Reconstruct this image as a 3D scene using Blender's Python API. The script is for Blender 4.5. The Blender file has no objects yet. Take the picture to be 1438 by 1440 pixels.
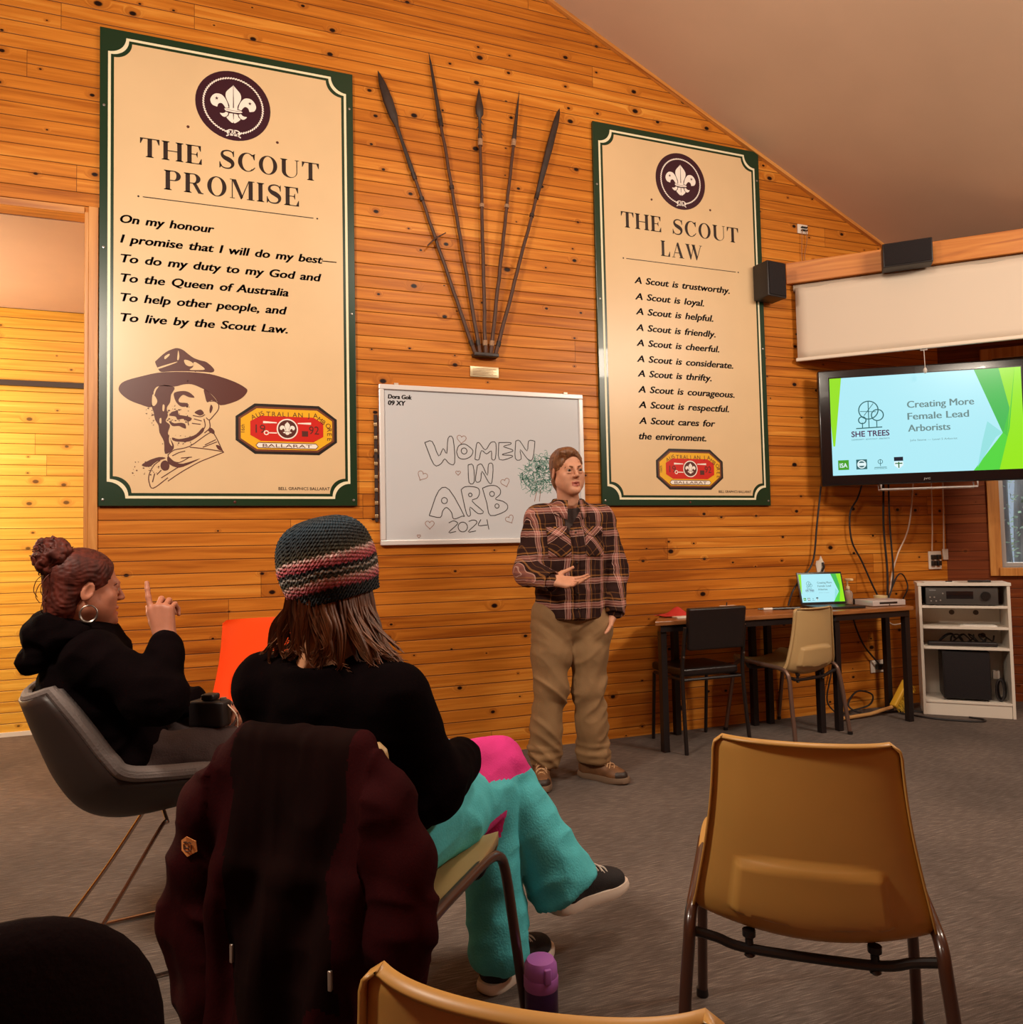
import bpy, math, random, bmesh
import numpy as np
from mathutils import Vector, Matrix
from mathutils.bvhtree import BVHTree

S = bpy.context.scene
COL = S.collection
PI = math.pi
rad = math.radians

# ---------------------------------------------------------------- camera
YAW, PITCH, ROLL = 0.35469, 0.04597, -0.02095
CAM = Vector((0.5874, -4.2023, 1.1679))
fw = Vector((math.sin(YAW)*math.cos(PITCH), math.cos(YAW)*math.cos(PITCH), math.sin(PITCH)))
r0 = Vector((math.cos(YAW), -math.sin(YAW), 0)); u0 = r0.cross(fw)
rr = r0*math.cos(ROLL)+u0*math.sin(ROLL); uu = -r0*math.sin(ROLL)+u0*math.cos(ROLL)
cd = bpy.data.cameras.new('camera'); cam = bpy.data.objects.new('camera', cd); COL.objects.link(cam)
m = Matrix((rr, uu, -fw)).transposed().to_4x4(); m.translation = CAM
cam.matrix_world = m
cd.sensor_fit = 'AUTO'; cd.sensor_width = 36.0; cd.lens = 1080*36.0/1440; cd.clip_start = 0.05
S.camera = cam

# ---------------------------------------------------------------- world, lights, exposure
w = bpy.data.worlds.new('world'); S.world = w; w.use_nodes = True
bg = w.node_tree.nodes['Background']
bg.inputs[0].default_value = (0.62, 0.78, 0.95, 1); bg.inputs[1].default_value = 0.55
S.view_settings.view_transform = 'Standard'
try: S.view_settings.look = 'None'
except Exception: pass
S.view_settings.gamma = 1.0; S.view_settings.use_curve_mapping = False
S.view_settings.exposure = 0.0
def area(name, loc, target, sx, sy, power, col):
    l = bpy.data.lights.new(name, 'AREA'); l.shape = 'RECTANGLE'; l.size = sx; l.size_y = sy
    l.energy = power; l.color = col
    o = bpy.data.objects.new(name, l); COL.objects.link(o); o.location = loc
    d = Vector(target)-Vector(loc)
    o.rotation_euler = d.to_track_quat('-Z', 'Y').to_euler()
    return o
WARM = (1.0, 0.86, 0.70)
area('hall_light_west', (-0.7, -2.7, 2.95), (1.6, 0.0, 1.1), 0.6, 0.35, 84, WARM)
ml = bpy.data.lights.new('hall_fill_middle', 'POINT'); ml.energy = 98; ml.color = WARM; ml.shadow_soft_size = 0.28  # unseen point lamp, added as an uplight to brighten ceiling and wall
mlo = bpy.data.objects.new('hall_fill_middle', ml); COL.objects.link(mlo); mlo.location = (2.1, -2.5, 3.65)
area('hall_light_east', (4.6, -3.4, 3.2), (3.6, -1.0, 0.8), 1.0, 0.35, 72, WARM)
area('hall_light_rear', (0.5, -5.4, 4.4), (0.8, -5.0, 0.0), 1.2, 0.6, 10, WARM)
pl0 = bpy.data.lights.new('annex_fill_light', 'POINT'); pl0.energy = 125; pl0.color = (1.0, 0.88, 0.68); pl0.shadow_soft_size = 0.25  # unseen lamp added out of view to brighten the annex boards and ceiling
plo = bpy.data.objects.new('annex_fill_light', pl0); COL.objects.link(plo); plo.location = (-1.7, 0.75, 1.9)
area('outdoor_daylight', (9.5, 2.2, 5.0), (8.5, 0.6, 1.5), 3.0, 3.0, 260, (0.85, 0.95, 1.0))

# ---------------------------------------------------------------- materials
def lin(c):
    def f(v):
        v /= 255.0
        return v/12.92 if v <= 0.04045 else ((v+0.055)/1.055)**2.4
    return tuple(f(v) for v in c)
MATS = {}
def mat(name, rgb, rough=0.5, metal=0.0, spec=0.5, noise=0.0, nscale=20, bump=0.0, bscale=60, coat=0.0, emit=None, estr=1.0, alpha=1.0, trans=0.0, stretch=(1,1,1)):
    """Principled material; rgb linear; optional colour mottling and bump from object-space noise."""
    if name in MATS: return MATS[name]
    M = bpy.data.materials.new(name); M.use_nodes = True
    nt = M.node_tree; b = nt.nodes['Principled BSDF']
    b.inputs['Base Color'].default_value = (*rgb, 1); b.inputs['Roughness'].default_value = rough
    b.inputs['Metallic'].default_value = metal; b.inputs['Specular IOR Level'].default_value = spec
    b.inputs['Coat Weight'].default_value = coat; b.inputs['Transmission Weight'].default_value = trans
    M.diffuse_color = (*rgb, 1)
    if emit:
        b.inputs['Emission Color'].default_value = (*emit, 1); b.inputs['Emission Strength'].default_value = estr
    if noise or bump:
        tc = nt.nodes.new('ShaderNodeTexCoord'); mp = nt.nodes.new('ShaderNodeMapping')
        mp.inputs['Scale'].default_value = stretch
        nt.links.new(tc.outputs['Object'], mp.inputs['Vector'])
    if noise:
        n = nt.nodes.new('ShaderNodeTexNoise'); n.inputs['Scale'].default_value = nscale; n.inputs['Detail'].default_value = 5
        nt.links.new(mp.outputs['Vector'], n.inputs['Vector'])
        r = nt.nodes.new('ShaderNodeValToRGB')
        r.color_ramp.elements[0].position = 0.3; r.color_ramp.elements[1].position = 0.7
        r.color_ramp.elements[0].color = (*[max(0, c*(1-noise)) for c in rgb], 1)
        r.color_ramp.elements[1].color = (*[min(1, c*(1+noise)) for c in rgb], 1)
        nt.links.new(n.outputs['Fac'], r.inputs['Fac']); nt.links.new(r.outputs['Color'], b.inputs['Base Color'])
    if bump:
        n2 = nt.nodes.new('ShaderNodeTexNoise'); n2.inputs['Scale'].default_value = bscale; n2.inputs['Detail'].default_value = 4
        nt.links.new(mp.outputs['Vector'], n2.inputs['Vector'])
        bp = nt.nodes.new('ShaderNodeBump'); bp.inputs['Strength'].default_value = bump; bp.inputs['Distance'].default_value = 0.01
        nt.links.new(n2.outputs['Fac'], bp.inputs['Height']); nt.links.new(bp.outputs['Normal'], b.inputs['Normal'])
    MATS[name] = M
    return M

class NG:
    """tiny helper to write math node chains"""
    def __init__(s, nt): s.nt = nt
    def m(s, op, a, b=None, c=None):
        n = s.nt.nodes.new('ShaderNodeMath'); n.operation = op
        for i, v in enumerate((a, b, c)):
            if v is None: continue
            if isinstance(v, (int, float)): n.inputs[i].default_value = v
            else: s.nt.links.new(v, n.inputs[i])
        return n.outputs[0]
    def node(s, t, **kw):
        n = s.nt.nodes.new(t)
        for k, v in kw.items(): setattr(n, k, v)
        return n
    def l(s, a, b): s.nt.links.new(a, b)
    def ramp(s, fac, stops, interp='LINEAR'):
        r = s.node('ShaderNodeValToRGB'); e = r.color_ramp; e.interpolation = interp
        while len(e.elements) < len(stops): e.elements.new(0.5)
        for el, (p, c) in zip(e.elements, stops):
            el.position = p; el.color = (*c, 1) if len(c) == 3 else c
        s.l(fac, r.inputs['Fac']); return r.outputs['Color']
    def mix(s, fac, a, b, mode='MIX'):
        n = s.node('ShaderNodeMix', data_type='RGBA', blend_type=mode)
        if isinstance(fac, (int, float)): n.inputs[0].default_value = fac
        else: s.l(fac, n.inputs[0])
        for i, v in ((6, a), (7, b)):
            if isinstance(v, tuple): n.inputs[i].default_value = (*v, 1)
            else: s.l(v, n.inputs[i])
        return n.outputs[2]

def board_material(name, stops, pitch=0.0675, rough=0.40, knots=1.0, seed=0.0, groove=(0.07, 0.018, 0.004)):
    """Knotty pine lining boards running along local X, stacked in local Z."""
    M = bpy.data.materials.new(name); M.use_nodes = True; nt = M.node_tree; g = NG(nt)
    b = nt.nodes['Principled BSDF']
    tc = g.node('ShaderNodeTexCoord'); sp = g.node('ShaderNodeSeparateXYZ'); g.l(tc.outputs['Object'], sp.inputs[0])
    X, Z = sp.outputs[0], sp.outputs[2]
    zz = g.m('DIVIDE', g.m('ADD', Z, 10+seed*pitch*7), pitch)
    idx = g.m('FLOOR', zz); fr = g.m('FRACT', zz)
    pair = g.m('FLOOR', g.m('DIVIDE', idx, 2.0))
    wn = g.node('ShaderNodeTexWhiteNoise', noise_dimensions='1D'); g.l(pair, wn.inputs['W'])
    # board lengths: break every ~4 m with a per-board offset
    xs = g.m('DIVIDE', g.m('ADD', X, g.m('MULTIPLY', wn.outputs['Value'], 37.0)), 4.1)
    xi = g.m('FLOOR', xs); xf = g.m('FRACT', xs)
    wn2 = g.node('ShaderNodeTexWhiteNoise', noise_dimensions='2D')
    cv = g.node('ShaderNodeCombineXYZ'); g.l(pair, cv.inputs[0]); g.l(xi, cv.inputs[1]); g.l(cv.outputs[0], wn2.inputs['Vector'])
    tone = wn2.outputs['Value']
    # knots
    kv = g.node('ShaderNodeCombineXYZ')
    g.l(X, kv.inputs[0])
    g.l(g.m('MULTIPLY', Z, 1.45), kv.inputs[1])
    vo = g.node('ShaderNodeTexVoronoi', feature='F1', voronoi_dimensions='2D'); vo.inputs['Scale'].default_value = 4.9; g.l(kv.outputs[0], vo.inputs['Vector'])
    vs = g.node('ShaderNodeSeparateColor'); g.l(vo.outputs['Color'], vs.inputs[0])
    present = g.m('GREATER_THAN', vs.outputs[0], 0.52)
    ksize = g.m('MULTIPLY', g.m('ADD', 0.028, g.m('MULTIPLY', g.m('POWER', vs.outputs[1], 1.6), 0.085)), present)
    kd = g.m('DIVIDE', vo.outputs['Distance'], g.m('MAXIMUM', ksize, 0.001))      # 1 at the knot's rim
    mr = g.node('ShaderNodeMapRange'); mr.interpolation_type = 'SMOOTHSTEP'
    g.l(kd, mr.inputs[0]); mr.inputs[1].default_value = 0.6; mr.inputs[2].default_value = 1.15; mr.inputs[3].default_value = 1; mr.inputs[4].default_value = 0
    halo = g.node('ShaderNodeMapRange'); halo.interpolation_type = 'SMOOTHSTEP'
    g.l(kd, halo.inputs[0]); halo.inputs[1].default_value = 0.8; halo.inputs[2].default_value = 3.2; halo.inputs[3].default_value = 1; halo.inputs[4].default_value = 0
    # grain, bent around knots
    gv = g.node('ShaderNodeCombineXYZ')
    g.l(g.m('ADD', g.m('MULTIPLY', X, 1.3), g.m('MULTIPLY', tone, 40.0)), gv.inputs[0])
    g.l(g.m('ADD', g.m('MULTIPLY', Z, 30.0), g.m('MULTIPLY', halo.outputs[0], 2.0)), gv.inputs[2])
    n1 = g.node('ShaderNodeTexNoise'); n1.inputs['Scale'].default_value = 1.0; n1.inputs['Detail'].default_value = 6; n1.inputs['Distortion'].default_value = 0.9
    g.l(gv.outputs[0], n1.inputs['Vector'])
    gv2 = g.node('ShaderNodeCombineXYZ'); g.l(g.m('MULTIPLY', X, 5.0), gv2.inputs[0]); g.l(g.m('MULTIPLY', Z, 260.0), gv2.inputs[2])
    n2 = g.node('ShaderNodeTexNoise'); n2.inputs['Scale'].default_value = 1.0; n2.inputs['Detail'].default_value = 3; g.l(gv2.outputs[0], n2.inputs['Vector'])
    t = g.m('ADD', g.m('ADD', g.m('MULTIPLY', tone, 0.24), g.m('MULTIPLY', n1.outputs['Fac'], 1.0)), g.m('MULTIPLY', n2.outputs['Fac'], 0.16))
    t = g.m('SUBTRACT', t, 0.19)
    col = g.ramp(t, stops)
    col = g.mix(g.m('MULTIPLY', halo.outputs[0], 0.45*knots), col, (0.30, 0.085, 0.012))
    col = g.mix(g.m('MULTIPLY', mr.outputs[0], min(1.0, 1.0*knots)), col, (0.012, 0.003, 0.002))
    # grooves and butt joints
    edge = g.m('MINIMUM', fr, g.m('SUBTRACT', 1.0, fr))
    gm = g.m('LESS_THAN', edge, 0.028)
    jm = g.m('LESS_THAN', xf, 0.0006)
    grv = g.m('MAXIMUM', gm, jm)
    col = g.mix(g.m('MULTIPLY', grv, 0.85), col, groove)
    g.l(col, b.inputs['Base Color'])
    hr = g.node('ShaderNodeMapRange'); hr.interpolation_type = 'SMOOTHSTEP'
    g.l(edge, hr.inputs[0]); hr.inputs[1].default_value = 0.0; hr.inputs[2].default_value = 0.06
    bp = g.node('ShaderNodeBump'); bp.inputs['Strength'].default_value = 0.7; bp.inputs['Distance'].default_value = 0.004
    g.l(hr.outputs[0], bp.inputs['Height']); g.l(bp.outputs['Normal'], b.inputs['Normal'])
    b.inputs['Roughness'].default_value = rough; b.inputs['Specular IOR Level'].default_value = 0.22
    return M

def timber_material(name, stops, axis=0, rough=0.45, scale=1.0):
    """Plain timber with grain along one local axis."""
    M = bpy.data.materials.new(name); M.use_nodes = True; nt = M.node_tree; g = NG(nt)
    b = nt.nodes['Principled BSDF']
    tc = g.node('ShaderNodeTexCoord'); mp = g.node('ShaderNodeMapping')
    sc = [28*scale]*3; sc[axis] = 1.5*scale; mp.inputs['Scale'].default_value = sc
    g.l(tc.outputs['Object'], mp.inputs['Vector'])
    n = g.node('ShaderNodeTexNoise'); n.inputs['Scale'].default_value = 1.0; n.inputs['Detail'].default_value = 6; n.inputs['Distortion'].default_value = 1.2
    g.l(mp.outputs['Vector'], n.inputs['Vector'])
    g.l(g.ramp(n.outputs['Fac'], stops), b.inputs['Base Color']); b.inputs['Roughness'].default_value = rough
    return M

# ---------------------------------------------------------------- mesh helpers
def rotz(a): return Matrix.Rotation(a, 4, 'Z')
class MB:
    """collects shapes and links them as ONE mesh object"""
    def __init__(s): s.v = []; s.f = []; s.mi = []
    def add(s, vs, fs, mi=0, M=None):
        n = len(s.v)
        s.v += [tuple(M @ Vector(p)) if M is not None else tuple(p) for p in vs]
        s.f += [tuple(i+n for i in f) for f in fs]; s.mi += [mi]*len(fs)
        return s
    def box(s, lo, hi, mi=0, M=None):
        (a, b, c), (d, e, f) = lo, hi
        vs = [(a,b,c),(d,b,c),(d,e,c),(a,e,c),(a,b,f),(d,b,f),(d,e,f),(a,e,f)]
        return s.add(vs, [(0,3,2,1),(4,5,6,7),(0,1,5,4),(1,2,6,5),(2,3,7,6),(3,0,4,7)], mi, M)
    def cbox(s, c, size, mi=0, M=None):
        return s.box([c[i]-size[i]/2 for i in range(3)], [c[i]+size[i]/2 for i in range(3)], mi, M)
    def rbox(s, lo, hi, r=0.01, mi=0, M=None, seg=3):
        bm = bmesh.new()
        bmesh.ops.create_cube(bm, size=1.0)
        for v in bm.verts: v.co = Vector([(lo[i]+hi[i])/2+v.co[i]*(hi[i]-lo[i]) for i in range(3)])
        bmesh.ops.bevel(bm, geom=bm.edges[:]+bm.verts[:], offset=r, segments=seg, affect='EDGES', profile=0.5)
        bm.verts.index_update()
        vs = [v.co.copy() for v in bm.verts]; fs = [[v.index for v in f.verts] for f in bm.faces]; bm.free()
        return s.add(vs, fs, mi, M)
    def tube(s, pts, r, n=10, mi=0, closed=False, M=None, cap=True, flat=1.0):
        pts = [Vector(p) for p in pts]; N = len(pts)
        rs = r if isinstance(r, (list, tuple)) else [r]*N
        tan = []
        for i in range(N):
            a = pts[i-1] if (i > 0 or closed) else pts[i]; b = pts[(i+1) % N] if (i < N-1 or closed) else pts[i]
            t = b-a; tan.append(t.normalized() if t.length > 1e-9 else Vector((0,0,1)))
        ref = Vector((0,0,1)) if abs(tan[0].z) < 0.9 else Vector((1,0,0))
        u = tan[0].cross(ref).normalized(); vs = []; fs = []
        for i in range(N):
            if i:
                u = (u - tan[i]*u.dot(tan[i]))
                u = u.normalized() if u.length > 1e-6 else tan[i].orthogonal().normalized()
            v = tan[i].cross(u)
            for k in range(n):
                a = 2*PI*k/n; vs.append(pts[i]+(u*math.cos(a)+v*math.sin(a)*flat)*rs[i])
        for i in range(N if closed else N-1):
            for k in range(n):
                k2 = (k+1) % n; j = (i+1) % N
                fs.append((i*n+k, i*n+k2, j*n+k2, j*n+k))
        if cap and not closed:
            fs.append(tuple(range(n-1, -1, -1))); fs.append(tuple((N-1)*n+k for k in range(n)))
        return s.add(vs, fs, mi, M)
    def lathe(s, prof, n=24, mi=0, M=None, arc=None):
        vs = []; fs = []; K = len(prof)
        for k in range(n):
            a = 2*PI*k/n
            for r, z in prof: vs.append((r*math.cos(a), r*math.sin(a), z))
        for k in range(n):
            k2 = (k+1) % n
            for i in range(K-1): fs.append((k*K+i, k2*K+i, k2*K+i+1, k*K+i+1))
        if prof[0][0] > 1e-6: fs.append(tuple(k*K for k in range(n-1, -1, -1)))
        if prof[-1][0] > 1e-6: fs.append(tuple(k*K+K-1 for k in range(n)))
        return s.add(vs, fs, mi, M)
    def plate(s, poly, y, t=0.0, mi=0, M=None):
        """polygon in the XZ plane facing -Y at depth y, thickness t towards +Y"""
        area2 = sum(poly[i][0]*poly[(i+1) % len(poly)][1]-poly[(i+1) % len(poly)][0]*poly[i][1] for i in range(len(poly)))
        P = list(poly) if area2 > 0 else list(poly)[::-1]
        n = len(P); vs = [(x, y, z) for x, z in P]; fs = [tuple(range(n))]
        if t > 0:
            vs += [(x, y+t, z) for x, z in P]
            fs.append(tuple(range(2*n-1, n-1, -1)))
            fs += [(i, i+n, (i+1) % n+n, (i+1) % n) for i in range(n)]
        return s.add(vs, fs, mi, M)
    def ribbon(s, pts, w, y, mi=0, closed=False, M=None):
        """flat stroke in the XZ plane facing -Y; w single or per point"""
        P = [Vector((a, 0, b)) for a, b in pts]; N = len(P)
        ws = w if isinstance(w, (list, tuple)) else [w]*N
        vs = []; fs = []
        for i in range(N):
            a = P[i-1] if (i > 0 or closed) else P[i]; b = P[(i+1) % N] if (i < N-1 or closed) else P[i]
            t = (b-a); t = t.normalized() if t.length > 1e-9 else Vector((1,0,0))
            nrm = Vector((-t.z, 0, t.x))
            for sg in (1, -1):
                q = P[i]+nrm*(ws[i]/2*sg); vs.append((q.x, y, q.z))
        for i in range(N if closed else N-1):
            j = (i+1) % N; fs.append((2*i+1, 2*j+1, 2*j, 2*i))
        return s.add(vs, fs, mi, M)
    def grid(s, rows, mi=0, closed=False, M=None):
        R = len(rows); Cn = len(rows[0]); vs = [p for r in rows for p in r]; fs = []
        for i in range(R-1):
            for j in range(Cn if closed else Cn-1):
                j2 = (j+1) % Cn
                fs.append((i*Cn+j, i*Cn+j2, (i+1)*Cn+j2, (i+1)*Cn+j))
        return s.add(vs, fs, mi, M)
    def sphere(s, c, r, n=16, mi=0, M=None):
        rx, ry, rz = r if isinstance(r, (tuple, list)) else (r, r, r)
        vs = []; fs = []; K = n//2
        for i in range(K+1):
            th = PI*i/K
            for k in range(n):
                a = 2*PI*k/n
                vs.append((c[0]+rx*math.sin(th)*math.cos(a), c[1]+ry*math.sin(th)*math.sin(a), c[2]+rz*math.cos(th)))
        for i in range(K):
            for k in range(n):
                k2 = (k+1) % n; fs.append((i*n+k, (i+1)*n+k, (i+1)*n+k2, i*n+k2))
        return s.add(vs, fs, mi, M)
    def build(s, name, mats, parent=None, smooth=35, bevel=0, solid=0, sub=0, label=None):
        me = bpy.data.meshes.new(name); me.from_pydata(s.v, [], s.f)
        for mm in (mats if isinstance(mats, (list, tuple)) else [mats]): me.materials.append(mm)
        if s.mi and max(s.mi) > 0: me.polygons.foreach_set('material_index', s.mi)
        if smooth is not None:
            me.polygons.foreach_set('use_smooth', [True]*len(me.polygons))
            me.update()
            me.set_sharp_from_angle(angle=rad(smooth))
        me.validate(); me.update()
        o = bpy.data.objects.new(name, me); COL.objects.link(o)
        if parent is not None: o.parent = parent
        if solid:
            md = o.modifiers.new('solid', 'SOLIDIFY'); md.thickness = solid; md.offset = 0
        if sub:
            md = o.modifiers.new('sub', 'SUBSURF'); md.levels = sub; md.render_levels = sub
        if bevel:
            md = o.modifiers.new('bevel', 'BEVEL'); md.width = bevel; md.segments = 2; md.limit_method = 'ANGLE'; md.angle_limit = rad(40)
        if label: o['label'] = label
        return o

def spline(pts, n=8, closed=False):
    """Catmull-Rom through points"""
    P = [Vector(p) for p in pts]; N = len(P); out = []
    for i in range(N if closed else N-1):
        p0 = P[i-1] if (i > 0 or closed) else P[i]*2-P[i+1]
        p1 = P[i]; p2 = P[(i+1) % N]
        p3 = P[(i+2) % N] if (i+2 < N or closed) else p2*2-p1
        for k in range(n):
            t = k/n
            out.append(0.5*((2*p1)+(-p0+p2)*t+(2*p0-5*p1+4*p2-p3)*t*t+(-p0+3*p1-3*p2+p3)*t**3))
    if not closed: out.append(P[-1])
    return out
def spline2(pts, n=6, closed=False):
    return [(p.x, p.y) for p in spline([(a, b, 0) for a, b in pts], n, closed)]

def tag(o, label, cat, group=None, kind=None):
    if label: o['label'] = label
    if cat: o['category'] = cat
    if group: o['group'] = group
    if kind: o['kind'] = kind
    return o
def thing(name, label, cat, loc=(0,0,0), rz=0.0, group=None):
    o = bpy.data.objects.new(name, None); COL.objects.link(o)
    o.empty_display_size = 0.1; o.location = loc; o.rotation_euler = (0, 0, rz)
    return tag(o, label, cat, group)
def structure(o): o['kind'] = 'structure'; return o
def dup_tree(o, parent=None):
    c = o.copy(); COL.objects.link(c); c.parent = parent
    for ch in list(o.children): dup_tree(ch, c)
    return c

# text turned into mesh, in the XZ plane facing -Y
def text_shape(body, size=1.0, shear=0.0, bold=0.0, space=1.0, word=1.0):
    cu = bpy.data.curves.new('t', 'FONT'); cu.body = body; cu.size = size; cu.shear = shear; cu.offset = bold
    cu.space_character = space; cu.space_word = word; cu.resolution_u = 3
    o = bpy.data.objects.new('t', cu)
    me = o.to_mesh(); vs = [(v.co.x, v.co.y) for v in me.vertices]; fs = [tuple(p.vertices) for p in me.polygons]
    o.to_mesh_clear(); bpy.data.objects.remove(o); bpy.data.curves.remove(cu)
    return vs, fs
def text_words(body, x0, x1, z, height, y, name, m_, parent, shear=0.0, bold=0.0, word=1.0, fat=0.0):
    """lettering set as one mesh per word"""
    vs, fs = text_shape(body, 1.0, shear, bold, 1.0, word)
    a = min(v[0] for v in vs); b = max(v[0] for v in vs); sx = (x1-x0)/(b-a); sz = height/0.72
    par = list(range(len(vs)))
    def fd(i):
        while par[i] != i: par[i] = par[par[i]]; i = par[i]
        return i
    for f in fs:
        for q in f[1:]: par[fd(q)] = fd(f[0])
    comp = {}
    for f in fs: comp.setdefault(fd(f[0]), []).append(f)
    isl = sorted((min(vs[i][0] for f in c for i in f), max(vs[i][0] for f in c for i in f), c) for c in comp.values())
    groups = []
    for lo, hi, c in isl:
        if groups and lo-groups[-1][1] < .17: groups[-1][1] = max(groups[-1][1], hi); groups[-1][2] += c
        else: groups.append([lo, hi, list(c)])
    out = []
    for _, _, c in groups:
        mb = MB(); ids = sorted({i for f in c for i in f}); mp = {q: k for k, q in enumerate(ids)}
        for dx in ((0,) if not fat else (-fat, 0, fat)):
            mb.add([(x0+(vs[i][0]-a)*sx+dx, y, z+vs[i][1]*sz) for i in ids], [tuple(mp[i] for i in f) for f in c])
        out.append(mb.build(name, m_, parent, smooth=None))
    return out
def put_text(mb, body, x0, x1, z, height, y, mi=0, shear=0.0, bold=0.0, word=1.0, M=None):
    """fit text between x0 and x1, cap height = height"""
    vs, fs = text_shape(body, 1.0, shear, bold, 1.0, word)
    if not vs: return
    a = min(v[0] for v in vs); b = max(v[0] for v in vs)
    sx = (x1-x0)/(b-a); sz = height/0.72
    out = [(x0+(vx-a)*sx, y, z+vz*sz) for vx, vz in vs]
    mb.add(out, fs, mi, M)
# ================================================================ the setting
PINE = [(0.15, (0.26, 0.060, 0.006)), (0.42, (0.48, 0.146, 0.014)), (0.62, (0.62, 0.210, 0.024)), (0.85, (0.78, 0.34, 0.055))]
PINE_PALE = [(0.15, (0.50, 0.20, 0.02)), (0.45, (0.69, 0.36, 0.045)), (0.7, (0.78, 0.46, 0.07)), (0.9, (0.84, 0.55, 0.12))]
PINE_SHADED = [(0.15, (0.10, 0.022, 0.006)), (0.5, (0.20, 0.045, 0.012)), (0.85, (0.30, 0.08, 0.02))]  # window wall boards: the shade beside the window is put into the colour
M_PINE = board_material('knotty_pine_boards', PINE)
M_PINE_PALE = board_material('pale_pine_boards', PINE_PALE, pitch=0.071, knots=0.75, seed=3, groove=(0.16, 0.05, 0.01))
M_PINE_SHADED = board_material('shaded_pine_boards', PINE_SHADED, seed=5, knots=0.6)
M_TRIM_X = timber_material('pine_trim_long', [(0.3, (0.40, 0.13, 0.025)), (0.55, (0.62, 0.25, 0.05)), (0.75, (0.72, 0.34, 0.09))], axis=0)
M_TRIM_Z = timber_material('pine_trim_upright', [(0.3, (0.44, 0.15, 0.025)), (0.55, (0.60, 0.24, 0.045)), (0.75, (0.70, 0.32, 0.08))], axis=2)
M_PLASTER = mat('beige_plaster', lin((205, 172, 146)), rough=0.9, noise=0.03, nscale=3)

def carpet_material():
    M = bpy.data.materials.new('ribbed_grey_brown_carpet'); M.use_nodes = True; nt = M.node_tree; g = NG(nt)
    b = nt.nodes['Principled BSDF']; tc = g.node('ShaderNodeTexCoord')
    mp = g.node('ShaderNodeMapping'); mp.inputs['Rotation'].default_value = (0, 0, rad(38)); mp.inputs['Scale'].default_value = (16, 210, 1)
    g.l(tc.outputs['Object'], mp.inputs['Vector'])
    n = g.node('ShaderNodeTexNoise'); n.inputs['Scale'].default_value = 1.0; n.inputs['Detail'].default_value = 4; g.l(mp.outputs[0], n.inputs['Vector'])
    n2 = g.node('ShaderNodeTexNoise'); n2.inputs['Scale'].default_value = 1.6; n2.inputs['Detail'].default_value = 5; g.l(tc.outputs['Object'], n2.inputs['Vector'])
    n3 = g.node('ShaderNodeTexNoise'); n3.inputs['Scale'].default_value = 420; n3.inputs['Detail'].default_value = 2; g.l(tc.outputs['Object'], n3.inputs['Vector'])
    c = g.ramp(g.m('ADD', g.m('MULTIPLY', n.outputs['Fac'], 0.7), g.m('MULTIPLY', n3.outputs['Fac'], 0.35)), [(0.34, (0.080, 0.063, 0.055)), (0.55, (0.138, 0.110, 0.096)), (0.72, (0.26, 0.21, 0.18))])
    c2 = g.ramp(n2.outputs['Fac'], [(0.32, (0.72, 0.72, 0.72)), (0.62, (1.06, 1.04, 1.02))])
    g.l(g.mix(1.0, c, c2, 'MULTIPLY'), b.inputs['Base Color'])
    b.inputs['Roughness'].default_value = 0.95; b.inputs['Specular IOR Level'].default_value = 0.15
    bp = g.node('ShaderNodeBump'); bp.inputs['Strength'].default_value = 0.5; bp.inputs['Distance'].default_value = 0.004
    g.l(n.outputs['Fac'], bp.inputs['Height']); g.l(bp.outputs[0], b.inputs['Normal'])
    return M
M_CARPET = carpet_material()

RX, RZ, SL = 0.30, 5.572, 0.472                  # ridge line and roof pitch
def roof(x): return RZ-SL*abs(x-RX)
XL, XR, YR = -5.5, 6.7, -7.0
CX = 5.55                                        # where the end wall turns 45 degrees
WD = Vector((0.731, -0.682, 0)).normalized()     # direction of the window wall

structure(MB().box((XL-.1, YR-.1, -0.12), (XR+1.5, 1.95, 0.0)).build('floor', M_CARPET, smooth=None))

OX, OZ = -0.047, 2.86                            # opening to the annex: right edge and head height
wb = MB()
wb.plate([(OX, 0), (CX, 0), (CX, roof(CX)), (RX, RZ), (OX, roof(OX))], 0.0, 0.10)
wb.plate([(XL, OZ), (OX, OZ), (OX, roof(OX)), (XL, roof(XL))], 0.0, 0.10)
wb.plate([(XL, 0), (-2.4, 0), (-2.4, OZ), (XL, OZ)], 0.0, 0.10)
structure(wb.build('wall_back', M_PINE, smooth=None))

# annex seen through the opening
AY = 1.72
structure(MB().box((-2.6, AY, 0), (0.6, AY+.1, 2.84)).build('wall_north', M_PINE_PALE, smooth=None))
structure(MB().box((0.5, 0.101, 0), (0.6, AY-.001, 2.84)).build('wall_east', M_PINE_PALE, smooth=None))
structure(MB().box((-2.6, 0.101, 0), (-2.5, AY-.001, 2.84)).build('wall_west', M_PINE_PALE, smooth=None))
structure(MB().box((-2.6, 0.101, 2.845), (0.6, AY+.1, 2.95)).build('ceiling', M_PLASTER, smooth=None))
structure(MB().box((-2.5, AY-.03, 2.315), (0.5, AY-.001, 2.35)).build('trim_1', mat('dark_track', (0.03, 0.012, 0.006), 0.5), smooth=None))
structure(MB().box((-2.5, AY-.014, 0.0), (0.5, AY-.001, 0.028)).build('baseboard_north', mat('white_skirting', (0.75, 0.72, 0.66), 0.5), smooth=None))
t = MB(); t.box((OX-.018, -0.012, 0), (OX, 0.112, OZ)); t.box((OX, -0.014, 0), (-0.004, -0.0005, OZ+.03))
structure(t.build('trim_2', M_TRIM_Z, smooth=None, bevel=0.002))
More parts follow.
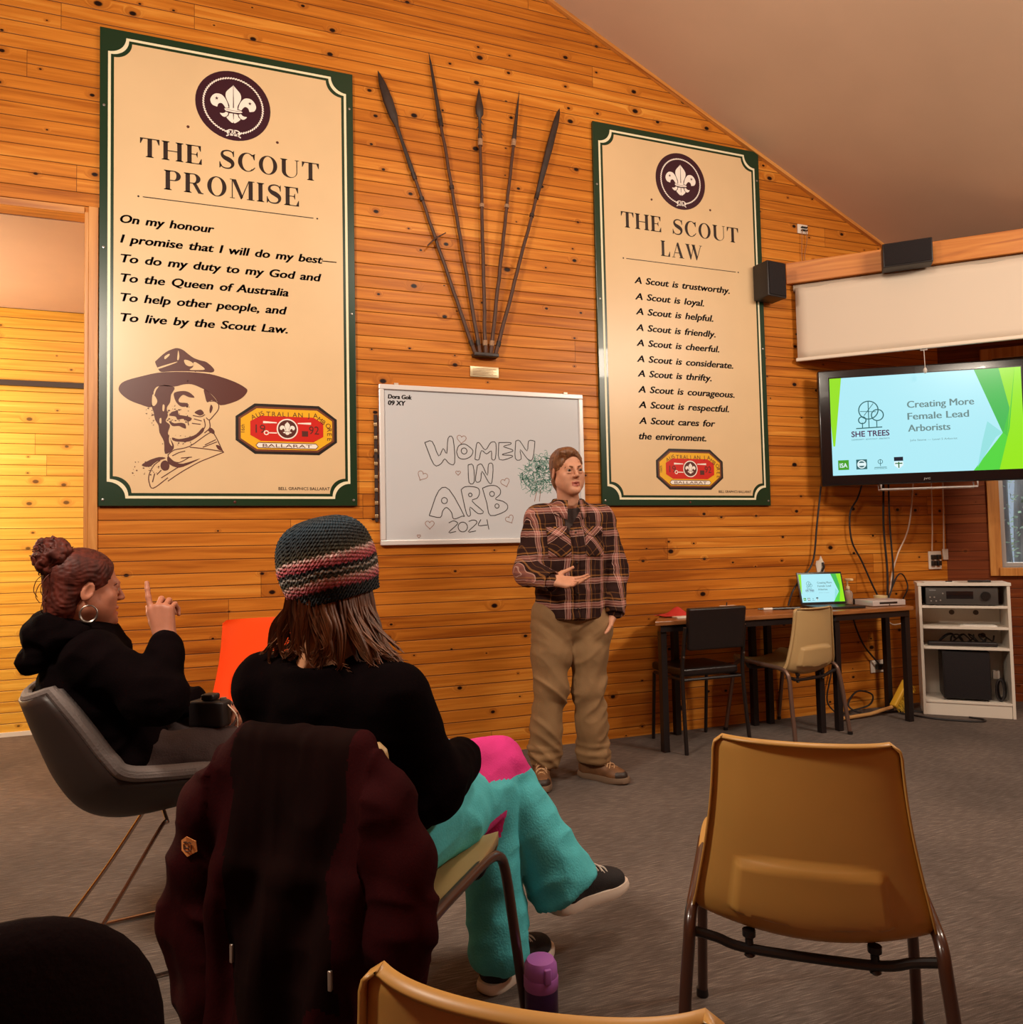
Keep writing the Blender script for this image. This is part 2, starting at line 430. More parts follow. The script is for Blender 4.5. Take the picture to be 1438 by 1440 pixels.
t = MB(); t.box((-2.4, -0.014, OZ-.010), (OX-.019, 0.1005, OZ-.0005)); t.box((-2.4, -.014, OZ-.0004), (OX-.019, -.0005, OZ+.024)); structure(t.build('trim_3', M_TRIM_X, smooth=None))

# side and rear walls
nW = Vector((-WD.y, WD.x, 0))                    # points outdoors (away from the room)
if nW.dot(Vector((1, 1, 0))) < 0: nW = -nW
WLEN = (XR-CX)/WD.x
WM = Matrix((WD, nW, Vector((0, 0, 1)))).transposed().to_4x4(); WM.translation = Vector((CX, 0, 0))
def roofw(u): return roof(CX+WD.x*u)
WU0, WU1, WZ0, WZ1 = 0.345, 1.35, 0.95, 2.46     # clear window opening along the 45-degree wall
ww = MB()
ww.plate([(0, 0), (WLEN, 0), (WLEN, WZ0), (0, WZ0)], 0, 0.10)
ww.plate([(0, WZ0), (WU0, WZ0), (WU0, WZ1), (0, WZ1)], 0, 0.10)
ww.plate([(WU1, WZ0), (WLEN, WZ0), (WLEN, WZ1), (WU1, WZ1)], 0, 0.10)
ww.plate([(0, WZ1), (WLEN, WZ1), (WLEN, roofw(WLEN)), (0, roofw(0))], 0, 0.10)
o = ww.build('wall_right', M_PINE_SHADED, smooth=None); o.matrix_world = WM; structure(o)
ye = WD.y*WLEN
o = MB().plate([(0, 0), (ye-YR, 0), (ye-YR, roof(XR)), (0, roof(XR))], 0, 0.1).build('wall_side_right', M_PINE, smooth=None)
o.location = (XR, ye, 0); o.rotation_euler = (0, 0, -PI/2); structure(o)
o = MB().plate([(0, 0), (-YR, 0), (-YR, roof(XL)), (0, roof(XL))], 0, 0.1).build('wall_left', M_PINE, smooth=None)
o.location = (XL, YR, 0); o.rotation_euler = (0, 0, PI/2); structure(o)
o = MB().plate([(0, 0), (XR-XL, 0), (XR-XL, roof(XL)), (XR-RX, RZ), (0, roof(XR))], 0, 0.1).build('wall_rear', M_PINE, smooth=None)
o.location = (XR, YR, 0); o.rotation_euler = (0, 0, PI); structure(o)

c = MB()
c.add([(RX, YR, RZ), (XR+.2, YR, roof(XR+.2)), (XR+.2, 0.12, roof(XR+.2)), (RX, 0.12, RZ)], [(0, 1, 2, 3)])
c.add([(RX, YR, RZ), (RX, 0.12, RZ), (XL-.1, 0.12, roof(XL-.1)), (XL-.1, YR, roof(XL-.1))], [(0, 1, 2, 3)])
structure(c.build('ceiling', M_PLASTER, smooth=None, solid=0.04))
# narrow cornice where the roof lining meets the end wall
for name, xa, xb in (('trim_4', RX, CX), ('trim_5', XL, RX)):
    a = Vector((xa, 0, roof(xa)-.022)); b = Vector((xb, 0, roof(xb)-.022)); d = (b-a)
    Mx = Matrix((d.normalized(), Vector((0, 1, 0)), d.normalized().cross(Vector((0, 1, 0))))).transposed().to_4x4(); Mx.translation = a
    o = MB().box((0, -0.028, -0.022), (d.length, -0.001, 0.02)).build(name, M_TRIM_X, smooth=None); o.matrix_world = Mx; structure(o)

# laminated beam from the end wall across the 45-degree corner
BA = rad(-42); BD = Vector((math.cos(BA), math.sin(BA), 0)); BN = Vector((math.sin(BA), -math.cos(BA), 0))   # BN points into the room
BP = Vector((4.171, 0, 0))
BM = Matrix((BD, -BN, Vector((0, 0, 1)))).transposed().to_4x4(); BM.translation = BP
BL = (XR-BP.x)/BD.x-.07
bmx = MB(); bmx.add([(0, 0, 2.927), (BL, 0, 2.927), (BL, .11, 2.927), (-0.12, .11, 2.927), (0, 0, 3.074), (BL, 0, 3.074), (BL, .11, 3.074), (-0.12, .11, 3.074)],
        [(0,3,2,1),(4,5,6,7),(0,1,5,4),(1,2,6,5),(2,3,7,6),(3,0,4,7)])
# keep the mitred end in front of the wall
bmx.v = [(x if x > 0.2 else x+.135, y, z) if y > 0.05 and x < 0.2 else (x+.012 if x < 0.2 else x, y, z) for x, y, z in bmx.v]
M_BEAM = timber_material('orange_beam_timber', [(0.28, (0.34, 0.09, 0.012)), (0.5, (0.60, 0.20, 0.030)), (0.75, (0.74, 0.31, 0.06))], axis=0, scale=0.7)
o = bmx.build('beam', M_BEAM, smooth=None, bevel=0.004); o.matrix_world = BM; structure(o)
o['label'] = 'long orange timber beam crossing the corner above the white screen'; o['category'] = 'beam'

# window in the 45-degree wall
fr = MB()
T = 0.075
fr.box((WU0-T, -0.022, WZ0-.06), (WU0, 0.10, WZ1+T)); fr.box((WU1, -0.022, WZ0-.06), (WU1+T, 0.10, WZ1+T))
fr.box((WU0, -0.022, WZ1), (WU1, 0.10, WZ1+T)); fr.box((WU0-.02, -0.04, WZ0-.06), (WU1+.02, 0.10, WZ0))
o = fr.build('window_1', M_TRIM_Z, smooth=None, bevel=0.003); o.matrix_world = WM; structure(o); win = o
al = MB(); A0 = 0.035
M_ALU = mat('silver_window_frame', (0.62, 0.63, 0.62), 0.35, metal=0.6)
al.box((WU0, 0.03, WZ0), (WU0+A0, 0.07, WZ1)); al.box((WU1-A0, 0.03, WZ0), (WU1, 0.07, WZ1))
al.box((WU0+A0, 0.03, WZ0), (WU1-A0, 0.07, WZ0+A0)); al.box((WU0+A0, 0.03, WZ1-A0), (WU1-A0, 0.07, WZ1))
al.build('window_frame', M_ALU, win, smooth=None, bevel=0.002)
gl = MB().box((WU0+A0, 0.046, WZ0+A0), (WU1-A0, 0.050, WZ1-A0))
M_GLASS = mat('clear_window_glass', (1, 1, 1), 0.0, trans=1.0)
gl.build('window_pane', M_GLASS, win, smooth=None)

# bush outside the window
tag(MB().box((7.3, -3.5, -0.3), (13, 5, -0.2)).build('forest_ground', mat('leaf_litter', (0.16, 0.17, 0.10), 0.95, noise=0.5, nscale=4), smooth=None), 'leaf-strewn forest ground outside the window', 'ground', kind='structure')
M_BARK = mat('grey_bark', (0.30, 0.29, 0.27), 0.9, noise=0.5, nscale=9, stretch=(1, 1, 0.2), bump=0.6, bscale=30)
M_LEAF = mat('grey_green_leaves', (0.24, 0.32, 0.20), 0.7, noise=0.5, nscale=30)
rng = random.Random(4)
for k, (x, y, r, tl) in enumerate([(8.05, 1.40, 0.10, 'slim grey tree trunk close outside the window'), (9.5, 2.25, 0.14, 'thicker grey tree trunk further out in the bush'), (8.6, 2.75, 0.09, 'leaning pale tree trunk outside the window'), (10.4, 3.25, 0.17, 'broad dark tree trunk deep in the bush outside')]):
    tr = thing('forest_tree', tl, 'tree', (x, y, -0.2), group='bush trees outside the window')
    lean = rng.uniform(-.15, .15)
    MB().tube(spline([(0, 0, 0), (lean*.5, 0.05, 1.6), (lean, -0.03, 3.2), (lean*1.8, 0.1, 5)], 6), [r*(1-.4*i/18) for i in range(19)], 12).build('trunk', M_BARK, tr)
    lf = MB()
    for q in range(420):
        a = rng.uniform(0, 2*PI); rd = rng.uniform(0.1, 1.0)**.6*.42; z = rng.uniform(0.5, 4.2)
        p = Vector((math.cos(a)*rd, math.sin(a)*rd, z)); d = Vector((rng.gauss(0, 1), rng.gauss(0, 1), rng.gauss(0, .6))).normalized()
        u = d.orthogonal().normalized()*rng.uniform(.010, .022); d = d*rng.uniform(.04, .08)
        lf.add([p, p+d*.5+u, p+d, p+d*.5-u], [(0, 1, 2, 3)])
    lf.build('foliage', M_LEAF, tr, smooth=None)
# ================================================================ serif capitals for the painted titles
def arc(cx, cz, rx, rz, a0, a1, n=18): return [(cx+rx*math.cos(rad(a0+(a1-a0)*i/n)), cz+rz*math.sin(rad(a0+(a1-a0)*i/n))) for i in range(n+1)]
ST, HL, SF = 0.20, 0.045, 0.075
def R_(x0, z0, x1, z1): return [(x0, z0), (x1, z0), (x1, z1), (x0, z1)]
def stem(x, w=ST, top=True, bot=True):
    s = [R_(x, 0, x+w, 1)]
    if bot: s += [[(x-SF, 0), (x+w+SF, 0), (x+w+SF, .03), (x+w, .07), (x, .07), (x-SF, .03)]]
    if top: s += [[(x-SF, 1), (x-SF, .97), (x, .93), (x+w, .93), (x+w+SF, .97), (x+w+SF, 1)]]
    return s
def band(outer, inner): return [[outer[i], outer[i+1], inner[i+1], inner[i]] for i in range(len(outer)-1)]
def serif_glyph(ch):
    if ch == 'T': return 0.86, stem(.33, top=False)+[R_(0, .95, .86, 1), [(0, 1), (0, .70), (.03, .70), (.13, .95)], [(.86, 1), (.73, .95), (.83, .70), (.86, .70)]]
    if ch == 'H': return 0.98, stem(.075)+stem(.70)+[R_(.275, .48, .70, .53)]
    if ch == 'E': return 0.78, stem(.075)+[R_(.2, .955, .70, 1), R_(.2, 0, .74, .045), R_(.2, .49, .55, .535), [(.70, 1), (.57, .955), (.67, .70), (.70, .70)], [(.74, 0), (.74, .30), (.71, .30), (.60, .045)], [(.55, .66), (.53, .66), (.47, .51), (.53, .36), (.55, .36)]]
    if ch == 'I': return 0.35, stem(.075)
    if ch == 'L': return 0.76, stem(.075)+[R_(.2, 0, .72, .045), [(.72, 0), (.72, .34), (.69, .34), (.57, .045)]]
    if ch == 'P': return 0.80, stem(.075)+band([(.25, 1)]+arc(.46, .74, .30, .26, 90, -90)+[(.25, .48)], [(.25, .955)]+arc(.44, .74, .12, .215, 90, -90)+[(.25, .525)])
    if ch == 'R':
        w, s = serif_glyph('P'); return 0.94, s+[[(.38, .52), (.56, .53), (.80, .07), (.90, .04), (.90, 0), (.66, 0)]]
    if ch == 'O': return 0.98, band(arc(.48, .5, .45, .52, 0, 360, 40), arc(.48, .5, .255, .475, 0, 360, 40))
    if ch == 'C': return 0.90, band(arc(.47, .5, .44, .52, 42, 318, 30), arc(.50, .5, .27, .475, 48, 312, 30))+[[(.80, .85), (.86, 1), (.83, 1), (.66, .90)], [(.80, .97), (.83, .97), (.83, .66), (.80, .66), (.74, .80)], [(.80, .15), (.86, .24), (.83, .27), (.68, .10)]]
    if ch == 'U': return 0.98, [R_(.075, .30, .275, 1), [(0, 1), (0, .97), (.075, .93), (.275, .93), (.35, .97), (.35, 1)], R_(.80, .30, .845, 1), R_(.72, .965, .93, 1)]+band(arc(.46, .32, .385, .34, 180, 360, 20), arc(.537, .32, .262, .295, 180, 360, 20))
    if ch == 'M': return 1.20, [R_(.10, 0, .145, 1), R_(.01, .0, .24, .035), R_(.01, .965, .14, 1), R_(.90, 0, 1.10, 1), R_(.82, 0, 1.18, .04), R_(.99, .96, 1.18, 1), [(.10, 1), (.30, 1), (.64, .12), (.56, 0), (.53, 0)], [(.53, .03), (.57, 0), (.94, 1), (.90, 1)]]
    if ch == 'A': return 0.98, [[(.44, 1), (.54, 1), (.90, 0), (.68, 0), (.42, .80)], [(.44, 1), (.47, .95), (.15, 0), (.10, 0)], R_(.24, .30, .66, .345), R_(0, 0, .27, .035), R_(.58, 0, .98, .035)]
    if ch == 'W': return 1.36, [[(.06, 1), (.28, 1), (.50, .22), (.44, 0), (.40, 0)], [(.40, 0), (.45, 0), (.70, .90), (.66, .95)], [(.54, 1), (.76, 1), (.98, .22), (.93, 0), (.88, 0)], [(.88, 0), (.93, 0), (1.28, 1), (1.23, 1)], R_(0, .965, .36, 1), R_(.50, .965, .82, 1), R_(1.14, .965, 1.36, 1)]
    if ch == 'S':
        sp = spline2([(.70, .80), (.60, .945), (.40, .985), (.20, .90), (.155, .74), (.26, .60), (.46, .50), (.62, .38), (.655, .22), (.56, .07), (.38, .015), (.18, .06), (.08, .22)], 5)
        n = len(sp); out = []
        ws = [0.05+0.17*math.exp(-((i/(n-1)-.5)/.17)**2)+.03*math.sin(PI*i/(n-1)) for i in range(n)]
        L = []; Rr = []
        for i in range(n):
            a = sp[max(0, i-1)]; b = sp[min(n-1, i+1)]; dx, dz = b[0]-a[0], b[1]-a[1]; q = math.hypot(dx, dz) or 1
            L.append((sp[i][0]-dz/q*ws[i]/2, sp[i][1]+dx/q*ws[i]/2)); Rr.append((sp[i][0]+dz/q*ws[i]/2, sp[i][1]-dx/q*ws[i]/2))
        return 0.78, band(L, Rr)+[[(.72, 1), (.69, 1), (.64, .90), (.68, .68), (.72, .68)], [(.03, 0), (.06, 0), (.12, .10), (.07, .34), (.03, .34)]]
    return 0.55, []
def serif_text(mb, body, x0, x1, z, h, y, gap=0.10, M=None):
    pen = 0; items = []
    for ch in body:
        wd, polys = serif_glyph(ch); items.append((pen, polys)); pen += wd+gap
    pen -= gap; s = (x1-x0)/pen
    for px, polys in items:
        for P in polys: mb.plate([(x0+(px+a)*s, z+b*h) for a, b in P], y, 0, 0, M)

def notched(w, h, i, r, x0=0, z0=0, n=10):
    """rectangle inset by i whose corners are bitten out by quarter circles of radius r"""
    P = []
    for cx, cz, a0 in ((x0+i, z0+i, 90), (x0+w-i, z0+i, 180), (x0+w-i, z0+h-i, 270), (x0+i, z0+h-i, 360)):
        P += [(cx+r*math.cos(rad(a0-90*k/n)), cz+r*math.sin(rad(a0-90*k/n))) for k in range(n+1)]
    return P

M_GREEN = mat('dark_green_paint', lin((16, 50, 28)), 0.30, coat=0.2)
M_CREAM = mat('cream_sign_paint', lin((226, 194, 150)), 0.34, noise=0.025, nscale=4)
M_LINE = mat('pale_cream_line', lin((240, 230, 196)), 0.35)
M_INK = mat('brown_black_sign_ink', lin((38, 18, 12)), 0.4)
M_INK2 = mat('dark_brown_print', lin((84, 32, 22)), 0.4)
M_PURPLE = mat('deep_purple_paint', lin((56, 18, 34)), 0.35)
M_WHITEP = mat('white_sign_paint', lin((246, 236, 226)), 0.4)
M_YEL = mat('yellow_badge_paint', lin((238, 178, 30)), 0.35)
M_RED = mat('red_badge_paint', lin((206, 32, 22)), 0.35)
M_BRN = mat('brown_badge_line', lin((112, 56, 28)), 0.4)
M_BLK = mat('black_paint', (0.012, 0.009, 0.008), 0.35)
M_STEEL = mat('dull_screw_steel', (0.35, 0.33, 0.30), 0.35, metal=0.9)
WB = [[(0.256,0.572),(0.299,0.579),(0.335,0.498),(0.362,0.541),(0.382,0.513),(0.392,0.601),(0.421,0.599),(0.428,0.461),(0.395,0.457),(0.37,0.482),(0.346,0.453),(0.306,0.45),(0.256,0.572)],[(0.44,0.523),(0.453,0.558),(0.485,0.57),(0.515,0.556),(0.538,0.531),(0.523,0.499),(0.484,0.483),(0.452,0.492),(0.44,0.523)],[(0.549,0.483),(0.56,0.569),(0.578,0.578),(0.613,0.539),(0.647,0.583),(0.678,0.578),(0.673,0.491),(0.651,0.487),(0.649,0.534),(0.619,0.516),(0.589,0.535),(0.573,0.483),(0.549,0.483)],[(0.696,0.584),(0.767,0.586),(0.766,0.575),(0.723,0.562),(0.775,0.546),(0.778,0.534),(0.722,0.518),(0.722,0.512),(0.774,0.511),(0.771,0.499),(0.697,0.486),(0.696,0.584)],[(0.801,0.596),(0.826,0.598),(0.871,0.539),(0.882,0.598),(0.917,0.599),(0.921,0.585),(0.905,0.493),(0.873,0.492),(0.828,0.547),(0.833,0.491),(0.796,0.494),(0.801,0.596)],[(0.507,0.451),(0.537,0.448),(0.542,0.354),(0.511,0.351),(0.507,0.451)],[(0.563,0.449),(0.59,0.455),(0.622,0.392),(0.63,0.456),(0.657,0.453),(0.649,0.355),(0.63,0.351),(0.59,0.415),(0.58,0.36),(0.55,0.36),(0.563,0.449)],[(0.275,0.162),(0.332,0.302),(0.393,0.308),(0.475,0.167),(0.466,0.158),(0.416,0.142),(0.405,0.178),(0.376,0.207),(0.353,0.187),(0.338,0.151),(0.275,0.162)],[(0.463,0.308),(0.487,0.325),(0.534,0.326),(0.567,0.315),(0.572,0.286),(0.557,0.26),(0.527,0.243),(0.594,0.183),(0.561,0.172),(0.514,0.209),(0.516,0.164),(0.493,0.17),(0.463,0.308)],[(0.591,0.318),(0.63,0.332),(0.672,0.332),(0.699,0.31),(0.696,0.281),(0.668,0.255),(0.713,0.243),(0.743,0.217),(0.724,0.183),(0.636,0.16),(0.616,0.229),(0.591,0.318)],[(0.387,0.12),(0.413,0.131),(0.433,0.125),(0.436,0.111),(0.386,0.066),(0.429,0.071)],[(0.504,0.127),(0.53,0.135),(0.551,0.129),(0.548,0.112),(0.5,0.068),(0.547,0.073)],[(0.578,0.138),(0.562,0.104),(0.616,0.106)],[(0.614,0.138),(0.625,0.08)]]
WBC = [((0.485,0.53),0.0172),((0.364,0.246),0.0172),((0.517,0.279),0.0103),((0.648,0.285),0.0144),((0.677,0.215),0.0126),((0.469,0.096),0.0276)]
HEARTS = [((0.471,0.598),0.0546,0.1),((0.239,0.385),0.0575,0.5),((0.731,0.353),0.0546,-0.3),((0.277,0.112),0.0517,0),((0.754,0.139),0.0517,-0.5),((0.447,0.404),0.0287,0),((0.214,0.048),0.0195,0)]
TREE = [(0.821,0.392),(0.86,0.445),(0.924,0.487),(0.963,0.535),(0.982,0.542),(1.013,0.501),(1.051,0.472),(1.095,0.413),(1.08,0.348),(1.028,0.324),(0.957,0.305),(0.9,0.305),(0.844,0.316)]
TRUNK = [[(0.926,0.302),(0.911,0.241)],[(0.951,0.305),(0.942,0.241)]]
PDARK = [[(0.252,0.719),(0.26,0.733),(0.3,0.774),(0.333,0.793),(0.355,0.799),(0.381,0.791),(0.406,0.771),(0.432,0.753),(0.463,0.743),(0.489,0.737),(0.515,0.716),(0.528,0.697),(0.517,0.685),(0.478,0.685),(0.411,0.684),(0.33,0.679),(0.28,0.673),(0.265,0.689)],[(0.088,0.575),(0.098,0.603),(0.127,0.623),(0.191,0.646),(0.26,0.667),(0.33,0.676),(0.411,0.68),(0.504,0.676),(0.572,0.66),(0.63,0.64),(0.673,0.617),(0.688,0.598),(0.667,0.565),(0.624,0.537),(0.556,0.517),(0.535,0.547),(0.504,0.58),(0.462,0.603),(0.421,0.618),(0.381,0.615),(0.34,0.602),(0.27,0.601),(0.245,0.572),(0.238,0.495),(0.186,0.504),(0.137,0.523),(0.103,0.549)],[(0.235,0.5),(0.245,0.468),(0.252,0.43),(0.267,0.403),(0.272,0.365),(0.292,0.321),(0.297,0.261),(0.332,0.281),(0.337,0.306),(0.32,0.339),(0.31,0.366),(0.32,0.405),(0.3,0.426),(0.31,0.454),(0.305,0.492),(0.32,0.521),(0.325,0.56),(0.34,0.599),(0.27,0.601),(0.24,0.523)],[(0.34,0.571),(0.381,0.582),(0.411,0.575),(0.434,0.551),(0.406,0.552),(0.38,0.562),(0.36,0.539),(0.365,0.523),(0.396,0.521),(0.406,0.508),(0.375,0.501),(0.353,0.517),(0.34,0.544)],[(0.355,0.483),(0.36,0.461),(0.38,0.457),(0.406,0.452),(0.421,0.442),(0.406,0.427),(0.38,0.44),(0.355,0.434),(0.345,0.45),(0.32,0.454),(0.325,0.471),(0.34,0.477)],[(0.315,0.427),(0.34,0.416),(0.37,0.42),(0.39,0.413),(0.393,0.391),(0.375,0.396),(0.36,0.403),(0.33,0.402)],[(0.33,0.344),(0.36,0.337),(0.401,0.346),(0.441,0.364),(0.472,0.399),(0.477,0.382),(0.452,0.354),(0.411,0.327),(0.37,0.323),(0.335,0.328)],[(0.511,0.518),(0.52,0.502),(0.509,0.473),(0.504,0.49)],[(0.434,0.476),(0.462,0.491),(0.478,0.472),(0.462,0.46),(0.447,0.465)],[(0.478,0.595),(0.504,0.58),(0.54,0.536),(0.514,0.541),(0.493,0.529),(0.483,0.562)],[(0.498,0.383),(0.509,0.4),(0.527,0.384),(0.524,0.367)],[(0.31,0.25),(0.34,0.223),(0.38,0.213),(0.462,0.242),(0.38,0.197),(0.34,0.196),(0.31,0.217)],[(0.191,0.202),(0.225,0.227),(0.27,0.244),(0.3,0.239),(0.26,0.222),(0.225,0.194)],[(0.28,0.217),(0.3,0.228),(0.317,0.207),(0.312,0.182),(0.292,0.176),(0.277,0.192)],[(0.534,0.311),(0.555,0.306),(0.566,0.284),(0.545,0.289)]]
PLIGHT = [[(0.358,0.787),(0.363,0.762),(0.36,0.74),(0.353,0.739),(0.355,0.767)],[(0.265,0.695),(0.345,0.727),(0.345,0.722),(0.27,0.688)],[(0.386,0.741),(0.411,0.737),(0.432,0.719),(0.411,0.709),(0.391,0.719)],[(0.432,0.733),(0.458,0.721),(0.483,0.698),(0.442,0.692),(0.411,0.692),(0.427,0.707)],[(0.295,0.752),(0.315,0.767),(0.317,0.759),(0.297,0.738)],[(0.24,0.555),(0.25,0.55),(0.262,0.524),(0.25,0.501),(0.238,0.506)],[(0.287,0.508),(0.295,0.503),(0.292,0.475),(0.285,0.48)],[(0.272,0.436),(0.28,0.439),(0.28,0.414),(0.272,0.417)],[(0.315,0.344),(0.32,0.339),(0.33,0.3),(0.317,0.316)]]
PSTROKE = [[(0.504,0.535),(0.53,0.536),(0.548,0.52),(0.545,0.492),(0.524,0.462),(0.503,0.439),(0.488,0.45)],[(0.503,0.439),(0.506,0.4),(0.48,0.371)],[(0.31,0.256),(0.34,0.281),(0.411,0.302),(0.503,0.372),(0.529,0.362),(0.566,0.281)],[(0.411,0.297),(0.488,0.29),(0.571,0.278)],[(0.573,0.276),(0.513,0.249),(0.451,0.22),(0.37,0.169),(0.31,0.124)],[(0.31,0.141),(0.243,0.088),(0.225,0.118),(0.225,0.156),(0.245,0.2),(0.275,0.228)],[(0.28,0.14),(0.37,0.202),(0.441,0.231)],[(0.31,0.256),(0.32,0.234),(0.36,0.218),(0.411,0.247)],[(0.33,0.251),(0.36,0.268),(0.39,0.277)],[(0.37,0.241),(0.421,0.247)],[(0.472,0.298),(0.54,0.328)],[(0.482,0.31),(0.534,0.339)],[(0.426,0.459),(0.462,0.454),(0.483,0.466)],[(0.431,0.442),(0.467,0.432)],[(0.421,0.419),(0.462,0.415)],[(0.401,0.435),(0.406,0.408)],[(0.24,0.118),(0.25,0.162)],[(0.26,0.156),(0.28,0.179)],[(0.478,0.444),(0.483,0.405),(0.462,0.371)]]
FLEUR = [[(0.008,0.602),(-0.11,0.473),(-0.18,0.387),(-0.207,0.301),(-0.196,0.204),(-0.148,0.091),(-0.11,0.0),(-0.099,-0.091),(0.003,-0.086)],[(-0.11,-0.231),(-0.137,-0.317),(-0.185,-0.36),(-0.11,-0.446),(-0.008,-0.489),(-0.003,-0.226)],[(-0.126,-0.075),(-0.164,0.07),(-0.218,0.177),(-0.293,0.258),(-0.384,0.285),(-0.476,0.269),(-0.556,0.199),(-0.605,0.097),(-0.599,0.011),(-0.551,-0.065),(-0.476,-0.091),(-0.427,-0.097),(-0.411,-0.038),(-0.374,0.011),(-0.309,0.022),(-0.255,-0.027),(-0.212,-0.097)],[(-0.137,-0.226),(-0.159,-0.301),(-0.223,-0.355),(-0.293,-0.344),(-0.358,-0.269),(-0.293,-0.263),(-0.239,-0.242),(-0.202,-0.204)]]
FLBAND = [(-0.25,-0.129),(-0.185,-0.097),(0.003,-0.086),(0.185,-0.108),(0.245,-0.151),(0.185,-0.177),(0.003,-0.194),(-0.202,-0.177)]
def fleur(mb, cx, cz, R, y, mi=0, ink=None):
    for poly in FLEUR:
        P = spline2(poly, 4) if len(poly) > 5 else poly
        mb.plate([(cx+a*R, cz+b*R) for a, b in P], y, 0, mi); mb.plate([(cx-a*R, cz+b*R) for a, b in P], y, 0, mi)
    mb.plate([(cx+a*R, cz+b*R) for a, b in FLBAND], y-.0004, 0, mi)
def circle(cx, cz, r, n=48, rz=None): return [(cx+r*math.cos(2*PI*k/n), cz+(rz or r)*math.sin(2*PI*k/n)) for k in range(n)]

def scout_sign(name, label, x0, title, rule, lines, badge, portrait, printer):
    W, H = 1.2485, 2.40
    root = thing(name, label, 'sign', (x0, -0.001, 1.41), group=None)
    y0 = -0.020
    MB().box((0, y0, 0), (W, 0, H)).build('panel', M_GREEN, root, smooth=None, bevel=0.002)
    b = MB(); b.plate(notched(W, H, .037, .082), y0-.0006, 0, 0); b.plate(notched(W, H, .050, .082), y0-.0012, 0, 1)
    b.build('border_line', [M_LINE, M_GREEN], root, smooth=None)
    MB().plate(notched(W, H, .064, .082), y0-.0018).build('sign_face', M_CREAM, root, smooth=None)
    yy = y0-.0024
    # emblem
    ex, ez, er = 0.6255, 2.105, 0.186
    d = MB(); d.plate(circle(ex, ez, er), yy); e = d.build('emblem_disc', M_PURPLE, root, smooth=None)
    f = MB(); fleur(f, ex, ez, er, yy-.0008)
    f.build('fleur_emblem', M_WHITEP, e, smooth=None)
    q = MB()
    for k in range(72):
        a = 2*PI*k/72-PI/2
        if abs(a+PI/2) < .16 or abs(a-1.5*PI) < .16: continue
        c = (ex+er*.79*math.cos(a), ez+er*.79*math.sin(a)); t = a+PI/2+.5
        q.ribbon([(c[0]-.0065*math.cos(t), c[1]-.0065*math.sin(t)), (c[0]+.0065*math.cos(t), c[1]+.0065*math.sin(t))], .0075, yy-.0008)
    kz = ez-er*.78
    for s in (-1, 1):
        q.ribbon([(ex+s*.012+.02*math.cos(2*PI*i/14), kz+.014*math.sin(2*PI*i/14)) for i in range(14)], .006, yy-.0009, closed=True)
        q.ribbon([(ex, kz), (ex+s*.036, kz-.022)], .006, yy-.0009)
    q.build('rope_ring', M_WHITEP, e, smooth=None)
    for s in (-1, 1):
        dk = MB(); st = []
        for k in range(10):
            r = .010 if k % 2 == 0 else .004; a = PI/2+2*PI*k/10
            st.append((ex+s*er*.44+r*math.cos(a), ez+er*.14+r*math.sin(a)))
        dk.plate(st, yy-.0016).build('emblem_star', M_PURPLE, e, smooth=None)
    dk = MB()
    dk.ribbon([(ex, ez+.47*er), (ex, ez-.06*er)], [.002, .005], yy-.0016); dk.ribbon([(ex, ez-.20*er), (ex, ez-.40*er)], [.005, .002], yy-.0016)
    dk.ribbon([(ex-.035, ez-.135*er), (ex, ez-.145*er), (ex+.035, ez-.135*er)], .002, yy-.0016)
    dk.build('emblem_lines', M_PURPLE, e, smooth=None)
    # lettering
    for body, a, c, z, h in title:
        adv = lambda t_: sum(serif_glyph(q)[0]+.10 for q in t_)
        tot_ = adv(body)-.10; pos = 0
        for wd in body.split(' '):
            tm = MB(); w0 = adv(body[:pos]); w1 = w0+adv(wd)-.10; sc_ = (c-a)/tot_
            serif_text(tm, wd, a+w0*sc_, a+w1*sc_, z, h, yy); tm.build('title_word', M_INK, root, smooth=None); pos += len(wd)+1
    rm = MB(); a, c, z = rule; rm.ribbon([(a+.02, z), (c-.02, z)], .0045, yy); rm.plate(circle(a, z, .005, 10), yy); rm.plate(circle(c, z, .005, 10), yy)
    rm.build('rule_line', M_INK, root, smooth=None)
    for body, a, c, z in lines:
        text_words(body, a, c, z, .043, yy, 'verse_word', M_INK, root, shear=.22, bold=.012, word=1.4, fat=.0016)
    text_words('BELL GRAPHICS BALLARAT', printer[0], printer[1], printer[2], .016, yy, 'printer_word', M_INK, root, bold=.012)
    # jamboree badge
    x1, x2, z1, z2, cx_, cz_ = badge           # outer box and corner cuts
    def octa(i): return [(x1+cx_+i*.4, z1+i), (x2-cx_-i*.4, z1+i), (x2-i, z1+cz_+i*.4), (x2-i, z2-cz_-i*.4), (x2-cx_-i*.4, z2-i), (x1+cx_+i*.4, z2-i), (x1+i, z2-cz_-i*.4), (x1+i, z1+cz_+i*.4)]
    w, h = x2-x1, z2-z1; mx, mz = (x1+x2)/2, (z1+z2)/2
    bd = MB().plate(octa(0), yy).build('jamboree_badge', M_BLK, root, smooth=None)
    MB().plate(octa(h*.055), yy-.0006).build('badge_border', M_BRN, bd, smooth=None)
    MB().plate(octa(h*.095), yy-.0012).build('badge_field', M_YEL, bd, smooth=None)
    rw, rh = w*.36, h*.25; zc = mz+h*.01
    MB().plate([(mx-rw, zc-rh*.55), (mx-rw*.72, zc-rh), (mx+rw*.72, zc-rh), (mx+rw, zc-rh*.55), (mx+rw, zc+rh*.55), (mx+rw*.72, zc+rh), (mx-rw*.72, zc+rh), (mx-rw, zc+rh*.55)], yy-.0018).build('badge_centre', M_RED, bd, smooth=None)
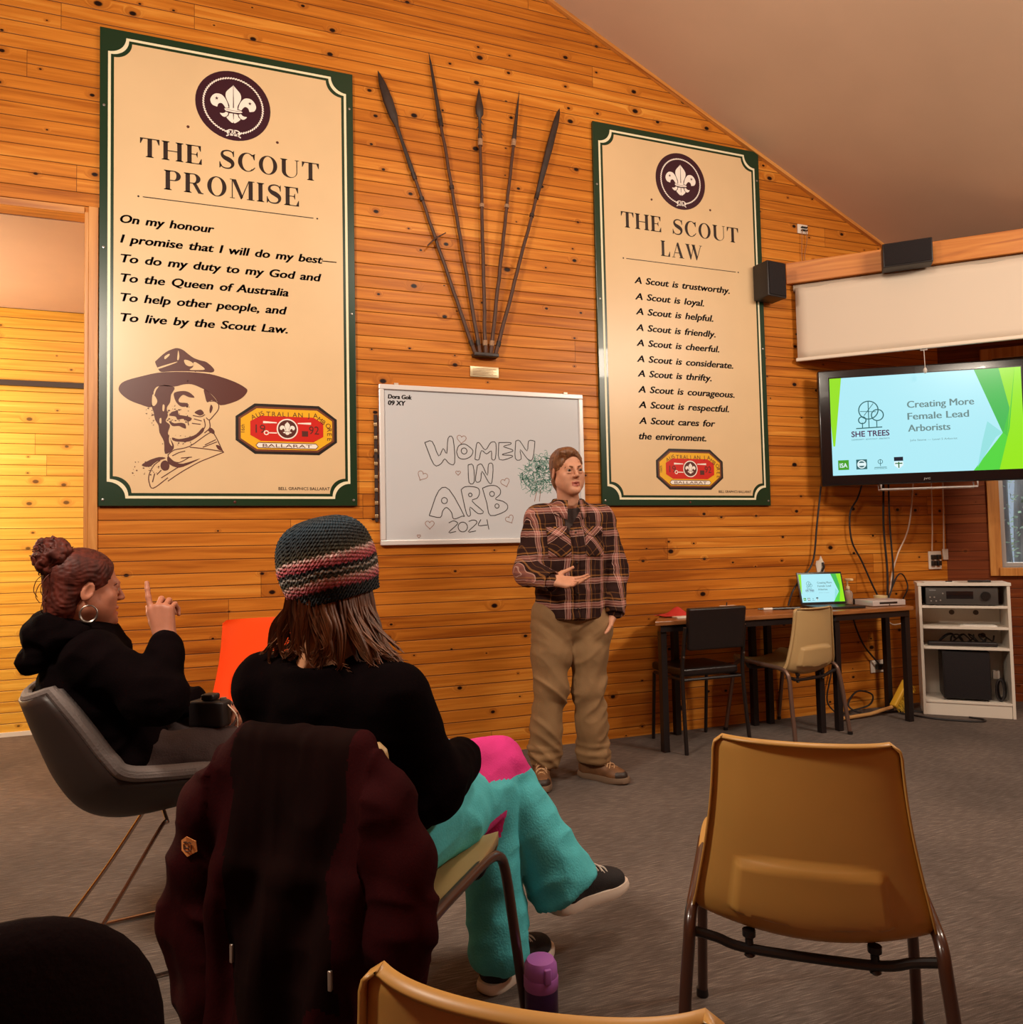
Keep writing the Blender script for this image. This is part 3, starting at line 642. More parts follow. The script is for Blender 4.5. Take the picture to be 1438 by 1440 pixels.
    g = MB(); g.plate(circle(mx, zc, h*.205), yy-.0030); g.plate(circle(mx, zc, h*.180), yy-.0034, 0, 1)
    fleur(g, mx, zc, h*.24, yy-.0038)
    for s in (-1, 1):
        g.ribbon([(mx+s*h*.20, zc+h*.12), (mx+s*h*.46, zc+h*.125)], [h*.02, h*.045], yy-.0024)
    g.ribbon([(mx-h*.20, zc-h*.085), (mx-h*.36, zc-h*.085)], h*.022, yy-.0024)
    g.ribbon([(mx-h*.40+h*.04*math.cos(i), zc-h*.085+h*.04*math.sin(i)) for i in [2*PI*k/8 for k in range(8)]], h*.022, yy-.0024, closed=True)
    g.plate([(mx+h*.28, zc-h*.14), (mx+h*.40, zc-h*.14), (mx+h*.40, zc-h*.03), (mx+h*.28, zc-h*.03)], yy-.0024, 0, 1)
    g.build('badge_emblem', [M_WHITEP, M_INK2], bd, smooth=None)
    g = MB(); bz = z1+h*.175; bw = w*.31
    g.plate([(mx-bw, bz), (mx-bw+h*.05, bz-h*.06), (mx+bw-h*.05, bz-h*.06), (mx+bw, bz), (mx+bw-h*.05, bz+h*.06), (mx-bw+h*.05, bz+h*.06)], yy-.0018, 0, 1)
    g.plate([(mx-bw+h*.015, bz), (mx-bw+h*.055, bz-h*.045), (mx+bw-h*.055, bz-h*.045), (mx+bw-h*.015, bz), (mx+bw-h*.055, bz+h*.045), (mx-bw+h*.055, bz+h*.045)], yy-.0024, 0, 0)
    g.build('badge_scroll', [M_WHITEP, M_INK2], bd, smooth=None)
    for tx_, xa_, xb_, z_, hh_, y_ in (('BALLARAT', mx-bw*.78, mx+bw*.78, bz-h*.034, h*.066, yy-.0032), ('19', mx-rw*.86, mx-rw*.60, zc-h*.09, h*.17, yy-.0026), ('92', mx+rw*.60, mx+rw*.88, zc-h*.09, h*.17, yy-.0026)):
        g = MB(); put_text(g, tx_, xa_, xb_, z_, hh_, y_); g.build('badge_word', M_INK2, bd, smooth=None)
    g = MB()
    # AUSTRALIAN JAMBOREE along the top edge, 16th at the left corner
    word = 'AUSTRALIAN JAMBOREE'; path = [(x1+w*.13, z2-h*.31), (x1+w*.25, z2-h*.205), (x2-w*.23, z2-h*.205), (x2-w*.080, z2-h*.42), (x2-w*.080, z1+h*.30)]
    Ls = [math.dist(path[i], path[i+1]) for i in range(4)]; tot = sum(Ls)
    for k, ch in enumerate(word):
        if ch == ' ':
            g.build('badge_word', M_INK2, bd, smooth=None); g = MB(); continue
        s = (k+.4)/len(word)*tot; i = 0
        while i < 3 and s > Ls[i]: s -= Ls[i]; i += 1
        a, c = path[i], path[i+1]; f_ = s/Ls[i]; p = (a[0]+(c[0]-a[0])*f_, a[1]+(c[1]-a[1])*f_); an = math.atan2(c[1]-a[1], c[0]-a[0])
        vs, fs = text_shape(ch, h*.135)
        g.add([(p[0]+vx*math.cos(an)-(vz-h*.04)*math.sin(an), yy-.0020, p[1]+vx*math.sin(an)+(vz-h*.04)*math.cos(an)) for vx, vz in vs], fs)
    g.build('badge_word', M_INK2, bd, smooth=None); g = MB()
    vs, fs = text_shape('16th', h*.10)
    g.add([(x1+w*.085-vz, yy-.0020, mz-h*.10+vx) for vx, vz in vs], fs)
    g.build('badge_word', M_INK2, bd, smooth=None)
    # portrait print
    if portrait:
        p = MB()
        for poly in PDARK: p.plate(spline2(poly, 3, True), yy)
        for st in PSTROKE: p.ribbon(spline2(st, 4), .0045, yy-.0003)
        rg = random.Random(7)
        for (ax, az, bx, bz_, n_) in ((.21, .40, .32, .58, 60), (.30, .42, .42, .52, 40), (.40, .62, .52, .74, 45), (.28, .30, .42, .36, 25), (.15, .15, .27, .22, 24)):
            for _ in range(n_):
                cx0, cz0 = rg.uniform(ax, bx), rg.uniform(az, bz_); r = rg.uniform(.0015, .005)
                p.plate([(cx0+r*rg.uniform(.5, 1.5)*math.cos(2*PI*k/5+rg.random()), cz0+r*rg.uniform(.5, 1.2)*math.sin(2*PI*k/5+rg.random())) for k in range(5)], yy-.0004)
        pp = p.build('portrait_print', M_INK2, root, smooth=None)
        for poly in PLIGHT: MB().plate(spline2(poly, 3, True), yy-.0008).build('portrait_highlight', M_CREAM, pp, smooth=None)
    # fixing screws
    for sx, sz in ((.02, .03), (.02, 1.28), (.02, 2.0), (W-.02, .03), (W-.02, 1.05), (W-.02, 2.2), (W/2, .02), (ex-.22, 1.955), (ex+.22, 1.945)):
        MB().lathe([(0.0075, 0), (.006, .003), (0, .004)], 10, 0, Matrix.Translation((sx, y0-(.0018 if .1 < sx < 1.1 and sz > .5 else 0), sz)) @ Matrix.Rotation(PI/2, 4, 'X')).build('screw', M_STEEL if not (.1 < sx < 1.1) else M_INK2, root)
    return root

scout_sign('wall_sign', 'tall cream scout promise sign with green border and a hatted man printed in brown', 0.0,
    [('THE SCOUT', .182, 1.061, 1.764, .098), ('PROMISE', .292, .959, 1.610, .102)], (.175, 1.05, 1.557),
    [('On my honour', .094, .529, 1.413), ('I promise that I will do my best\u2014', .094, 1.149, 1.312), ('To do my duty to my God and', .097, 1.068, 1.213), ('To the Queen of Australia', .097, .896, 1.115), ('To help other people, and', .097, .888, 1.017), ('To live by the Scout Law.', .097, .891, .916)],
    (.629, 1.1425, .270, .534, .094, .070), True, (.839, 1.102, .083))
scout_sign('wall_sign', 'tall cream scout law sign with green border listing ten short lines', 2.7265,
    [('THE SCOUT', .181, 1.060, 1.750, .100), ('LAW', .462, .772, 1.597, .100)], (.19, 1.05, 1.551),
    [('A Scout is trustworthy.', .264, .976, 1.400), ('A Scout is loyal.', .266, .773, 1.297), ('A Scout is helpful.', .268, .840, 1.202), ('A Scout is friendly.', .266, .854, 1.099), ('A Scout is cheerful.', .266, .878, 1.002), ('A Scout is considerate.', .266, .983, .901), ('A Scout is thrifty.', .268, .812, .808), ('A Scout is courageous.', .268, .986, .708), ('A Scout is respectful.', .268, .938, .611), ('A Scout cares for', .268, .829, .511), ('the environment.', .264, .756, .414)],
    (.380, .877, .101, .360, .095, .076), False, (.839, 1.092, .082))

# ---------------------------------------------------------------- spears fanned out on the wall
M_SHAFT = mat('dark_spear_shaft', (0.075, 0.028, 0.014), 0.5, noise=0.5, nscale=18, stretch=(6, 6, 1))
M_BLADE = mat('blackened_spear_head', (0.028, 0.014, 0.010), 0.45, noise=0.4, nscale=30)
M_BIND = mat('pale_spear_binding', (0.35, 0.20, 0.11), 0.7, noise=0.3, nscale=80)
def spear(label, bx, top, style):
    bz = 2.278; dx, dz = top[0]-bx, top[1]-bz; L = math.hypot(dx, dz)
    root = thing('spear', label, 'spear', (bx, -0.022-.004*style, bz), group='spears fanned on the wall'); root.rotation_euler = (0, math.atan2(dx, dz), 0)
    hl = {0: .62, 1: .42, 2: .34, 3: .34, 4: .60}[style]
    rg = random.Random(style)
    n = 20
    MB().tube([(rg.uniform(-.002, .002), 0, (L-hl*.96)*i/n) for i in range(n+1)], [.0125-.003*i/n for i in range(n+1)], 8).build('shaft', M_SHAFT, root)
    if style == 0: prof = [(0, .008), (.06, .014), (.12, .012), (.22, .010), (.30, .012), (.36, .026), (.45, .030), (.54, .022), (.60, .008), (.62, .001)]
    elif style == 1: prof = [(0, .012), (.03, .016), (.10, .012), (.25, .010), (.36, .007), (.42, .001)]
    elif style == 2: prof = [(0, .011), (.04, .014), (.08, .009), (.16, .010), (.18, .024), (.22, .026), (.27, .016), (.34, .001)]
    elif style == 3: prof = [(0, .012), (.03, .015), (.10, .012), (.22, .008), (.34, .001)]
    else: prof = [(0, .011), (.06, .014), (.16, .018), (.34, .022), (.50, .019), (.57, .012), (.60, .001)]
    rows = []
    for z, r in prof:
        rows.append([(r*math.cos(2*PI*k/10), max(-.012, min(.012, r*math.sin(2*PI*k/10)*.55)), L-hl+z) for k in range(10)])
    MB().grid(rows, closed=True).build('spear_head', M_BLADE, root)
    bm_ = MB()
    for zz in ((L-hl-.01, L-hl+.03), (.55*L, .55*L+.02), (.06, .09)): bm_.tube([(0, 0, zz[0]), (0, 0, zz[1])], .0145, 8)
    bm_.build('binding', M_BIND if style in (2, 3) else M_BLADE, root)
    if style == 2:
        bb = MB()
        for k in range(5):
            z = L-hl+.05+.035*k; s = -1 if k % 2 else 1
            bb.tube([(0, 0, z+.03), (s*.022, 0, z)], [.006, .001], 6)
        bb.build('barbs', M_BLADE, root)
    return root
for i, (lab, bx, top) in enumerate([('spear with a long broad leaf-shaped blade and a twig across it', 1.935, (1.39, 3.861)), ('tallest spear of the fan, ending in a thin needle tip', 1.962, (1.685, 4.026)),
        ('upright spear of the fan with a barbed head', 1.992, (1.984, 3.872)), ('slim plain-tipped spear between the barbed spear and thick-bladed spear', 2.022, (2.237, 3.899)), ('spear with a long dark thick blade nearest the law sign', 2.050, (2.497, 3.836))]):
    spear(lab, bx, top, i)
tag(MB().tube([(1.655, -.045, 2.882), (1.70, -.042, 2.93), (1.765, -.04, 2.972)], [.004, .005, .003], 8).build('twig', M_SHAFT), 'short thin twig lying across a spear shaft', 'twig')
br = thing('spear_bracket', 'small dark bracket holding the gathered spear butts', 'bracket', (1.992, -0.001, 2.27))
MB().rbox((-.075, -.055, 0), (.075, 0, .022), .004).build('bracket_body', M_BLADE, br)
pl = thing('plaque', 'small pale brass plaque below the spears', 'plaque', (1.905, -0.001, 2.158))
MB().rbox((0, -.008, 0), (.175, 0, .062), .002).build('plate', mat('pale_brass', (0.62, 0.50, 0.30), 0.35, metal=0.4), pl)
g = MB(); [g.ribbon([(.015, z), (.16-.02*(k % 2), z)], .0025, -.0085) for k, z in enumerate((.048, .039, .030, .021, .012))]
g.build('engraved_lines', M_BRN, pl, smooth=None)

# ---------------------------------------------------------------- whiteboard
wbd = thing('whiteboard', 'framed whiteboard with bubble letters, hearts and a green tree drawn on', 'whiteboard', (1.371, -0.001, 1.193))
BW, BH = 1.237, 0.889
M_BOARD = mat('glossy_white_board', lin((204, 207, 212)), 0.16, coat=0.3)
M_FRAME = mat('pale_aluminium_frame', lin((226, 222, 220)), 0.3, metal=0.15)
MB().box((.012, -.018, .012), (BW-.012, 0, BH-.012)).build('board', M_BOARD, wbd, smooth=None)
f = MB(); F = .028
for lo, hi in (((0, -.030, 0), (BW, -.002, F)), ((0, -.030, BH-F), (BW, -.002, BH)), ((0, -.030, F), (F, -.002, BH-F)), ((BW-F, -.030, F), (BW, -.002, BH-F))): f.box(lo, hi)
f.build('frame', M_FRAME, wbd, smooth=None, bevel=.004)
for x in (.10, 1.13):
    MB().box((x-.012, -.016, BH), (x+.012, -.002, BH+.012)).build('hanging_clip', mat('clip_steel', (.6, .5, .4), .4, metal=.7), wbd, smooth=None)
g = MB(); g.box((-.026, -.012, .13), (-.008, -.004, .72)); g.build('side_strip', mat('dark_side_strip', (.03, .012, .008), .6), wbd, smooth=None)
for k in range(8): MB().rbox((-.028, -.018, .15+.072*k), (-.010, -.0125, .17+.072*k), .002).build('strip_clip', mat('brass_clip', (.5, .36, .2), .35, metal=.7), wbd)
M_MARK = mat('dark_marker_ink', (0.035, 0.028, 0.028), 0.5); M_MARKB = mat('brown_marker_ink', (0.30, 0.16, 0.12), 0.5); M_MARKG = mat('green_marker_ink', (0.06, 0.26, 0.19), 0.5)
for st in WB: MB().ribbon(spline2(st, 3), .0048, -.0186).build('marker_letter', M_MARK, wbd, smooth=None)
for (c, r) in WBC: MB().ribbon(circle(c[0], c[1], r, 20), .0048, -.0186, closed=True).build('marker_letter_eye', M_MARK, wbd, smooth=None)
text_words('Dora Gok', .052, .185, .812, .024, -.0186, 'marker_note', M_MARK, wbd, shear=.1, bold=.02, fat=.0012); text_words('09 XY', .052, .150, .776, .026, -.0186, 'marker_note', M_MARK, wbd, shear=.1, bold=.02, fat=.0012)
for c, wd, tilt in HEARTS:
    P = []
    for k in range(24):
        a = 2*PI*k/24; hx = 16*math.sin(a)**3/32*wd; hz = (13*math.cos(a)-5*math.cos(2*a)-2*math.cos(3*a)-math.cos(4*a))/32*wd
        P.append((c[0]+hx*math.cos(tilt)+hz*math.sin(tilt), c[1]-hx*math.sin(tilt)+hz*math.cos(tilt)))
    g = MB().ribbon(P, .0035, -.0186, closed=True); g.build('marker_heart', M_MARKB, wbd, smooth=None)
g = MB(); rg = random.Random(11)
from mathutils.geometry import intersect_point_tri_2d
def inside(p, poly):
    r = False
    for i in range(len(poly)):
        (x1, y1), (x2, y2) = poly[i-1], poly[i]
        if (y1 > p[1]) != (y2 > p[1]) and p[0] < (x2-x1)*(p[1]-y1)/(y2-y1)+x1: r = not r
    return r
n = 0
while n < 300:
    p = (rg.uniform(.80, 1.12), rg.uniform(.22, .58))
    if not inside(p, TREE): continue
    n += 1; a = rg.uniform(0, 2*PI); q = [p]
    for _ in range(4):
        a += rg.uniform(-1.4, 1.4); q.append((q[-1][0]+.011*math.cos(a), q[-1][1]+.011*math.sin(a)))
    g.ribbon(spline2(q, 3), .0026, -.0186)
g.build('marker_tree_leaves', M_MARKG, wbd, smooth=None)
for t_ in TRUNK: MB().ribbon(t_, .004, -.0186).build('marker_tree_trunk', M_MARKB, wbd, smooth=None)
# ================================================================ projector screen, speakers, television
M_SCREEN = mat('matt_white_screen_cloth', lin((222, 205, 186)), 0.85)
M_BLACKP = mat('black_speaker_plastic', (0.014, 0.009, 0.009), 0.45)
M_GRILLE = mat('black_grille_cloth', (0.010, 0.006, 0.007), 0.9, bump=.4, bscale=300)
scr = thing('projection_screen', 'white roll-down projection screen hung under the timber beam', 'projection screen'); scr.matrix_world = BM
SL0, SL1 = 0.055, 2.25
MB().tube([(SL0, .035, 2.898), (SL1, .035, 2.898)], .024, 16).build('roller', mat('shadow_grey_roller', lin((176, 160, 142)), .5), scr)  # roller tube, its grey standing in for the beam's shadow band
rows = []
for i in range(10):
    z = 2.895-(2.895-2.405)*i/9; rows.append([(SL0+.012+(SL1-SL0-.024)*j/30, .012+.002*math.sin(j*.9+i*.4), z) for j in range(31)])
MB().grid(rows).build('screen_cloth', M_SCREEN, scr, solid=.002)
b = MB().rbox((SL0, .002, 2.388), (SL1, .024, 2.412), .006); b.build('bottom_bar', mat('white_bar', lin((230, 216, 198)), .5), scr)
cx = .825
h = MB(); h.tube([(cx-.015, .012, 2.392), (cx-.02, 0, 2.378), (cx+.02, 0, 2.378), (cx+.015, .012, 2.392)], .003, 6)
h.tube([(cx, 0, 2.378), (cx+.002, -.002, 2.262)], .0022, 6); h.sphere((cx+.002, -.002, 2.245), (.012, .012, .020), 12)
h.build('pull_cord', mat('clear_grey_cord', (.65, .6, .55), .4), scr)

# speakers
sp = thing('speaker', 'small black box speaker beside the law sign', 'speaker', (3.965, -0.001, 2.775))
sp.rotation_euler = (0, 0, rad(6))
MB().rbox((-.082, -.155, 0), (.082, -.022, .235), .006).build('enclosure', M_BLACKP, sp)
MB().rbox((-.072, -.162, .010), (.072, -.1555, .225), .003).build('grille', M_GRILLE, sp)
MB().box((-.03, -.021, .08), (.03, -.004, .15)).build('bracket', M_BLACKP, sp, smooth=None)
sp = thing('speaker', 'wide black centre speaker mounted on the timber beam', 'speaker'); sp.matrix_world = BM @ Matrix.Translation((.60, -.001, 2.905))
MB().rbox((0, -.13, 0), (.285, -.012, .155), .006).build('enclosure', M_BLACKP, sp)
MB().rbox((.008, -.137, .008), (.277, -.1305, .147), .003).build('grille', M_GRILLE, sp)
MB().box((.10, -.0115, .04), (.18, -.001, .11)).build('bracket', M_BLACKP, sp, smooth=None)

# television
TA = rad(-33); TD = Vector((math.cos(TA), math.sin(TA), 0)); TN = Vector((-TD.y, TD.x, 0))
TV0 = Vector((4.305, -0.13, 1.530))
TM = Matrix((TD, TN, Vector((0, 0, 1)))).transposed().to_4x4(); TM.translation = TV0
tv = thing('television', 'large black wall television showing a blue and green title slide', 'television'); tv.matrix_world = TM
TW, TH = 1.285, 0.775
M_BEZ = mat('gloss_black_bezel', (0.010, 0.007, 0.008), 0.22, coat=.3)
MB().rbox((0, 0, 0), (TW, .055, TH), .010).build('bezel', M_BEZ, tv)
MB().rbox((.18, .0555, .14), (TW-.18, .085, TH-.14), .008).build('rear_housing', M_BLACKP, tv)
mt = MB(); mt.box((.50, .0855, .25), (.80, .10, .55)); mt.box((.62, .0995, .36), (.68, .52, .44))
mt.build('wall_bracket', M_BLACKP, tv, smooth=None)
def slide(parent, x0, z0, w, h, y, prefix, strength, small=False):
    """title slide: sky blue page, green facets, tree logo, title text and four emblems"""
    def P(*pts): return [(x0+a*w, z0+b*h) for a, b in pts]
    E = lambda n, c: mat('screen_'+n, (0, 0, 0), 0.25, emit=lin(c), estr=strength)
    MB().plate(P((0, 0), (1, 0), (1, 1), (0, 1)), y).build('slide_page', E('sky_blue', (176, 236, 247)), parent, smooth=None)
    d = .0006
    for pts, yy_, m_ in ((((0, 1), (.065, 1), (.018, .30), (.008, .30), (0, .52)), d, E('lime', (150, 226, 40))),
        (((.765, 1), (1, 1), (1, 0), (.74, 0), (.895, .36)), d, E('green', (74, 200, 70))),
        (((.765, 1), (.89, 1), (.935, .60), (.90, .38), (.893, .37)), 2*d, E('deep_green', (66, 186, 84))),
        (((.895, .36), (.74, 0), (.89, 0), (.925, .28), (.91, .34)), 2*d, E('mid_green', (84, 214, 66))),
        (((.89, 1), (.97, 1), (.915, .30), (.935, .60)), 2*d, E('lime', (150, 226, 40))),
        (((.97, 1), (1, 1), (1, 0), (.87, 0), (.93, .40)), 3*d, E('bright_lime', (152, 232, 30))),
        (((.82, .48), (.895, .36), (.86, .32), (.76, .03), (.79, .28)), 2*d, E('pale_facet', (150, 226, 226)))):
        MB().plate(P(*pts), y-yy_).build('slide_facet', m_, parent, smooth=None)
    ink = E('slate_ink', (46, 100, 104)); g = MB(); lw = .006*w
    def C(a, b, r, n=26): return [(x0+a*w+r*w*math.cos(2*PI*k/n), z0+b*h+r*w*math.sin(2*PI*k/n)) for k in range(n)]
    yy = y-4*d
    g.ribbon(C(.205, .655, .052), lw, yy, closed=True); g.ribbon(C(.252, .600, .032), lw, yy, closed=True); g.ribbon(C(.170, .555, .020), lw, yy, closed=True)
    g.ribbon(P((.205, .75), (.205, .475)), lw*.8, yy); g.ribbon(P((.16, .645), (.245, .635)), lw*.6, yy); g.ribbon(P((.18, .60), (.232, .72)), lw*.6, yy)
    g.ribbon(P((.170, .53), (.170, .475)), lw*.8, yy); g.ribbon(P((.247, .55), (.247, .475)), lw*.8, yy); g.ribbon(P((.135, .472), (.275, .476)), lw, yy)
    g.build('slide_tree_logo', ink, parent, smooth=None)
    text_words('SHE TREES', x0+.108*w, x0+.312*w, z0+.388*h, .058*h, yy, 'slide_logo_word', E('plum_ink', (74, 36, 78)), parent, bold=.02)
    text_words('COMMUNITY  ADVOCACY  ARBORISTS', x0+.108*w, x0+.312*w, z0+.352*h, .014*h, yy, 'slide_strapline_word', ink, parent)
    gi = E('grey_ink', (110, 140, 140))
    for bdy, a, b, z in (('Creating More', .412, .757, .655), ('Female Lead', .412, .728, .535), ('Arborists', .412, .630, .415)): text_words(bdy, x0+a*w, x0+b*w, z0+z*h, .072*h, yy, 'slide_title_word', gi, parent, fat=.0015*w)
    text_words('Julia Stame \u2014 Level 5 Arborist', x0+.418*w, x0+.664*w, z0+.318*h, .020*h, yy, 'slide_subtitle_word', gi, parent)
    em = [E('emblem_green', (70, 160, 40)), ink, E('white', (228, 248, 250)), E('navy', (20, 30, 46)), E('leaf', (40, 110, 50))]
    def emb(fn):
        g = MB(); fn(g); g.build('slide_emblem', em, parent, smooth=None)
    def e1(g): g.plate(P((.030, .055), (.088, .055), (.088, .155), (.030, .155)), yy, 0, 0); put_text(g, 'ISA', x0+.038*w, x0+.080*w, z0+.08*h, .045*h, yy-d, 2, bold=.02)
    def e2(g): g.plate(P((.128, .055), (.186, .055), (.186, .155), (.128, .155)), yy, 0, 1); g.ribbon(C(.157, .105, .021), lw, yy-d, 2, closed=True); g.plate(P((.136, .09), (.178, .09), (.178, .12), (.136, .12)), yy-2*d, 0, 2)
    def e3(g): g.ribbon(C(.257, .125, .012), lw*.5, yy, 1, closed=True); g.ribbon(P((.257, .15), (.257, .08)), lw*.5, yy, 1); g.ribbon(P((.225, .068), (.29, .068)), lw*.5, yy, 1); put_text(g, 'AUSTRALIA', x0+.222*w, x0+.292*w, z0+.05*h, .012*h, yy, 1)
    def e4(g):
        g.plate(P((.330, .165), (.378, .165), (.378, .125), (.330, .125)), yy, 0, 3)
        g.plate(P((.330, .12), (.378, .12), (.378, .08), (.354, .045), (.330, .08)), yy, 0, 2); g.ribbon(P((.354, .115), (.354, .055)), lw, yy-d, 4); g.ribbon(P((.335, .10), (.373, .10)), lw, yy-d, 4)
    for fn in (e1, e2, e3, e4): emb(fn)
scrn = MB().box((.066, -.002, .062), (TW-.066, 0, TH-.050)).build('screen_panel', M_BEZ, tv, smooth=None)
slide(scrn, .072, .068, TW-.144, TH-.125, -.003, 'tv', 1.0)
g = MB(); put_text(g, 'JVC', TW*.5-.02, TW*.5+.02, .022, .012, -.0005); g.build('maker_lettering', mat('silver_print', (.5, .5, .5), .4), tv, smooth=None)
tr = MB(); a0, a1 = .36, .93; zt = -.035
tr.tube([(a0, -.02, -.002), (a0, -.02, zt), (a1, -.02, zt), (a1, -.02, -.002)], .006, 8); tr.tube([(a0, .05, -.002), (a0, .05, zt), (a1, .05, zt), (a1, .05, -.002)], .006, 8)
tr.box((a0, -.02, zt-.002), (a1, .05, zt+.003)); tr.build('clear_rail', mat('clear_acrylic', (.9, .86, .84), .15, trans=.6), tv)

# ---------------------------------------------------------------- wall plates and cables
M_WPL = mat('white_plastic', lin((228, 214, 200)), .4)
M_CABLE = mat('black_cable', (0.014, 0.010, 0.010), .5); M_CABW = mat('white_cable', lin((220, 196, 176)), .5); M_CABT = mat('tan_wire', (0.30, 0.12, 0.05), .5)
def plate(label, x, z, w, h, cat='wall plate', dark=True):
    t = thing('wall_plate', label, cat, (x, -0.001, z))
    MB().rbox((-w/2, -.010, -h/2), (w/2, 0, h/2), .003).build('plate', M_WPL, t)
    return t
t = plate('white audio wall plate high above the timber beam', 4.337, 3.330, .085, .065)
g = MB()
for i in range(4):
    for j in range(2): g.lathe([(.006, 0), (.006, .012), (.0, .012)], 8, 0, Matrix.Translation((-.018+.013*i+.006, -.010, -.010+.02*j)) @ Matrix.Rotation(PI/2, 4, 'X'))
g.build('sockets', M_BLK, t)
def cable(label, pts, r, m_, name='cable', n=8):
    o = MB().tube(spline(pts, n), r, 8).build(name, m_)
    return tag(o, label, 'cable')
cable('thin tan wire from the high wall plate, nearer the law sign', [(4.322, -.022, 3.322), (4.318, -.018, 3.24), (4.315, -.016, 3.15), (4.318, -.016, 3.078)], .0025, M_CABT)
cable('thin tan wire from the high wall plate, nearer the window', [(4.352, -.022, 3.322), (4.362, -.018, 3.25), (4.340, -.016, 3.15), (4.343, -.016, 3.078)], .0025, M_CABT)
t = plate('white socket plate full of black plugs above the cabinet', 5.424, 1.010, .12, .13)
g = MB(); [g.rbox((-.045+.05*i, -.032, -.04+.045*j), (-.010+.05*i, -.0105, -.005+.045*j), .004) for i in range(2) for j in range(2)]
g.build('plugs', M_BLK, t)
t = plate('narrow white wall plate beside the socket plate', 5.530, 1.050, .05, .08)
t = plate('white power outlet with black plug low under the laptop table', 4.846, .285, .135, .085, 'outlet')
MB().rbox((-.03, -.045, -.02), (.02, -.0105, .02), .006).build('plug', M_BLK, t)
t = thing('wall_bracket_mount', 'torn white plaster patch with black bracket above the laptop', 'bracket', (4.383, -0.001, .99))
rg = random.Random(3); pa = [((.035+.012*rg.uniform(-1, 1))*math.cos(2*PI*k/13), (.062+.02*rg.uniform(-1, 1))*math.sin(2*PI*k/13)) for k in range(13)]
MB().plate(pa, -.006, .006).build('patch', mat('torn_white_paper', lin((235, 225, 210)), .8), t, smooth=None)
MB().tube([(.0, -.012, -.03), (.012, -.02, 0), (.01, -.012, .03)], .008, 8).build('hook', M_BLK, t)
# cables below the television, hanging just in front of the wall
cable('lone black cable running down the wall to the laptop', [(4.378, -.05, 1.58), (4.33, -.045, 1.291), (4.285, -.04, 1.028), (4.17, -.045, .913), (4.10, -.05, .836), (4.06, -.05, .745)], .006, M_CABLE)
cable('bowed black cable from television down to the silver player', [(4.73, -.06, 1.58), (4.686, -.05, 1.46), (4.617, -.045, 1.352), (4.622, -.045, 1.166), (4.70, -.05, 1.018), (4.767, -.06, .869), (4.825, -.065, .758)], .006, M_CABLE)
cable('straight black cable of the twisted pair under the television', [(4.925, -.05, 1.58), (4.918, -.04, 1.261), (4.934, -.04, .962), (4.920, -.045, .745)], .007, M_CABLE)
cable('curving black cable of the twisted pair under the television', [(4.942, -.075, 1.58), (4.950, -.065, 1.26), (4.962, -.065, .961), (4.93, -.08, .84), (4.862, -.10, .745)], .006, M_CABLE)
cable('black cable making a wide loop above the table end', [(4.895, -.075, .757), (4.965, -.09, .905), (5.06, -.055, .917), (5.105, -.05, .83), (5.04, -.07, .755), (4.94, -.11, .703)], .005, M_CABLE)
cable('pale cord slanting down from the television to the table', [(5.187, -.065, 1.58), (5.141, -.05, 1.258), (5.04, -.035, 1.059), (4.985, -.03, .911), (4.955, -.03, .774)], .005, M_CABW)
cable('thin white cord running down into the socket plate', [(5.397, -.03, 1.58), (5.393, -.025, 1.257), (5.385, -.02, 1.08)], .004, M_CABW)
cable('doubled white cord beside the narrow wall plate', [(5.509, -.03, 1.58), (5.504, -.025, 1.256), (5.501, -.02, 1.09)], .005, M_CABW)
cable('black power lead running under the table into the outlet', [(4.60, -.05, .70), (4.63, -.03, .60), (4.70, -.03, .45), (4.78, -.04, .35), (4.835, -.05, .285)], .006, M_CABLE)
cable('slack dark cable hanging behind the inner table legs', [(4.46, -.05, .70), (4.45, -.03, .50), (4.42, -.03, .30), (4.36, -.04, .10), (4.40, -.08, .008)], .005, M_CABLE)
cable('tangled black cable coiled on the carpet under table', [(4.38, -.12, .008), (4.52, -.06, .012), (4.66, -.10, .05), (4.72, -.07, .11), (4.60, -.06, .14), (4.50, -.08, .06), (4.56, -.14, .010), (4.72, -.16, .009), (4.90, -.20, .008), (4.96, -.26, .007)], .006, M_CABLE)
cable('black lead curling over the carpet before the white cabinet', [(4.80, -.22, .007), (4.86, -.42, .007), (4.96, -.55, .007), (5.06, -.62, .007), (5.11, -.585, .007), (5.09, -.50, .007)], .006, M_CABLE)
cable('white cord from table end to the cabinet', [(4.84, -.10, .62), (4.90, -.10, .58), (4.955, -.12, .585)], .004, M_CABW)

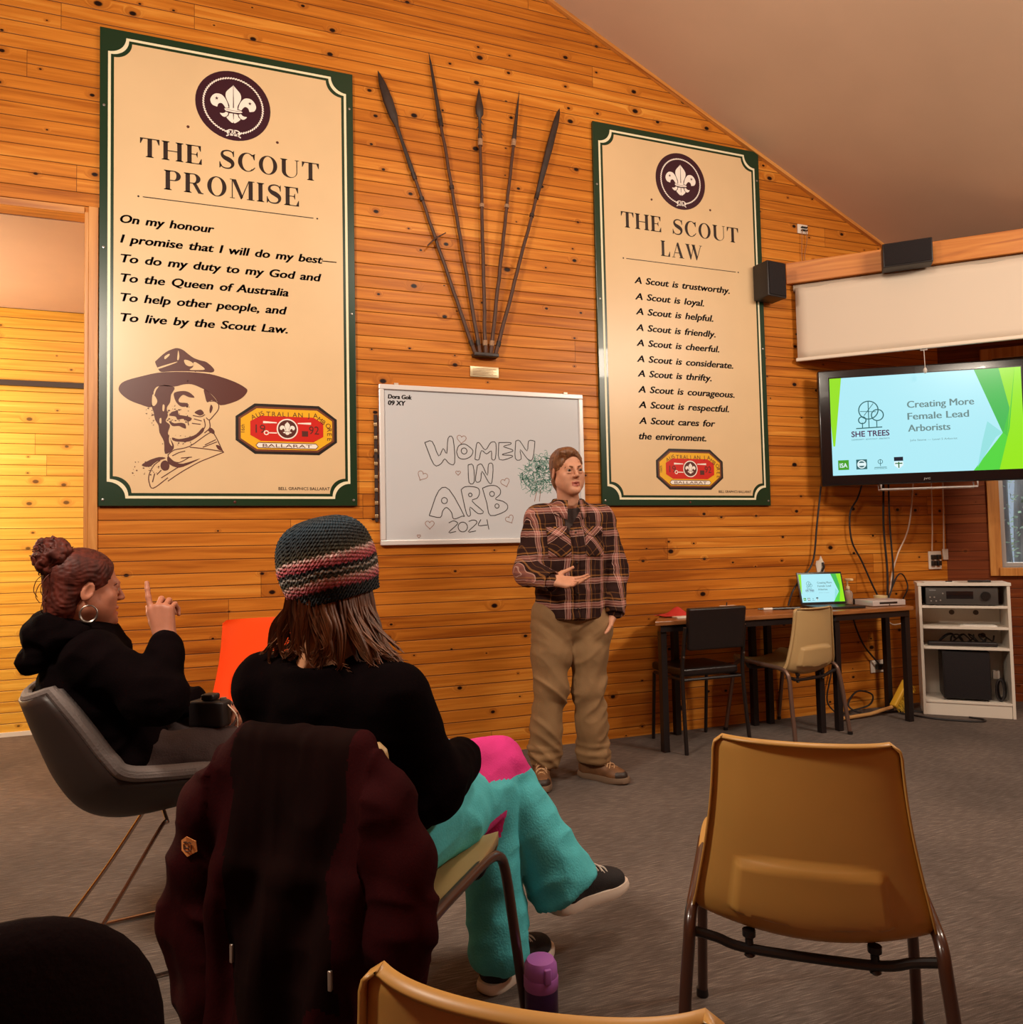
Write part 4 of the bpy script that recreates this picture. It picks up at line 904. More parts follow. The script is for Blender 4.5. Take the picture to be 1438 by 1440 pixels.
# ================================================================ tables and what stands on them
M_TOP = timber_material('orange_brown_table_top', [(0.3, (0.22, 0.075, 0.022)), (0.6, (0.36, 0.14, 0.045)), (0.8, (0.46, 0.20, 0.07))], axis=0, rough=.3)
M_TLEG = mat('black_square_tube', (0.012, 0.008, 0.008), .4)
TZ = .735
def table(label, poly, legs):
    t = thing('table', label, 'table', (poly[0][0], poly[0][1], 0), group='trapezoid tables along the wall'); ox, oy = poly[0]
    loc = [(x-ox, y-oy) for x, y in poly]; n = len(loc)
    def slab(z0, z1, k):
        cx_ = sum(p[0] for p in loc)/n; cy_ = sum(p[1] for p in loc)/n
        q = [(cx_+(x-cx_)*k, cy_+(y-cy_)*k) for x, y in loc]
        return MB().add([(x, y, z0) for x, y in q]+[(x, y, z1) for x, y in q], [tuple(range(n-1, -1, -1)), tuple(range(n, 2*n))]+[(i, (i+1) % n, (i+1) % n+n, i+n) for i in range(n)])
    slab(TZ-.024, TZ, 1).build('tabletop', M_TOP, t, smooth=None, bevel=.003)
    slab(TZ-.062, TZ-.0245, .93).build('apron', M_TLEG, t, smooth=None)
    for x, y in legs: MB().box((x-ox-.019, y-oy-.019, 0), (x-ox+.019, y-oy+.019, TZ-.0625)).build('leg', M_TLEG, t, smooth=None, bevel=.002)
table('trapezoid table with a red cloth, black chair tucked under it', [(2.825, -.43), (4.055, -.45), (3.79, -.035), (3.10, -.035)], [(2.895, -.385), (3.17, -.075), (3.745, -.075), (3.985, -.40)])
table('trapezoid table carrying the open laptop and silver disc player', [(4.075, -.45), (4.725, -.44), (4.905, -.05), (3.815, -.035)], [(4.115, -.405), (3.865, -.075), (4.84, -.095), (4.69, -.40)])


rows = []; rg = random.Random(8)
for i in range(9):
    rows.append([(-.10+.2*j/8, -.07+.14*i/8, .004+.055*max(0, 1-abs(j-5)/3.2)*max(0, 1-abs(i-4)/4)+.008*rg.random()) for j in range(9)])
rc = MB().grid(rows).build('cloth', mat('red_cloth', lin((205, 50, 40)), .8), None, solid=.004, sub=1); rc.location = (3.09, -.20, TZ); tag(rc, 'crumpled red cloth lying on the table end', 'cloth')
t = thing('notebook', 'small white booklet beside the red cloth', 'booklet', (3.07, -.33, TZ))
MB().rbox((-.055, -.03, 0), (.055, .03, .012), .003).build('cover', M_WPL, t)
t = thing('power_adapter', 'small white plug adapter block behind the black chair', 'adapter', (3.58, -.06, TZ))
MB().rbox((-.055, -.022, 0), (.055, .022, .034), .006).build('body', M_WPL, t); MB().tube([(-.01, 0, .034), (-.008, 0, .055)], .004, 6).build('pin', M_CABLE, t)
t = thing('marker_pen', 'long marker pen with white band lying beside the laptop', 'pen', (3.74, -.15, TZ+.008)); t.rotation_euler = (0, 0, rad(-14))
MB().tube([(0, 0, 0), (.035, 0, 0)], .0045, 8).build('cap', M_BLK, t); MB().tube([(.0355, 0, 0), (.095, 0, 0)], .0075, 8).build('band', M_WPL, t); MB().tube([(.0955, 0, 0), (.28, 0, 0)], .0075, 8).build('barrel', M_BLK, t)

lp = thing('laptop', 'open black laptop showing a small title slide', 'laptop', (4.25, -.245, TZ), rad(-12)); lp.scale = (.87, .87, .87)
M_LAP = mat('dark_laptop_shell', (0.02, 0.018, 0.018), .35)
MB().rbox((-.185, -.125, .002), (.185, .120, .018), .004).build('base', M_LAP, lp)
k = MB()
for r in range(5):
    for c_ in range(13): k.box((-.165+.0255*c_, -.02+.025*r, .0182), (-.165+.0255*c_+.021, -.02+.025*r+.020, .0195))
k.build('keyboard', M_BLK, lp, smooth=None)
lid = MB().rbox((-.185, -.006, 0), (.185, .004, .245), .004).build('screen_lid', M_LAP, lp); lid.location = (0, .122, .020); lid.rotation_euler = (rad(-14), 0, 0)
slide(lid, -.172, .014, .344, .215, -.0066, 'lap', .9)
sb = thing('pump_bottle', 'clear hand sanitiser pump bottle behind the laptop', 'bottle', (4.515, -.10, TZ))
MB().lathe([(0, 0), (.030, .001), (.032, .01), (.032, .075), (.026, .09), (.013, .098), (.013, .104), (0, .104)], 20).build('body', mat('clear_gel_bottle', (.80, .72, .62), .1, trans=.7), sb)
g = MB(); g.lathe([(0.015, .1045), (.015, .122), (.006, .124), (.006, .160), (0, .160)], 14); g.rbox((-.012, -.045, .160), (.012, .014, .176), .004); g.build('pump_head', mat('cream_pump', lin((232, 206, 160)), .4), sb)
pl_ = thing('disc_player', 'slim silver disc player on the table beside the laptop', 'player', (4.625, -.275, TZ), rad(-6))
MB().rbox((-.125, -.075, .003), (.125, .10, .040), .004).build('case', mat('silver_plastic', lin((208, 200, 196)), .3, metal=.2), pl_)
MB().rbox((-.075, -.0765, .016), (.06, -.0755, .028), .0003).build('disc_slot', M_BLK, pl_)
MB().sphere((0, -.0755, .010), .004, 8).build('button', M_BLK, pl_)
t = thing('set_top_box', 'low black box between the laptop and silver player', 'box', (4.56, -.085, TZ), rad(-8))
MB().rbox((-.0, -.04, 0), (.16, .045, .034), .004).build('case', M_BLACKP, t)
t = thing('cream_dish', 'small cream dish standing behind the silver player', 'dish', (4.79, -.11, TZ))
MB().lathe([(0, 0), (.03, .001), (.042, .012), (.045, .05), (.04, .05), (.036, .014), (0, .010)], 20).build('bowl', mat('cream_ceramic', lin((222, 200, 150)), .4), t)

# ---------------------------------------------------------------- broom on the floor
br = thing('broom', 'yellow broom lying between the tables and the white cabinet', 'broom', (4.30, -.225, .018))
MB().tube([(0, 0, 0), (.25, .01, .004), (.45, .02, .03)], .0115, 10).build('handle', timber_material('pale_broom_handle', [(.3, (.50, .24, .07)), (.7, (.70, .40, .15))], axis=0), br)
hd = Matrix.Translation((.475, .02, .05)) @ Matrix.Rotation(rad(6), 4, 'Z') @ Matrix.Rotation(rad(-48), 4, 'Y') @ Matrix.Scale(.78, 4)
MB().rbox((-.03, -.03, -.02), (.24, .03, .02), .01, 0, hd).build('head', mat('yellow_broom_plastic', lin((214, 160, 40)), .5), br)
g = MB(); rg = random.Random(2)
for _ in range(170):
    x = rg.uniform(-.02, .23); y = rg.uniform(-.025, .025); g.tube([(x, y, -.02), (x+rg.uniform(-.01, .01), y*1.5+rg.uniform(-.01, .01), -.06), (x+rg.uniform(-.02, .02), y*2, -.095)], [.0022, .002, .0015], 4, 0, False, hd)
bo = g.build('bristles', mat('yellow_bristles', lin((226, 186, 56)), .7), br)

# ---------------------------------------------------------------- white cabinet with hi-fi
cab = thing('cabinet', 'open white shelf cabinet with hi-fi in the corner', 'cabinet', (4.935, -.29, 0), rad(-44))
M_WHITE = mat('white_melamine', lin((226, 216, 202)), .4)
CW, CD, CH = .525, .30, .872
for nm, lo, hi in (('side_panel', (0, 0, 0), (.018, CD, CH-.0205)), ('side_panel', (CW-.018, 0, 0), (CW, CD, CH-.0205)), ('top_panel', (-.006, -.004, CH-.02), (CW+.006, CD, CH)),
    ('back_panel', (.0185, CD-.006, .0), (CW-.0185, CD, CH-.0205)), ('shelf', (.0185, 0, .705), (CW-.0185, CD-.0065, .721)), ('shelf', (.0185, 0, .568), (CW-.0185, CD-.0065, .584)),
    ('shelf', (.0185, 0, .434), (CW-.0185, CD-.0065, .450)), ('base_shelf', (.0185, 0, .082), (CW-.0185, CD-.0065, .098)), ('plinth', (.0185, .006, 0), (CW-.0185, .022, .0815))):
    MB().box(lo, hi).build(nm, M_WHITE, cab, smooth=None, bevel=.0015)
g = MB()
for x, z in ((.22, .655), (.365, .655), (.40, .50)): g.lathe([(.017, 0), (.017, .003), (.012, .003), (.012, .0005)], 16, 0, Matrix.Translation((x, CD-.0062, z)) @ Matrix.Rotation(PI/2, 4, 'X'))
g.build('cable_holes', mat('brown_cable_hole', (.10, .06, .04), .5), cab)
CM = Matrix.Translation((4.935, -.29, 0)) @ rotz(rad(-44))
def on_cab(name, label, cat, x, y, z):
    t = thing(name, label, cat); t.matrix_world = CM @ Matrix.Translation((x, y, z)); return t
rcv = on_cab('receiver', 'dark grey hi-fi receiver on the top shelf of cabinet', 'receiver', .045, .02, .7215)
MB().rbox((0, .008, .008), (.415, .24, .118), .004).build('case', mat('dark_grey_metal', (.05, .045, .042), .4, metal=.3), rcv)
MB().rbox((0, -.004, .006), (.415, .0075, .120), .003).build('front_panel', mat('graphite_front', (.085, .078, .072), .35, metal=.3), rcv)
MB().rbox((.12, -.0055, .045), (.275, -.0045, .095), .0004).build('display', M_BEZ, rcv)
MB().lathe([(.028, 0), (.027, .014), (0, .014)], 24, 0, Matrix.Translation((.345, -.0045, .066)) @ Matrix.Rotation(PI/2, 4, 'X')).build('volume_knob', M_BLK, rcv)
for x, z in ((.025, .055), (.05, .055), (.085, .035), (.03, .03), (.10, .08), (.06, .03)): MB().lathe([(.005, 0), (.005, .004), (0, .004)], 10, 0, Matrix.Translation((x, -.0045, z)) @ Matrix.Rotation(PI/2, 4, 'X')).build('button', mat('silver_button', (.5, .48, .45), .3, metal=.6), rcv)
g = MB(); put_text(g, 'YAMAHA', .02, .06, .098, .008, -.0045); g.build('maker_lettering', MATS['silver_print'], rcv, smooth=None)
for i in range(4): MB().lathe([(.012, 0), (.012, .0075), (0, .0075)], 10, 0, Matrix.Translation((.04+.335*(i % 2), .04+.17*(i//2), 0))).build('foot', M_BLK, rcv)
t = on_cab('paper_sheets', 'thin white paper sheets on the second cabinet shelf', 'paper', .24, .03, .5842)
for i in range(3): MB().box((0+.01*i, .01*i, .0022*i), (.21, .16, .0022*i+.002)).build('sheet', mat('white_paper', (.8, .76, .7), .8), t, smooth=None)
t = on_cab('power_strip', 'black power strip on the third cabinet shelf', 'power strip', .05, .05, .4502)
MB().rbox((0, 0, 0), (.40, .06, .028), .006).build('body', M_BLACKP, t)
t = on_cab('cable_bundle', 'tangle of black cables on the third cabinet shelf', 'cables', .12, .12, .4502)
g = MB(); rg = random.Random(5)
for k in range(5):
    cx0 = .05+.06*k; g.tube(spline([(cx0+.045*math.cos(a)*rg.uniform(.7, 1.2), .03+.03*math.sin(a), .012+.03*(1+math.sin(a*1.5+k))) for a in [i*PI/4 for i in range(9)]], 5), .005, 6)
g.build('loops', M_CABLE, t)
t = on_cab('remote_control', 'black remote control on the cabinet top', 'remote control', .30, .06, CH+.0005)
MB().rbox((0, 0, 0), (.13, .04, .014), .004).build('body', M_BLACKP, t)
t = on_cab('paper_note', 'white papers lying flat on the cabinet top', 'paper', .04, .04, CH+.0005)
MB().box((0, 0, 0), (.20, .14, .003)).build('sheet', MATS['white_paper'], t, smooth=None); MB().rbox((.13, .03, .0035), (.17, .05, .010), .002).build('clip', M_BLK, t)
sw = on_cab('subwoofer', 'large black subwoofer in the bottom of cabinet', 'subwoofer', .125, .015, .0985)
MB().rbox((0, .012, .01), (.275, .265, .322), .006).build('cabinet_box', M_BLACKP, sw); MB().rbox((.006, 0, .016), (.269, .0115, .316), .004).build('front_grille', M_GRILLE, sw)
for i in range(4): MB().lathe([(.012, 0), (.012, .0095), (0, .0095)], 10, 0, Matrix.Translation((.03+.215*(i % 2), .04+.19*(i//2), 0))).build('foot', M_BLK, sw)
t = on_cab('cable_bundle', 'black cable coils standing beside the subwoofer', 'cables', .42, .05, .0985)
g = MB()
for k in range(6): g.tube(spline([(.03+.022*math.cos(a)+.004*k, .012*k+.004*math.sin(a*2), .075+.068*math.sin(a)) for a in [i*PI/5 for i in range(10)]], 5, True), .006, 6, 0, True)
g.build('coils', M_CABLE, t)
MB().rbox((.008, .10, .130), (.048, .13, .185), .004).build('white_plug', M_WPL, t)
# ================================================================ chairs
def smooth01(t): t = max(0, min(1, t)); return t*t*(3-2*t)
M_TUBE = mat('brown_painted_tube', (0.055, 0.020, 0.012), .28, coat=.4)
M_TUBEB = mat('black_painted_tube', (0.010, 0.007, 0.007), .35)
M_TUBES = mat('warm_grey_tube', (0.20, 0.12, 0.09), .3, metal=.5)
def poly_chair(label, loc, yaw, shell_mat, tube_mat, group=None, scale=1.0, top=.785, slim=0.0):
    root = thing('plastic_chair', label, 'chair', (*loc, 0), yaw, group)
    prof = spline([(0, -.262, top), (0, -.252, .64), (0, -.240, .53), (0, -.224, .445), (0, -.188, .402), (0, -.12, .396), (0, .0, .406), (0, .10, .425), (0, .17, .440), (0, .20, .436), (0, .215, .418)], 12)
    N = len(prof); NV = 64
    def width(t): 
        if t < .45: return .170+(.229-.170)*smooth01(t/.42)**.85
        return .229-.024*smooth01((t-.7)/.3)
    # panel of the lower back pressed out towards the rear
    def pt(i, v, off=0.0):
        t = i/(N-1); p = prof[i]; w_ = width(t)-slim
        a = prof[max(0, i-1)]; b = prof[min(N-1, i+1)]; tg = (b-a).normalized()
        nrm = Vector((0, tg.z, -tg.y))             # rear / under side
        if nrm.y > 0 and t < .4: nrm = -nrm
        back = 1-smooth01((t-.30)/.25)
        c = 0.030*back*v*v+.012*back*abs(v)**6
        low = math.exp(-((t-.45)/.10)**2)
        up = (1-back)*(.026*v*v+.012*abs(v)**4)+low*(.030*v*v-.016)
        # round the two top corners
        cut = 0
        if p.z > top-.024:
            e = (p.z-(top-.024))/.024
            w_ -= .017*(1-math.sqrt(max(0, 1-e*e)))
        q = Vector((w_*v, p.y+c*(1.0), p.z+up))
        z = p.z
        e1 = min((v+.67)/.028, (.67-v)/.028)
        e2 = min((z-.432-.02*v*v)/.008, (.552-.012*v*v-z)/.008)
        pr = smooth01(min(e1, e2)+.0) if t < .5 else 0
        return q+nrm*(off+.015*pr)
    rows = []
    vs = [-1+2*j/NV for j in range(NV+1)]
    fine = []
    for i in range(N):
        row = [pt(i, vs[0], .016)]+[pt(i, v) for v in vs]+[pt(i, vs[-1], .016)]
        rows.append(row)
    rows.insert(0, [rows[0][0]]+[p+Vector((0, -.015, -.003)) for p in rows[0][1:-1]]+[rows[0][-1]])
    rows.append([p+Vector((0, -.006, -.016)) for p in rows[-1]])
    MB().grid(rows).build('seat_shell', shell_mat, root, smooth=60, solid=.005)
    for s in (-1, 1):
        f = MB(); R = .0125
        pts = spline([(s*.252, -.265, 0), (s*.240, -.235, .25), (s*.231, -.220, .36), (s*.228, -.200, .408), (s*.225, -.150, .428), (s*.224, .0, .440), (s*.225, .100, .446), (s*.228, .155, .436), (s*.232, .185, .395), (s*.240, .212, .25), (s*.250, .255, 0.012)], 6)
        f.tube(pts, R, 12); f.build('side_frame', tube_mat, root)
        for y in (-.265, .255): MB().lathe([(.015, 0), (.0155, .004), (.0145, .02)], 12, 0, Matrix.Translation((s*.251, y, 0))).build('foot_cap', M_TUBEB, root)
    cb = MB().tube(spline([(-.231, -.205, .385), (-.18, -.195, .372), (-.11, -.190, .355), (.11, -.190, .355), (.18, -.195, .372), (.231, -.205, .385)], 6), .0095, 10)
    cb.build('crossbar', M_TUBEB, root)
    cb = MB().tube(spline([(-.225, .10, .440), (-.16, .10, .398), (.16, .10, .398), (.225, .10, .440)], 6), .0095, 10)
    cb.build('crossbar', M_TUBEB, root)
    for s in (-1, 1):
        MB().lathe([(.006, .338), (.011, .342), (.008, .348), (.008, .376), (.013, .380), (.013, .392)], 12, 0, Matrix.Translation((s*.115, -.188, 0))).build('fixing_stud', M_TUBEB, root)
    if scale != 1: root.scale = (scale,)*3
    return root
M_BEIGE = mat('mustard_beige_plastic', lin((190, 142, 72)), .38, noise=.05, nscale=5)
M_BEIGE2 = mat('pale_beige_plastic', lin((190, 158, 108)), .4, noise=.04, nscale=5)
M_ORANGE = mat('bright_orange_plastic', lin((255, 84, 20)), .4)
poly_chair('empty beige plastic chair standing alone, facing the television corner', (1.773, -2.805), rad(-38.5), M_BEIGE, M_TUBE, 'beige plastic chairs')
poly_chair('empty beige plastic chair standing directly behind the purple drink bottle', (.983, -3.35), rad(-37), M_BEIGE, M_TUBE, 'beige plastic chairs', top=.765)
poly_chair('beige plastic chair under the seated woman in the beanie', (.915, -2.395), rad(-44), M_BEIGE2, M_TUBE, 'beige plastic chairs', slim=.004)
poly_chair('pale beige plastic chair pushed in at the table beside the black chair', (3.80, -.30), rad(12), M_BEIGE2, M_TUBES, 'beige plastic chairs', top=.775)
poly_chair('bright orange plastic chair by the wall behind the seated women', (.745, -.50), rad(180), M_ORANGE, M_TUBEB, None, 1.06, .80)

# black padded chair at the table
bc = thing('padded_chair', 'black padded chair pushed in at the table with the red cloth', 'chair', (3.175, -.30, 0), rad(0))
M_VINYL = mat('black_vinyl', (0.012, 0.008, 0.008), .3, bump=.15, bscale=40)
def pad(w0, w1, z0, z1, th, bow, n=14):
    rows = []
    for side in (1,):
        pass
    mb = MB()
    mb.rbox((-w0, -th/2, z0), (w0, th/2, z1), .014, seg=4)
    out = []
    for x, y, z in mb.v:
        f = (z-z0)/(z1-z0); out.append((x*(1+(w1/w0-1)*f), y-bow*(1-(x/w0)**2), z))
    mb.v = out; return mb
bp_ = pad(.182, .192, .575, .815, .045, -.0); b_ = bp_.build('backrest', M_VINYL, bc, sub=1); b_.location = (0, -.185, 0); b_.rotation_euler = (rad(7), 0, 0)
b_.location = (0, -.185+.07, 0)
st_ = MB().rbox((-.19, -.14, .415), (.19, .20, .462), .016, seg=4); st_.build('seat', M_VINYL, bc, sub=1)
for s in (-1, 1):
    MB().tube(spline([(s*.212, -.195, 0), (s*.205, -.17, .25), (s*.202, -.158, .44), (s*.200, -.172, .56), (s*.198, -.196, .70)], 6), .0115, 8, flat=1.0).build('rear_leg', M_TUBEB, bc)
    MB().tube([(s*.185, .205, 0), (s*.185, .175, .40)], .0105, 8).build('front_leg', M_TUBEB, bc)
    MB().tube([(s*.1905, -.150, .402), (s*.186, .168, .402)], .009, 8).build('seat_rail', M_TUBEB, bc)
    MB().lathe([(.006, 0), (.005, .004), (0, .004)], 10, 0, Matrix.Translation((s*.202, -.178, .535)) @ Matrix.Rotation(PI/2, 4, 'X')).build('rivet', M_STEEL, bc)
MB().tube([(-.19, -.152, .402), (.19, -.152, .402)], .009, 8).build('rear_rail', M_TUBEB, bc)

# upholstered tub chair with a wire sled base
M_TUBIN = mat('grey_upholstery', lin((104, 92, 88)), .75, bump=.2, bscale=150)
M_TUBOUT = mat('dark_brown_tub_shell', lin((48, 36, 32)), .5)
M_CHROME = mat('steel_rod', (.55, .47, .42), .22, metal=1.0)
def tub_chair(label, loc, yaw, m_in, m_out, m_rod, height=.80):
    root = thing('tub_chair', label, 'chair', (*loc, 0), yaw, None)
    prof = spline([(0, -.335, height), (0, -.295, .66), (0, -.245, .54), (0, -.185, .46), (0, -.10, .425), (0, .02, .425), (0, .14, .44), (0, .215, .445)], 6)
    N = len(prof)
    def w_(t): return .205+.04*math.sin(PI*min(1, t*1.25))-.02*smooth01((t-.8)/.2)
    def pt(i, v, off):
        t = i/(N-1); p = prof[i]; a = prof[max(0, i-1)]; b = prof[min(N-1, i+1)]; tg = (b-a).normalized(); nrm = Vector((0, -tg.z, tg.y))
        ths = rad(24+66*smooth01((t-.12)/.60)); nrs = Vector((0, math.cos(ths), math.sin(ths)))
        wing = abs(v)**2.6
        k = math.sin(PI*min(1, t*1.0+.04))**.8
        q = Vector((w_(t)*v*(1-.10*wing), p.y, p.z))+nrs*(wing*(.055+.085*k))
        if p.z > height-.06 and t < .3:
            e = (p.z-(height-.06))/.06; q.x *= 1-.12*e*e*abs(v)
        return q+nrm*off
    NV = 26; vs = [-1+2*j/NV for j in range(NV+1)]
    outer = [[pt(i, v, -.012) for v in vs] for i in range(N)]
    inner = [[pt(i, v, .022) for v in vs] for i in range(N)]
    MB().grid(outer).build('outer_shell', m_out, root, smooth=60, solid=.010)
    # padded inner lining with a rolled edge
    rows = []
    MB().grid(inner).build('upholstery', m_in, root, smooth=60, solid=.030)
    edge = [pt(i, -1, .004) for i in range(N-1, -1, -1)]+[pt(0, v, .004) for v in vs[1:-1]]+[pt(i, 1, .004) for i in range(N)]+[pt(N-1, v, .004) for v in vs[-2:0:-1]]
    MB().tube(edge, .0165, 10, 0, True).build('rolled_edge', m_in, root)
    for s in (-1, 1):
        MB().tube(spline([(s*.145, .02, .400), (s*.150, .0, .385), (s*.175, -.12, .20), (s*.200, -.250, .022), (s*.204, -.262, .010), (s*.206, -.240, .0075), (s*.208, .15, .0075), (s*.206, .215, .009), (s*.203, .222, .025), (s*.17, .16, .22), (s*.145, .10, .405)], 7), .006, 8).build('sled_rod', m_rod, root)
    b = MB(); b.tube([(-.145, .02, .400), (.145, .02, .400)], .006, 8); b.tube([(-.145, .10, .405), (.145, .10, .405)], .006, 8); b.build('under_rod', m_rod, root)
    return root
tub_chair('grey tub chair with steel sled legs under woman with hair bun', (.380, -1.605), rad(-81), M_TUBIN, M_TUBOUT, M_CHROME, .775)
M_DARKF = mat('black_brown_upholstery', (.006, .0022, .0022), .9, spec=.06, bump=.2, bscale=120)

# dark round-backed padded chair cut off by the bottom left corner
rb = thing('padded_chair', 'dark round-backed padded chair standing behind the grey tub chair', 'chair', (.285, -2.975, 0), rad(14))
R0, ZT = .185, .765
rows = []
for k, (f_, y_) in enumerate([(0.0, -.262), (.55, -.262), (.85, -.256), (.97, -.244), (1.0, -.225), (.97, -.206), (.85, -.194), (.55, -.188), (0.0, -.188)]):
    row = []
    for j in range(40):
        a_ = 2*PI*j/40; cx_, cz_ = math.cos(a_), math.sin(a_)
        x = R0*cx_*abs(cx_)**-.12 if abs(cx_) > 1e-6 else 0; z = R0*cz_ if cz_ > 0 else (R0-.01)*(abs(cz_)**.5)*-1
        row.append((x*f_, y_+.03*(x*f_/R0)**2, ZT-R0+z*f_))
    rows.append(row)
MB().grid(rows, closed=True).build('backrest', M_DARKF, rb, smooth=70)
MB().rbox((-.20, -.16, .40), (.20, .22, .455), .02, seg=4).build('seat', M_DARKF, rb, sub=1)
for s_ in (-1, 1):
    MB().tube(spline([(s_*.19, -.26, 0), (s_*.185, -.21, .25), (s_*.17, -.195, .42), (s_*.14, -.185, .52)], 5), .012, 8).build('rear_leg', M_TUBEB, rb)
    MB().tube([(s_*.185, .22, 0), (s_*.175, .18, .398)], .012, 8).build('front_leg', M_TUBEB, rb)
# ================================================================ implicit-surface modeller for bodies and clothes
def V3(p): return np.array(p, dtype=np.float64)
def unit(v): v = V3(v); return v/np.linalg.norm(v)
class SDF:
    def __init__(s, lo, hi, h, fine=()):
        s.ax = []
        for i in range(3):
            x = lo[i]; a = [x]
            while x < hi[i]:
                st = h
                for (ax_, p, q, hf) in fine:
                    if ax_ == i and p <= x < q: st = min(st, hf)
                x += st; a.append(x)
            s.ax.append(np.array(a, dtype=np.float32))
        s.d = np.full([len(a) for a in s.ax], 0.5, dtype=np.float32)
    def reg(s, lo, hi):
        sl = []
        for i in range(3):
            a = max(0, int(np.searchsorted(s.ax[i], lo[i]))-1); b = min(len(s.ax[i]), int(np.searchsorted(s.ax[i], hi[i]))+1)
            sl.append(slice(a, max(a, b)))
        g = [s.ax[i][sl[i]] for i in range(3)]
        return tuple(sl), g[0][:, None, None], g[1][None, :, None], g[2][None, None, :]
    def put(s, sl, d, k, op):
        o = s.d[sl]; d = d.astype(np.float32)
        if op == 's':
            d = -d
            h = np.clip(.5-.5*(o-d)/k, 0, 1); s.d[sl] = o*(1-h)+d*h+k*h*(1-h)
        else:
            h = np.clip(.5+.5*(o-d)/k, 0, 1); s.d[sl] = o*(1-h)+d*h-k*h*(1-h)
    def cone(s, a, b, ra, rb, k=.02, op='u', sq=None):
        """tapered capsule; sq=(direction, factor) squeezes its section along that direction"""
        a, b = V3(a), V3(b); R = max(ra, rb)+k+.02
        sl, X, Y, Z = s.reg(np.minimum(a, b)-R, np.maximum(a, b)+R)
        ba = b-a; L2 = max(float(ba@ba), 1e-9)
        px, py, pz = X-a[0], Y-a[1], Z-a[2]
        t = np.clip((px*ba[0]+py*ba[1]+pz*ba[2])/L2, 0, 1)
        qx, qy, qz = px-t*ba[0], py-t*ba[1], pz-t*ba[2]
        l2 = qx*qx+qy*qy+qz*qz
        if sq:
            n = unit(sq[0]); c = qx*n[0]+qy*n[1]+qz*n[2]; l2 = l2+c*c*(sq[1]**2-1)
        s.put(sl, np.sqrt(l2)-(ra+(rb-ra)*t), k, op); return s
    def path(s, pts, rs, k=.02, op='u', sq=None):
        for i in range(len(pts)-1): s.cone(pts[i], pts[i+1], rs[i], rs[i+1], k, op, sq)
        return s
    def ell(s, c, r, R=None, k=.02, op='u'):
        c = V3(c); r = V3(r); m_ = float(max(r))+k+.02
        sl, X, Y, Z = s.reg(c-m_, c+m_)
        px, py, pz = X-c[0], Y-c[1], Z-c[2]
        if R is not None: px, py, pz = [R[0, i]*px+R[1, i]*py+R[2, i]*pz for i in range(3)]
        k0 = np.sqrt((px/r[0])**2+(py/r[1])**2+(pz/r[2])**2); k1 = np.sqrt((px/r[0]**2)**2+(py/r[1]**2)**2+(pz/r[2]**2)**2)
        s.put(sl, k0*(k0-1)/np.maximum(k1, 1e-6), k, op); return s
    def box(s, c, hs, R=None, rd=.005, k=.01, op='u'):
        c = V3(c); hs = V3(hs); m_ = float(np.linalg.norm(hs))+k+.02
        sl, X, Y, Z = s.reg(c-m_, c+m_)
        P = [X-c[0], Y-c[1], Z-c[2]]
        if R is not None: P = [R[0, i]*P[0]+R[1, i]*P[1]+R[2, i]*P[2] for i in range(3)]
        q = [np.abs(P[i])-(hs[i]-rd) for i in range(3)]
        d = np.sqrt(sum(np.maximum(v, 0)**2 for v in q))+np.minimum(np.maximum(q[0], np.maximum(q[1], q[2])), 0)-rd
        s.put(sl, d, k, op); return s
    def cut(s, n, p, k=None, lo=None, hi=None):
        """remove everything on the side the normal points to (inside an optional box)"""
        n = unit(n); p = V3(p)
        sl, X, Y, Z = s.reg(lo if lo is not None else (-99,)*3, hi if hi is not None else (99,)*3)
        s.d[sl] = np.maximum(s.d[sl], ((X-p[0])*n[0]+(Y-p[1])*n[1]+(Z-p[2])*n[2]).astype(np.float32)); return s
    def mesh(s, smooth=1):
        D = s.d; I = D < 0
        D[0], D[-1], D[:, 0], D[:, -1], D[:, :, 0], D[:, :, -1] = [np.maximum(q, 1e-4) for q in (D[0], D[-1], D[:, 0], D[:, -1], D[:, :, 0], D[:, :, -1])]
        I = D < 0; u = I.astype(np.uint8); c = np.zeros([n-1 for n in D.shape], np.uint8)
        offs = [(i, j, k) for i in (0, 1) for j in (0, 1) for k in (0, 1)]
        sh = D.shape
        for i, j, k in offs: c += u[i:sh[0]-1+i, j:sh[1]-1+j, k:sh[2]-1+k]
        act = (c > 0) & (c < 8); idx = np.argwhere(act); n = len(idx)
        ids = np.full(act.shape, -1, np.int32); ids[act] = np.arange(n)
        Vv = np.stack([D[idx[:, 0]+i, idx[:, 1]+j, idx[:, 2]+k] for i, j, k in offs], 1)
        pos = np.zeros((n, 3)); cnt = np.zeros(n); O = np.array(offs, float)
        for a in range(8):
            for b in range(a+1, 8):
                if np.abs(O[a]-O[b]).sum() != 1: continue
                mk = (Vv[:, a] < 0) != (Vv[:, b] < 0)
                t = Vv[mk, a]/(Vv[mk, a]-Vv[mk, b]); pos[mk] += O[a]+t[:, None]*(O[b]-O[a]); cnt[mk] += 1
        pos = idx+pos/np.maximum(cnt, 1)[:, None]
        P = np.stack([np.interp(pos[:, i], np.arange(len(s.ax[i])), s.ax[i]) for i in range(3)], 1)
        F = []
